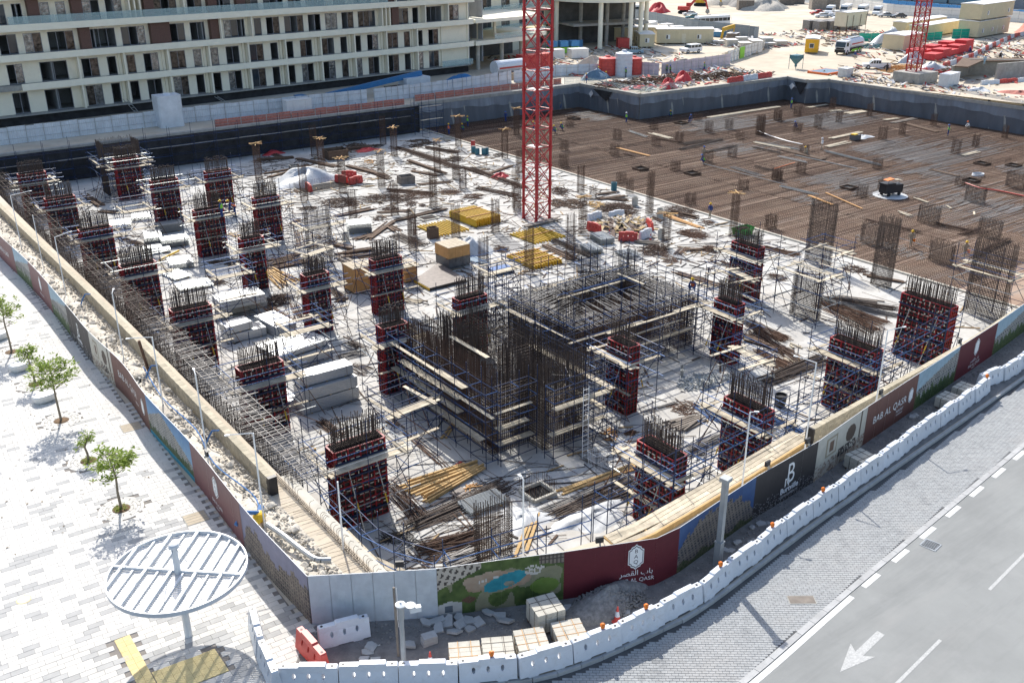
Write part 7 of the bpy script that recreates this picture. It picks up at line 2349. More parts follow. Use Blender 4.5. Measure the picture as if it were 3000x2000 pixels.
def fence(label,pts,h,m,step=1.1,rail=True,z=None,name='site_fence',lean=.0):
 t = thing(name,label,'fence')
 p = Path(pts); n = max(1,round(p.len / step))
 for i in range(n):
  a,b = p.at(p.len * i / n),p.at(p.len * (i + 1) / n)
  z0 = gz(a.x,a.y) if z is None else z
  d = (b - a); L_ = d.length; u = d / L_; nn = Vector((-u.y,u.x))
  bm = MB(); rows = [[],[]]
  hh = h + rbd.uniform(-.06,.06); ln = rbd.uniform(-.5,1) * lean
  k = 8 if 'corr' in m else 1
  for j in range(k + 1):
   q = a + u * (L_ * j / k * .985) + nn * (.035 * (j % 2))
   rows[0].append((q.x,q.y,z0)); rows[1].append((q.x + nn.x * ln,q.y + nn.y * ln,z0 + hh))
  bm.grid(rows)
  bm.build('panel',m,t)
  if rail and i % 2 == 0:
   q = a - nn * .12
   MB().bar((q.x,q.y,z0),(q.x,q.y,z0 + h + .15),.035,4).build('post','galv',t)
 if rail:
  for f in (.3,.75):
   b = MB()
   for i in range(n):
    a,c = p.at(p.len * i / n),p.at(p.len * (i + 1) / n); u = (c - a).normalized()
    b.bar((a.x + u.y * .08,a.y - u.x * .08,(gz(a.x,a.y) if z is None else z) + h * f),(c.x + u.y * .08,c.y - u.x * .08,(gz(c.x,c.y) if z is None else z) + h * f),.025,4)
   b.build('rail','polegrey',t)
fence('white corrugated fence at far left, up to the water tank',[(2,141.5),(22,141.6),(42,142.3)],2.2,'corrug')
fence('white corrugated fence from the water tank to the leaning gap',[(45,142.4),(58,142),(75,141.4)],2.2,'corrug')
fence('white corrugated fence right of the leaning gap behind the pit',[(76.2,141.3),(90,141.6),(106,144.3)],2.2,'corrug',lean=.12)
fence('white corrugated fence behind the crane mast towards the white tank',[(107,145),(118,146.5),(127,142.5)],2.0,'corrug')
fence('pinkish corrugated fence right of the white tank',[(131.5,141),(134.6,135.8)],2.2,'corrugpink')
fence('pinkish corrugated fence behind the far rust scrap',[(135,135.6),(146,136.4),(156.5,137.6)],2.2,'corrugpink')
fence('dirty white fence with a green panel curving by the sand road',[(158,139.8),(168,144),(178,147.6),(187.5,154.5)],2.3,'roofwhite',1.8)
fence('lime green fence panel in the dirty white fence',[(164.8,142.4),(167.8,143.7)],2.3,'hivis',3,False)
fence('dark grey panel fence behind the stored materials',[(212,228),(205,205),(199.5,189),(198.8,166.5)],2.8,'greyfence',3)
fence('grey panel fence end turned towards the sand road',[(198.8,166.4),(194.5,164.2)],2.8,'greyfence',3)
fence('long white fence along the far street',[(300,215),(286,188.5),(284,176),(290,160),(292,120)],3.0,'roofwhite',3.2)
fence('white far fence beyond the spoil heaps',[(330,262),(300,240),(285,236)],3.0,'corrug',3.2)
fence('orange safety netting along the pit edge below the generator',[(48,136.8),(62,136.6),(79,136.4)],1.0,'orangenet',2,True,None,'safety_net')
fence('orange safety netting along the pit edge right of the stair tower',[(82,138.3),(98,138.4),(113,138.6)],1.0,'orangenet',2,True,None,'safety_net')
fence('green safety netting below the far cream cabins',[(214,148),(222,139),(233,137.5)],1.8,'greennet',3,True,None,'safety_net')
fence('green safety netting left of the two storey cabin',[(236.5,137.0),(240.8,134.8)],2.2,'greennet',2,True,None,'safety_net')
fence('steel guard railing at the far pit corner',[(113,137.8),(117,137.6),(117,122.6),(127,122)],1.1,'railglass',2.4,True,None,'guard_rail')
# ================================================================== FAR YARD
def cabin(label,x,y,L_,W_,H_,rz,z=ZF,m='cream',roof='roofwhite',wins=((.3,0),(.7,0)),door=.5,pitch=.25,name='site_cabin'):
 t = thing(name,label,'cabin',(x,y,z),rz,'site cabins')
 MB().bb(-L_ / 2,L_ / 2,-W_ / 2,W_ / 2,.3,H_).build('walls',m,t)
 MB().xprism([(-W_ / 2 - .15,H_),(W_ / 2 + .15,H_),(W_ / 2 + .15,H_ + .12),(0,H_ + .12 + pitch),(-W_ / 2 - .15,H_ + .12)],L_ + .3)
 r = MB().xprism([(-W_ / 2 - .15,H_),(W_ / 2 + .15,H_),(W_ / 2 + .15,H_ + .12),(0,H_ + .12 + pitch),(-W_ / 2 - .15,H_ + .12)],L_ + .3); r.v = [(b,a,c) for a,b,c in r.v]; r.f = [f[::-1] for f in r.f]
 r.build('roof',roof,t)
 for k in range(int(L_ / 1.2)): MB().bb(-L_ / 2 + 1.2 * k + .58,-L_ / 2 + 1.2 * k + .62,-W_ / 2 - .015,-W_ / 2,.3,H_).build('panel_joint','creamlt',t)
 for f,s in wins:
  if s == 0: w = MB().bb(-L_ / 2 + L_ * f - .5,-L_ / 2 + L_ * f + .5,-W_ / 2 - .05,-W_ / 2,1.2,2.2).build('window','whitepaint',t); MB().bb(-L_ / 2 + L_ * f - .42,-L_ / 2 + L_ * f - .03,-W_ / 2 - .06,-W_ / 2 - .05,1.28,2.12).build('pane','glassdark',w)
  else: w = MB().bb(-L_ / 2 - .05,-L_ / 2,-.5,.5,1.2,2.2).build('window','whitepaint',t); MB().bb(-L_ / 2 - .06,-L_ / 2 - .05,-.42,.42,1.28,2.12).build('pane','glassdark',w)
 if door is not None: d_ = MB().bb(-L_ / 2 + L_ * door - .45,-L_ / 2 + L_ * door + .45,-W_ / 2 - .04,-W_ / 2,.3,2.4).build('door','creamlt',t); MB().bb(-L_ / 2 + L_ * door + .3,-L_ / 2 + L_ * door + .38,-W_ / 2 - .08,-W_ / 2 - .04,1.2,1.3).build('handle','black',d_)
 for k in range(3): MB().bb(-L_ / 2 + L_ * (k + .5) / 3 - .2,-L_ / 2 + L_ * (k + .5) / 3 + .2,-W_ / 2 + .1,W_ / 2 - .1,0,.3).build('bearer','concrete',t)
 return t
cabin('small cream cabin with two windows beside the blue sedan',164.6,171.6,3.4,8,3.0,rad(-33) + math.pi * 0,wins=((.5,0),(.5,1)),door=None)
cabin('long cream cabin with a door and steps behind the white suv',176,170,13.5,4,3.4,rad(-35),wins=((.2,0),(.75,0)),door=.48)
cabin('cream cabin with a wide white roof beside the entrance block',172,181,13,4.5,3.2,rad(-35),door=None,wins=())
cabin('yellow framed cream cabin left of the tanker truck',186.5,140.6,6.5,2.8,3.1,rad(35),m='yellowbox',door=None,wins=((.5,1),))
cabin('cream cabin behind the tanker truck',207,131.5,9,5.0,3.4,rad(6),m='cream',door=.4,wins=((.75,0),))
cabin('tall pale cream cabin raised on a steel frame',224,158,8.5,3.5,3.6,rad(0),z=ZF + 2.0,m='creamlt',door=None,wins=())
cabin('long low cream cabin row, rear one under the crane',246,152,24,3.6,3.0,rad(8),door=None,wins=())
cabin('long low cream cabin row, front one under the crane',240,144,22,3.6,3.0,rad(8),door=None,wins=())
cabin('lower storey of the two storey cream cabin',250,136.5,19,5,4.0,rad(7),wins=((.15,0),(.45,0),(.8,0)),door=.6)
cabin('upper storey of the two storey cream cabin',250,136.5,19.4,5.4,3.8,rad(7),z=ZF + 4.2,wins=((.2,0),(.85,0)),door=None)
t = thing('cabin_frame','steel frame under the tall pale raised cabin','steel frame',(224,158,ZF))
for x in (-4,-1.5,1.5,4):
 for y in (-1.9,1.9): MB().bar((x,y,0),(x,y,2.3 if y > 0 else 5),.06,4).build('post','oldwood',t)
def wheels(t,xs,w,r,m='rubber'):
 for x in xs:
  for s in (-1,1):
   o = MB().bar((x,s * (w / 2 - .12),r),(x,s * (w / 2 + .03),r),r,14).build('wheel',m,t)
   MB().bar((x,s * (w / 2 + .03),r),(x,s * (w / 2 + .045),r),r * .55,10).build('rim','carsilver',o)
def car(label,x,y,rz,m,kind='sedan',z=ZF):
 t = thing('parked_' + {'sedan': 'car','suv': 'suv','pickup': 'pickup','van': 'van','bus': 'bus'}[kind],label,{'sedan': 'car','suv': 'car','pickup': 'pickup','van': 'van','bus': 'bus'}[kind],(x,y,z),rz,'parked vehicles')
 A = {'sedan': (4.6,1.8,.32,[(-2.3,.45),(-2.2,.3),(2.2,.3),(2.3,.5),(2.25,.72),(1.1,.92),(-1.5,.95),(-2.25,.85)],[(1.15,.9),(.45,1.4),(-.9,1.42),(-1.75,.94)],[(.5,1.38),(.42,1.45),(-.85,1.47),(-1.0,1.4)],(-1.4,1.4)),
         'suv': (4.9,1.95,.4,[(-2.45,.5),(-2.35,.35),(2.35,.35),(2.45,.55),(2.4,1.0),(1.2,1.15),(-2.4,1.2)],[(1.25,1.12),(.65,1.75),(-2.1,1.78),(-2.38,1.15)],[(.7,1.72),(.6,1.85),(-2.1,1.87),(-2.2,1.76)],(-1.5,1.5)),
         'pickup': (5.3,1.85,.4,[(-2.65,.55),(-2.55,.4),(2.55,.4),(2.65,.6),(2.6,.95),(1.45,1.1),(-.6,1.12),(-.65,1.12),(-2.6,1.1)],[(1.45,1.08),(.85,1.68),(-.6,1.72),(-.85,1.1)],[(.9,1.66),(.8,1.78),(-.6,1.8),(-.75,1.68)],(-1.65,1.65)),
         'van': (6.2,2.1,.36,[(-3.1,.5),(-3.0,.4),(3.0,.4),(3.1,.6),(3.0,1.15),(2.2,1.4),(-3.1,1.45)],[(2.25,1.38),(1.4,2.2),(-3.0,2.25),(-3.06,1.42)],[(1.6,2.0),(1.2,2.6),(-2.9,2.65),(-3.08,2.2)],(-2.0,2.0)),
         'bus': (10.5,2.5,.48,[(-5.25,.5),(-5.2,.4),(5.2,.4),(5.25,.6),(5.2,1.7),(-5.25,1.7)],[(5.2,1.68),(5.0,2.6),(-5.15,2.6),(-5.2,1.68)],[(5.05,2.55),(4.9,3.1),(-5.1,3.15),(-5.2,2.55)],(-3.2,3.4))}[kind]
 MB().xprism(A[3],A[1]).build('body',m,t); MB().xprism(A[4][::-1],A[1] - .14).build('glazing','glassdark',t); MB().xprism(A[5][::-1],A[1] - .12).build('roof',m,t)
 n = 3 if kind != 'bus' else 7
 xs = [A[4][1][0] * .9 + (A[4][2][0] - A[4][1][0]) * k / n for k in range(n + 1)]
 for xx in xs:
  if kind != 'bus' or xx < 4.6:
   for s in (-1,1): MB().bb(xx - .05,xx + .05,s * (A[1] / 2 - .065) - .01,s * (A[1] / 2 - .065) + .01,A[4][0][1],A[4][1][1] + .02).build('pillar',m,t)
 wheels(t,A[6],A[1],A[2])
 L_ = A[0] / 2
 for s in (-1,1):
  MB().bb(L_ - .12,L_ + .01,s * A[1] * .38 - .15,s * A[1] * .38 + .15,A[3][3][1] + .1,A[3][3][1] + .26).build('headlight','carsilver',t); MB().bb(-L_ - .01,-L_ + .1,s * A[1] * .4 - .1,s * A[1] * .4 + .1,A[3][-1][1] - .3,A[3][-1][1] - .08).build('tail_light','redbox',t)
 if kind == 'pickup': MB().bb(-2.5,-.9,-.75,.75,1.1,1.14).build('bed_cover','black',t)
 return t
car('blue silver sedan beside the small cream cabin',152.9,162.7,rad(142),'carblue')
car('white suv in front of the long cream cabin',164.2,156.1,rad(172),'carwhite','suv')
car('white pickup with a dark bed near the crane footing',174.6,115.9,rad(135),'carwhite','pickup')
car('white bus standing alone behind the grey fence',210,192.5,rad(168),'carwhite','bus')
car('white bus parked at far left beyond the entrance block',218,236,rad(130),'carwhite','bus')
car('second bus half hidden beside the entrance block',210,236,rad(125),'carsilver','bus')
car('white car near the orange excavator',232,222,rad(140),'carwhite'); car('dark green car below the white one by the excavator',224,213,rad(140),'tealsteel')
for k,(x,y,kd,m,lb) in enumerate(((269.5,198,'van','carwhite','white van at the left end of the parked row'),(275.5,196.5,'bus','carwhite','left one of two white minibuses in the parked row'),(278,192,'bus','carwhite','right one of two white minibuses in the parked row'),(279,187.5,'van','carwhite','white van at the right end of the parked row'),
                                   (259,193,'sedan','carwhite','white car nearest the sand road in front of the vans'),(261.5,189,'sedan','cardark','dark car in front of the left vans'),(265,192,'sedan','cardark','dark car squeezed between white van and minibus'),(268,194.5,'sedan','carwhite','white car squeezed between white van and minibus'),(257,185,'sedan','carwhite','white car half hidden above the wire baskets'),(275,182,'sedan','carsilver','silver car right of the parked vans'),(276,178,'sedan','cardark','dark car right of the silver one by the white fence'),(266,200,'sedan','redbox','reddish car behind the leftmost van'))):
 c = car(lb,x,y,rad(205 if kd != 'sedan' else 150),m,kd)
 if kd == 'bus': c.scale = (.75,.9,.9)
t = thing('tanker_truck','white tanker truck with a dark cab and red stripe on the sand road','truck',(191.8,134.6,ZF),rad(192))
MB().xprism([(2.6,.6),(4.9,.6),(4.95,1.6),(4.7,2.9),(2.7,2.95)],2.4).build('cab','carwhite',t); MB().xprism([(4.97,1.65),(4.76,2.7),(4.7,2.7),(4.9,1.65)],2.2).build('windscreen','glassdark',t)
MB().bb(4.9,5.0,-1.2,1.2,.5,1.1).build('bumper','black',t); MB().bb(4.93,4.99,-.9,.9,1.15,1.55).build('grille','black',t)
for s in (-1,1): MB().bb(3.4,4.5,s * 1.2 - .02,s * 1.2 + .02,1.8,2.6).build('side_window','glassdark',t)
MB().bb(-5,2.6,-1.1,1.1,.7,1.1).build('chassis','black',t)
MB().bar((-4.9,0,2.1),(2.3,0,2.1),1.15,20).build('tank','whiteplas',t)
for s in (-1,1): MB().bb(-4.2,1.6,s * 1.15 - .02,s * 1.15 + .02,1.95,2.2).build('red_stripe','redbox',t); MB().bb(-3.5,1.5,s * 1.2 - .03,s * 1.2 + .03,.5,1.0).build('side_guard','hivis',t)
MB().bb(-4,1,-.4,.4,3.2,3.35).build('catwalk','galv',t); wheels(t,(3.7,-1.9,-3.3),2.4,.52)
def excavator(label,x,y,rz,m):
 t = thing('excavator',label,'excavator',(x,y,ZF),rz,'excavators')
 for s in (-1,1): MB().xprism([(-2,.2),(-1.7,0),(1.7,0),(2,.2),(2,.7),(1.7,.95),(-1.7,.95),(-2,.7)],.6).build('track','rubber',t).location = (0,s * 1.2,0)
 MB().bb(-2.2,1.5,-1.35,1.35,1.1,2.2).build('house',m,t); MB().bb(.2,1.6,.3,1.3,2.2,3.2).build('cab',m,t); MB().bb(1.55,1.63,.35,1.25,2.2,3.1).build('windscreen','glassdark',t)
 MB().beam((1.2,-.3,2.0),(3.8,-.3,5.2),.5,.7).build('boom',m,t); MB().beam((3.7,-.3,5.2),(6.4,-.3,4.0),.4,.6).build('boom_tip',m,t); MB().beam((6.3,-.3,4.3),(7.2,-.3,1.4),.35,.45).build('stick',m,t)
 MB().xprism([(6.7,1.5),(7.5,1.5),(7.8,.5),(7.2,.1),(6.5,.6)],1.2).build('bucket','concrete',t).location = (0,-.3,0)
excavator('orange red excavator reaching right near the red tarps',236,228,rad(-55),'redbox'); excavator('yellow excavator working on the far spoil heap',262,246,rad(-60),'excyellow')
def boxy(name,label,cat,x,y,w,d_,h,rz,m,z=ZF,ribs=0,lid=None,group=None):
 t = thing(name,label,cat,(x,y,z),rz,group)
 MB().bb(-w / 2,w / 2,-d_ / 2,d_ / 2,.08,h).build('body',m,t)
 for k in range(ribs):
  x0 = -w / 2 + w * (k + .5) / ribs
  for s in (-1,1): MB().bb(x0 - .04,x0 + .04,s * d_ / 2 - .03,s * d_ / 2 + .03,.1,h - .1).build('rib',m,t)
 MB().bb(-w / 2 - .04,w / 2 + .04,-d_ / 2 - .04,d_ / 2 + .04,h,h + .08).build('lid',lid or m,t)
 for s in (-1,1): MB().bb(-w / 2,w / 2,s * d_ * .35 - .1,s * d_ * .35 + .1,0,.08).build('skid','oldwood',t)
 return t
boxy('shipping_container','red shipping container behind the fence left of the crane mast','container',119.8,155.5,7,2.5,3.0,rad(-2),'redbox',ribs=10)
boxy('red_skip','red skip beside the small cream cabin','skip',157.8,171.5,2.6,2.2,2.2,rad(-30),'redbox',ribs=4)
boxy('wrapped_pallet','white wrapped pallet on the far pit edge in front of the pickup','pallet',160.5,112.8,2.6,1.8,1.6,rad(10),'tarp')
boxy('generator','white generator set inside a scaffold right of the crane footing','generator',165,94.7,4.8,1.8,2.3,rad(10),'steelwhite',ribs=3)
boxy('generator','white generator set on the pit edge in front of the left fence','generator',61.8,139.0,4.1,1.5,2.0,rad(1),'steelwhite',ribs=2,z=4.5)
boxy('blue_board','blue panel crate below the tall entrance columns','crate',147,176,4.2,.6,2.0,rad(-12),'bluebox')
for k,(x,y) in enumerate(((133.5,166.5),(138.5,164.5))): boxy('white_unit',['left','right'][k] + ' white equipment unit below the entrance block','equipment',x,y,4.0,2.4,1.9,rad(-15),'roofwhite',ribs=4,group='white units')
for k in range(6): boxy('cement_stack',['lowest left','upper left','middle','upper middle','right','upper right'][k] + ' colourful sack pallet below the entrance columns','pallet',139 + (k // 2) * 2.4,174 - (k // 2) * .9,1.9,1.6,1.2,rad(-15),['hivis','bluebarrier','roofwhite'][(k + k // 2) % 3],z=ZF + (k % 2) * 1.32,group='sack pallets')
for k,(x,y,w) in enumerate(((290,232,5),(297,233,5),(283,213,5),(288.5,212,5),(262,226,5))): boxy('block_stack',ORD[k] + ' grey stack of concrete blocks on the far sand, counted from the upper row','blocks',x,y,w,4,3.0,rad(-38),'greywood',ribs=3,group='block stacks')
pr_ = [('bluebox',201,211),('bluebox',199,205),('roofwhite',197,203),('bluebox',193,186),('bluebox',194.5,182),('bluebox',194,175),('greywood',193.5,170),('roofwhite',197,197),('roofwhite',195,191),('greywood',196,179)]
for k,(m,x,y) in enumerate(pr_): defer(boxy('stored_crate','','crate',x,y,3.2,2.4,1.3,rbd.uniform(-.6,.6),m,lid='roofwhite',group='stored crates'),{'bluebox': 'blue crate','roofwhite': 'white topped crate','greywood': 'grey crate'}[m],'stored behind the cream cabins','crate','stored crates')
for k in range(14): defer(boxy('slab_stack','','slab stack',181 + (k % 5) * 3.1,163.5 - (k % 5) * .9 - (k // 5) * 4.2,2.6,1.6,.8 + .3 * (k % 3),rad(-30),'palecon',lid='roofwhite'),'low pale stack of slabs','in the yard below the grey fence','slab stack','slab stacks in the yard')
for k in range(10): defer(boxy('red_panel_stack','','panel stack',196 + (k % 5) * 4.6,117 + (k % 5) * 1.0 + (k // 5) * 4,4,2.6,1.3 + .5 * (k % 2) + (k == 4) * 1.2,rad(7),'redtarp'),'red formwork panel stack','behind the far crane','panel stack','red panel stacks')
for k in range(9): defer(boxy('wire_basket','','wire baskets',226 + (k % 5) * 3,172 - (k // 5) * 3.2 - (k % 5) * 1.2,2.6,2.6,2.4,rad(-10),'rebargrey',ribs=6),'grey wire basket','stacked in front of the parked vans','wire basket','wire baskets')
def rtank(label,x,y,r,h,m,z=ZF,name='water_tank'):
 t = thing(name,label,'water tank',(x,y,z),0,'water tanks')
 pf = [(r,0)]
 for k in range(6): pf += [(r,h * (k + .1) / 6),(r * 1.02,h * (k + .5) / 6),(r,h * (k + .95) / 6)]
 MB().lathe(pf + [(r * .9,h),(r * .35,h * 1.06),(r * .3,h * 1.1)],24).build('tank_body',m,t); MB().lathe([(r * .28,h * 1.1),(r * .26,h * 1.13)],14).build('tank_lid',m,t)
rtank('big white round water tank in the yard by the pinkish fence',128.4,139,1.6,4.2,'whiteplas'); rtank('red round tank half hidden left of the white one',126.6,141.5,1.7,3.2,'redplas'); rtank('red round tank half hidden right of the white one',131.6,139.6,1.5,3.0,'redplas')
t = thing('square_tank','pale blue square water tank standing on the fence line at left','water tank',(43.2,141.5,4.3))
MB().prism([(-1.5,-1.3),(1.5,-1.3),(1.7,-1.0),(1.7,1.4),(-1.7,1.4),(-1.7,-1.0)],0,4.4).build('tank_body','corrug',t); MB().lathe([(.6,4.4),(.4,4.62)],14).build('tank_lid','corrug',t)
t = thing('road_tanker','white tank trailer with a red stripe under the terrace','tanker',(111.2,152.5,ZF),rad(3))
MB().bar((-3.4,0,1.7),(3.4,0,1.7),1.25,18).build('tank','whiteplas',t); MB().bb(-3,3,-1.27,-1.24,1.5,1.8).build('red_stripe','redbox',t); wheels(t,(-2,2),2.2,.5); MB().bb(-3.2,3.2,-.8,.8,.5,.7).build('chassis','black',t)
t = thing('boom_lift','blue telescopic boom lying behind the corrugated fence','boom lift',(83,147,4.3),rad(5))
MB().beam((-13,0,1.1),(6,0,2.9),.6,.8).build('boom','boomblue',t); MB().beam((-17,0,.8),(-12,0,1.25),.4,.5).build('inner_boom','boomblue',t); MB().bb(2,7.0,-1.3,1.3,1.0,2.4).build('counterweight','corrug',t); MB().bb(-1,6,-1.2,1.2,.4,1.2).build('chassis','black',t); wheels(t,(-.5,5),2.6,.6); MB().bb(-18.5,-17,-.8,.8,.6,1.7).build('basket','boomblue',t)
t = thing('cement_hopper','teal steel hopper on legs near the far pit edge','hopper',(162,125.5,ZF))
MB().add([(-.35,-.35,1.4),(.35,-.35,1.4),(.35,.35,1.4),(-.35,.35,1.4),(-1.5,-1.2,3.0),(1.5,-1.2,3.0),(1.5,1.2,3.0),(-1.5,1.2,3.0),(-1.5,-1.2,3.8),(1.5,-1.2,3.8),(1.5,1.2,3.8),(-1.5,1.2,3.8)],[(i + 4 * k,(i + 1) % 4 + 4 * k,(i + 1) % 4 + 4 + 4 * k,i + 4 + 4 * k) for k in range(2) for i in range(4)] + [(3,2,1,0),(8,9,10,11)]).build('bin','tealsteel',t)
for sx in (-1,1):
 for sy in (-1,1): MB().bar((sx * 1.5,sy * 1.2,0),(sx * 1.5,sy * 1.2,4),.07,4).build('leg','tealsteel',t)
MB().lathe([(.35,.6),(.35,1.4)],10).build('spout','tealsteel',t); t.scale = (.7,.7,.7)
t = thing('form_tray','orange edged tray of pale sheets on the far pit edge','tray',(162,118.3,ZF),rad(4)); MB().bb(-2.6,3,-2,2,.3,.4).build('sheets','tarpblue',t)
for s in (-1,1): MB().bb(-2.8,3.2,s * 2.1 - .15,s * 2.1 + .15,0,.4).build('edge_beam','hivisorange',t); MB().bb(s * 2.9 + .1,s * 2.9 + .35,-1.9,1.9,0,.39).build('edge_beam','hivisorange',t)
o = center_mesh(MB().beam((196,172,7.0),(188,168.5,6.9),.5,.9).beam((188.2,168.5,7),(187.5,168.4,4.4),.4,.5).bar((196,172,4.3),(196,172,7),.15,6),'loader_arm','excyellow'); tag(o,'yellow machine arm raised beside the end of the grey fence','machine arm')
for lb,x,y,rx,ry,h,m,cat,s in (('grey rubble mound in front of the block stacks',268,222,9,6,3.2,'rubble','mound',1),('big pale spoil heap behind the yellow excavator',285,250,22,9,5,'rubble','mound',2),('grey spoil heap right of the yellow excavator',275,236,8,7,4.5,'gravel','mound',3),('tan sand bank along the far fence',330,245,30,8,3,'sand','mound',5),('brown sand mound in front of the red container',112,148.5,6,2.2,1.4,'sandpile','mound',4),('pale sand heap below the entrance block',131,151,4,2.5,2.0,'sand','mound',6),('blue tarp and hose tangle at the end of the cream building',97.5,148,4.5,1.6,1.6,'boomblue','tarp',7),('red tarp covered stack beside the orange excavator',232,236,4,3,2.6,'redtarp','tarp',8),('red tarp covered heap on the far scrap yard',131,126,2.2,1.5,1.8,'redtarp','tarp',3),('red tarp over machinery at the far pit edge',124.5,123.2,1.8,1.3,1.5,'redtarp','tarp',9),('flat red netting lying on the far pit edge',120,126.5,3.5,1.2,.4,'redtarp','netting',2),('dark blue covered stack left of the white tank',122,139.5,3.2,1.8,1.5,'tarpblue','tarp',5),('red sheet thrown over rubble right of the far crane',176,101,2.2,1.2,1.3,'redtarp','tarp',6),('white plastic over rubble behind the far crane',181,108,5,2.5,1.4,'tarp','tarp',4),('white sheet heap beside the tanker truck tyres',189,117,3.5,2,1.8,'tarp','tarp',1),('orange tarp stretched over the pit edge at the right',165,82,3,4,.8,'orangenet','tarp',2),('white plastic beside the orange tarp at the right',163.5,88,2.2,2.2,.8,'tarp','tarp',7),('orange tarp heap at the far right edge',266,131,8,4,3.5,'orangenet','tarp',3),('white dome tarp roof behind the tanker cabin',214,139,7,4,3.2,'tarp','tarp',5),('pile of dark tyres beside the crane footing',173.5,107.5,2.4,1.2,.9,'rubber','tyres',4)):
 lump(lb,None,0,0,rx,ry,h,m,cat,ZF,'covered_heap' if cat == 'tarp' else ('spoil_mound' if cat == 'mound' else cat + '_heap'),s,(x,y,ZF))
for k,(x,y,rx,ry,n,m,lb) in enumerate(((131,129.5,12,4,300,'rust','long rusty scrap heap on the far pit edge'),(142,126.5,8,3,160,'oldwood','timber scrap heap at the right of the far yard'),(120,131,5,3,90,'rust','rusty scrap heap near the guard railing'),(178,112,6,4,160,'cratewood','orange brown timber heap behind the pickup'),(184,104,8,4,200,'oldwood','dark timber heap behind the crane footing'),(177,107,5,3,90,'redtarp','red scrap heap by the far crane'),(187,155,6,4,160,'galv','heap of pale pipes and fittings inside the curving fence'),(172,148,4,3,60,'plank','timber and plank heap by the dirty white fence'),(206,138,5,3,80,'tealsteel','steel scrap between tanker truck and wire baskets'))):
 o = center_mesh(heap(Vector((x,y,0)),rx,ry,n,.07,1.1,3.0,None,0,ZF),'scrap_heap',m); tag(o,lb,'scrap heap','far scrap heaps')
lit = MB()
for _ in range(2600):
 x,y = rbd.choice([(rbd.uniform(117,152),rbd.uniform(122,135)),(rbd.uniform(160,215),rbd.uniform(88,122)),(rbd.uniform(156.5,166),rbd.uniform(70,112)),(rbd.uniform(178,197),rbd.uniform(150,168)),(rbd.uniform(198,226),rbd.uniform(108,148)),(rbd.uniform(205,236),rbd.uniform(148,172)),(rbd.uniform(186,262),rbd.uniform(104,130)),(rbd.uniform(120,160),rbd.uniform(140,176))])
 a = rbd.uniform(0,3.14); l = rbd.uniform(.2,1.2)
 lit.col = rbd.choice([(.5,.48,.44),(.35,.25,.15),(.10,.07,.05),(.6,.6,.6),(.40,.06,.05),(.2,.2,.2)])
 lit.beam((x - math.cos(a) * l,y - math.sin(a) * l,ZF + .1),(x + math.cos(a) * l,y + math.sin(a) * l,ZF + .1 + rbd.uniform(0,.5)),rbd.uniform(.1,.5),.12)
tag(lit.build('yard_litter','multi',colors=True),'scattered litter and offcuts over the far yards','litter',kind='stuff')
for nm,pts,cols in (('far row below the two storey cabin',[(186,108.5),(205,113.5),(228,121.5),(250,128.5),(262,130.5)],'rw'),('far pit edge row by the sand road',[(137,120.6),(150.5,121.2)],'rw'),('right hand row by the far wall of concrete',[(170,91.5),(181,88.5),(190,84)],'wr'),('blue row along the far street',[(322,214),(318,178),(316,150)],'b')):
 p = Path(pts); d = 1.0; i = 0
 while d < p.len:
  q,t_ = p.at(d),p.dir(d); c_ = cols[(i // 2) % len(cols)] if len(cols) > 1 else cols
  b_ = barrier(f"{ {'r': 'red', 'w': 'white', 'b': 'blue'}[c_] } barrier, {ORD[i]} in the {nm}",q.x,q.y,ZF + .01,math.atan2(t_.y,t_.x),c_,'barriers of the ' + nm,caps=False)
  if cols == 'b': b_.scale = (1.6,1.2,1.3)
  d += 2.1 if cols != 'b' else 3.4; i += 1
dk = thing('neighbour_deck','rust brown rebar deck with dark edge beams at the far right','formwork deck',(0,0,0))
MB().prism([(193,96),(218,104),(262,122),(262,100),(205,78),(190,82)],7.2,7.6).build('deck','matbed',dk)
for a,b_ in (((190,82),(193,96)),((193,96),(262,122)),((190,82),(205,78)),((199,82),(250,104)),((205,78),(262,100))): MB().beam((*a,7.75),(*b_,7.75),.5,.7).build('edge_beam','rebar',dk)
for x,y in ((191,83),(194,94),(204,80),(202,96)): MB().bar((x,y,ZF),(x,y,7.2),.18,6).build('prop','yellowbeam',dk)
nw = thing('core_walls','grey concrete walls of the neighbouring structure right of the crane','concrete wall')
for a,b_,h in (((172,98.5),(181,100.5),2.6),((181,100.5),(188,93),3.0),((177,92.8),(189,90.5),3.2),((189,90.5),(192,86),2.4)): MB().beam((*a,ZF + h / 2),(*b_,ZF + h / 2),.4,h).build('wall_panel','concrete',nw)
MB().prism([(170,97),(182,102.5),(191,95),(189,92),(181,98),(171,95)],ZF + 2.7,ZF + 2.9).build('timber_cap','oldwood',nw)
struct('far_street',polyfill([(305,330),(302,214),(300,150),(302,60),(420,60),(420,330)],[],'s',None,ZF + .01),'asphalt')
gb_ = thing('glass_building','glazed building beyond the far street at upper right','building',(338,190,ZF),0)
for k in range(9):
 for j in range(3): MB().bb(0,20,-60 + k * 14,-47 + k * 14,j * 4,j * 4 + 3.7).build('glazing_bay','skyglass' if (k + j) % 3 else 'frame',gb_)
MB().bb(1,19,-60,66,0,12.5).build('core','concrete',gb_)
rt2 = random.Random(9)
for x,y,lb in ((326,186,'street tree left one in front of the glazed building'),(327,178,'street tree right one in front of the glazed building'),(330,150,'street tree at the top right corner')):
 t = tree(lb,x,y,ZF,6.5,2.5,2.6,3.5,26,rt2,'leafdark','street_tree',.6,1.0); t['group'] = 'street trees'
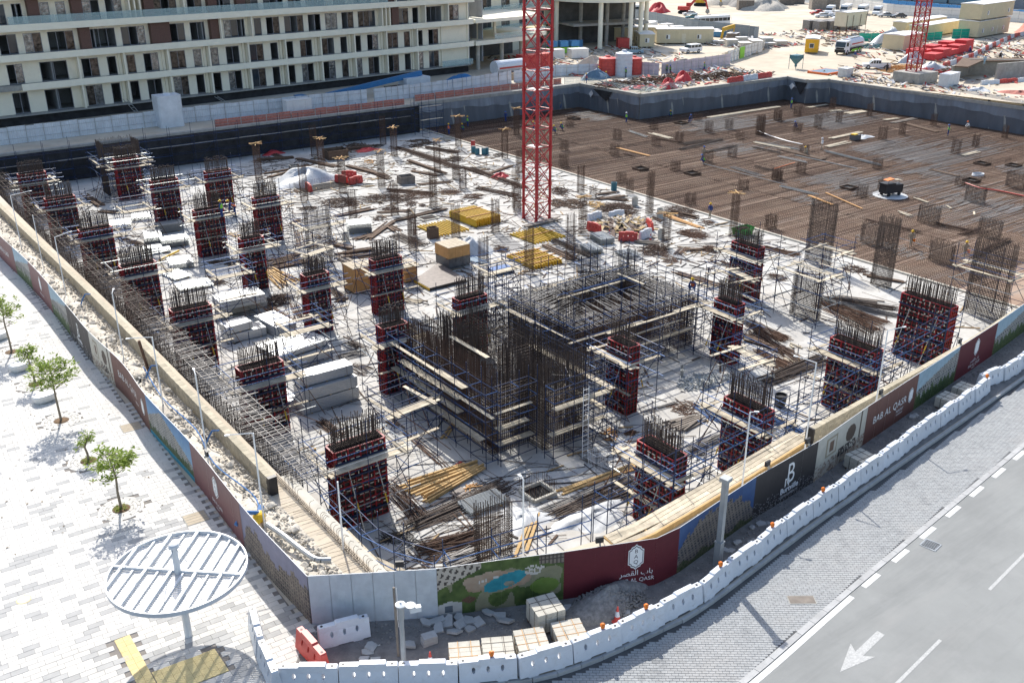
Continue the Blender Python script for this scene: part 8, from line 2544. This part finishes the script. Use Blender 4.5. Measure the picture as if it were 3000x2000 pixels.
for k,(x,y,rx,ry,rz) in enumerate(((64,144.5,7,.6,0),(30,144,9,.5,0))): tag(center_mesh(MB().bar((x - rx,y,4.7),(x + rx,y + .5,4.6),.12,6),'blue_pipe','bluepipe'),['blue pipe behind the generator fence','blue pipe behind the far left fence'][k],'pipe')
for x0,y0,x1,y1,h,lb in ((40.5,143.6,40.0,152,7.0,'aluminium ladder leaning left of the square tank'),(56,150.5,54.5,154,5.7,'ladder against the black basement wall')):
 t = thing('leaning_ladder',lb,'ladder')
 for s in (0,.5): MB().bar((x0 + s,y0,4.3),(x1 + s,y1,h),.05,4).build('stile','galv',t)
 for k in range(9): MB().bar((x0 + (x1 - x0) * k / 9,y0 + (y1 - y0) * k / 9,4.3 + (h - 4.3) * k / 9),(x0 + .5 + (x1 - x0) * k / 9,y0 + (y1 - y0) * k / 9,4.3 + (h - 4.3) * k / 9),.04,4).build('rung','galv',t)
# ================================================================== PEOPLE
POSES = {
 'stand': dict(hip=.92,tors=(0,.03),kneeL=(.06,.02,.48),kneeR=(-.06,.06,.48),footL=(.1,0),footR=(-.1,-.02),eL=(.27,.0,1.12),hL=(.25,.12,.90),eR=(-.27,.0,1.12),hR=(-.24,.14,.92)),
 'walk': dict(hip=.90,tors=(0,.06),kneeL=(.08,.2,.5),kneeR=(-.08,-.02,.46),footL=(.09,.3),footR=(-.09,-.32),eL=(.27,-.1,1.12),hL=(.28,.02,.88),eR=(-.27,.1,1.12),hR=(-.26,.26,.93)),
 'bend': dict(hip=.85,tors=(0,.45),kneeL=(.1,.1,.45),kneeR=(-.1,.12,.45),footL=(.12,0),footR=(-.12,0),eL=(.25,.55,.75),hL=(.18,.62,.48),eR=(-.25,.55,.75),hR=(-.18,.6,.46)),
 'squat': dict(hip=.35,tors=(0,.25),kneeL=(.2,.38,.52),kneeR=(-.2,.38,.52),footL=(.17,.1),footR=(-.17,.1),eL=(.28,.4,.5),hL=(.15,.58,.35),eR=(-.28,.4,.5),hR=(-.15,.58,.35)),
}
PM = {}
def person_mesh(pose):
 if pose in PM: return PM[pose]
 P = POSES[pose]
 hz_ = P['hip']; ty = P['tors'][1]; tl_ = .50 if pose != 'bend' else .36
 sh = Vector((0,ty,hz_ + tl_)); nk = sh + Vector((0,ty * .25,.09)); hd = nk + Vector((0,.03 + ty * .15,.13)); tp = hd + Vector((0,.01,.10))
 V = []; R_ = []; E = []; K = []
 def v(p,r,k):
  V.append(tuple(p)); R_.append(r); K.append(k); return len(V) - 1
 pel = v((0,0,hz_),(.16,.12),1); ch = v(Vector((0,0,hz_)).lerp(sh,.6),(.175,.12),0); s_ = v(sh,(.15,.09),0); n_ = v(nk,(.065,.065),2); h_ = v(hd,(.10,.115),2); t_ = v(tp,(.075,.085),2)
 E += [(pel,ch),(ch,s_),(s_,n_),(n_,h_),(h_,t_)]
 for sd,S_ in ((1,'L'),(-1,'R')):
  a = v(sh + Vector((sd * .2,0,-.04)),(.075,.075),0); e = v(P['e' + S_],(.055,.055),0); w = v(P['h' + S_],(.04,.04),2)
  d = (Vector(P['h' + S_]) - Vector(P['e' + S_])).normalized(); f = v(Vector(P['h' + S_]) + d * .1,(.045,.03),2); f2 = v(Vector(P['h' + S_]) + d * .17,(.02,.015),2)
  E += [(s_,a),(a,e),(e,w),(w,f),(f,f2)]
  hp_ = v((sd * .1,0,hz_ - .06),(.10,.10),1); k = v(P['knee' + S_],(.075,.075),1); fx,fy = P['foot' + S_]; an = v((fx,fy,.09),(.05,.05),1); to = v((fx,fy + .16,.05),(.045,.045),3)
  E += [(pel,hp_),(hp_,k),(k,an),(an,to)]
 me = bpy.data.meshes.new('p'); me.from_pydata(V,E,[])
 o = bpy.data.objects.new('p',me); COL.objects.link(o)
 m = o.modifiers.new('s','SKIN'); m.use_smooth_shade = True
 for i,sv in enumerate(me.skin_vertices[0].data): sv.radius = R_[i]; sv.use_root = (i == 0)
 o.modifiers.new('u','SUBSURF').levels = 1
 bpy.context.view_layer.update()
 r = bpy.data.meshes.new_from_object(o.evaluated_get(bpy.context.evaluated_depsgraph_get()))
 bpy.data.objects.remove(o)
 r.materials.clear()
 for mm in ('bluecloth','bluecloth','skin','black'): r.materials.append(M[mm])
 EV = [(Vector(V[a]),Vector(V[b]),K[b] if not (K[a] == 0 and K[b] == 2 and b != n_) else 0) for a,b in E]
 for pl in r.polygons:
  c = pl.center; best = 1e9; bk = 0
  for a,b,k in EV:
   t = max(0,min(1,(c - a).dot(b - a) / max(1e-6,(b - a).length_squared)))
   dd = (c - a.lerp(b,t)).length
   if dd < best: best,bk = dd,k
  pl.material_index = bk
 PM[pose] = (r,hd,sh,Vector((0,0,hz_)),Vector(P['hR']))
 return PM[pose]
VEST = {}
def person(label,x,y,z,rz,pose,shirt,legs,hat,vest=None,hold=None):
 r,hd,sh,pv,hand = person_mesh(pose)
 t = thing('person',label,'person',(x,y,z),rz)
 o = obj('body',r,t)
 for i,mm in enumerate((shirt,legs,'skin','black')):
  o.material_slots[i].link = 'OBJECT'; o.material_slots[i].material = M[mm]
 MB().lathe([(.135,.02),(.13,.06),(.115,.12),(.06,.17),(.0,.18)],12,tuple(hd + Vector((0,0,.02)))).build('hard_hat',hat,t)
 MB().lathe([(.17,.015),(.165,.035)],12,tuple(hd + Vector((0,.03,.02)))).build('hat_brim',hat,t)
 if vest:
  k = (pose,vest)
  if k not in VEST:
   b = MB(); rows = []
   for f,rx,ry in ((.08,.19,.15),(.4,.21,.155),(.75,.215,.15),(1.02,.15,.11)):
    c = pv.lerp(sh,f); rows.append([(c.x + rx * math.cos(a),c.y + ry * math.sin(a),c.z) for a in [2 * math.pi * i / 12 for i in range(13)]])
   VEST[k] = b.grid(rows).mesh('vest',vest,True)
  obj('vest',VEST[k],t)
 if hold == 'bucket':
  MB().lathe([(.11,-.32),(.15,-.05),(.15,-.03)],12,tuple(hand)).build('bucket','orange',t)
 return t
WK = [('worker in yellow green vest on the plank platform of the left column',31.9,92.0,4.15,.6,'stand','bluecloth','bluecloth','hatyellow','hivis',None),('worker in orange vest leaning on the platform beside the green vest',33.4,92.3,4.15,1.4,'bend','bluecloth','bluecloth','hatyellow','hivisorange',None)]
def wk(lb,tl,x,y,rz,pose,sh,lg,hat,vest=None,hold=None,z=.2):
 p = at(tl,x,y,z); WK.append((lb,p.x,p.y,z,rz,pose,sh,lg,hat,vest,hold))
wk('worker in beige carrying an orange bucket, left one on the mat','b4',1220,580,2.2,'walk','beigecloth','beigecloth','hatyellow',None,'bucket')
wk('worker in beige carrying an orange bucket, right one near the scaffold','b4',1630,665,2.4,'walk','beigecloth','beigecloth','hatyellow',None,'bucket')
wk('worker in a blue jacket holding a hose at the mat edge','b3',1515,362,1.8,'stand','bluecloth','beigecloth','hatyellow',None,None,.1)
wk('crouching worker in green vest beside the beige standing worker','a3',1472,1248,1,'squat','bluecloth','bluecloth','hatblue','hivis')
wk('standing worker in beige beside the crouching green vest','a3',1465,1215,2.5,'stand','beigecloth','beigecloth','hatblue')
wk('worker in green vest on the far right part of the mat','a4',1508,1042,.5,'stand','bluecloth','bluecloth','hatblue','hivis')
wk('worker in green vest at the far left end of the mat','a4',305,830,3,'stand','bluecloth','bluecloth','hatblue','hivis')
wk('worker in yellow vest standing below the long sheeted wall','a3',875,942,2,'stand','bluecloth','bluecloth','hatwhite','hivis')
wk('crouching worker below the long sheeted wall','a3',1218,897,2,'squat','bluecloth','bluecloth','hatyellow','hivis')
wk('bending worker in green vest by the far opening box','a3',1358,945,2.6,'bend','bluecloth','bluecloth','hatblue','hivis')
wk('left one of two crouching workers behind the crane mast','a3',335,1015,1.5,'squat','bluecloth','bluecloth','hatyellow','hivis')
wk('right one of two crouching workers behind the crane mast','a3',390,993,1.5,'squat','bluecloth','bluecloth','hatyellow','hivis')
wk('worker seen through the crane mast on the mat','a3',165,1015,1,'stand','bluecloth','bluecloth','hatyellow')
wk('worker sitting on timber with a yellow hat on the mat','a4',432,1185,1,'squat','beigecloth','beigecloth','hatyellow')
wk('small figure in white by the boards on the far mat','a4',541,1148,1,'stand','hatwhite','beigecloth','hatwhite')
wk('crouching worker behind a stub at the far left of the mat','a4',352,985,1,'squat','bluecloth','bluecloth','hatblue')
wk('sitting worker in white near the far right wall','a4',1670,985,1,'squat','hatwhite','beigecloth','hivisorange')
wk('worker in pink vest at the left end of the mat','a2',1478,1032,2,'stand','bluecloth','bluecloth','hatyellow','hivisorange')
wk('worker in green vest under the sheeted wall at left','a2',1622,972,2,'stand','bluecloth','bluecloth','hatyellow','hivis')
wk('crouching worker in green left of the crossed boards column','a2',1588,1000,2,'squat','bluecloth','bluecloth','hatyellow','hivis')
wk('worker in dark blue beside the sheeted wall left of the crane','a2',1912,935,2,'stand','bluecloth','bluecloth','hatblue')
wk('worker in orange vest on the pit edge in the wall corner','a3',372,835,2,'squat','bluecloth','bluecloth','hatyellow','hivisorange')
wk('worker in orange vest at the guard railing of the far corner','a3',570,640,1,'stand','bluecloth','bluecloth','hatyellow','hivisorange',None,ZF)
wk('bare armed worker right of the guard railing','a3',665,585,1,'stand','beigecloth','beigecloth','hatyellow',None,None,ZF)
wk('worker in light blue beside the dark covered stack','a3',722,625,1,'stand','carblue','carblue','hatyellow',None,None,ZF)
wk('dark dressed worker with green vest at the white tank','a3',872,592,1,'stand','darkcloth','darkcloth','hatblue','hivis',None,ZF)
wk('left one of two vested workers at the pinkish fence','a3',1187,570,1,'stand','bluecloth','bluecloth','hatyellow','hivis',None,ZF)
wk('right one of two vested workers at the pinkish fence','a3',1212,572,1,'stand','darkcloth','darkcloth','hatblue','hivis',None,ZF)
wk('worker with blue trousers in front of the pinkish fence','a3',1473,548,1,'walk','bluecloth','bluecloth','hatyellow','hivis',None,ZF)
wk('worker in beige trousers walking behind the tanker truck','e3',1495,1025,2,'walk','bluecloth','beigecloth','hatwhite',None,None,ZF)
wk('black dressed person standing at the pickup tailgate','e3',2040,1250,2,'stand','darkcloth','darkcloth','darkcloth',None,None,ZF)
wk('worker in blue on the timber cap right of the far crane','e4',950,640,2,'stand','carblue','carblue','hatyellow',None,None,7.2)
wk('worker on the roof edge behind the rusty far deck','e4',1110,570,2,'squat','darkcloth','darkcloth','hatwhite',None,None,7.7)
wk('worker in blue shirt beside the far barrier row','e4',808,530,2,'bend','bluecloth','bluecloth','hatblue',None,None,ZF)
WK.append(('worker with an orange vest inside the right scaffold of the back core',55.1,50.3,3.72,2.0,'squat','bluecloth','bluecloth','hatyellow','hivisorange',None))
for a in WK: person(*a)
flush()
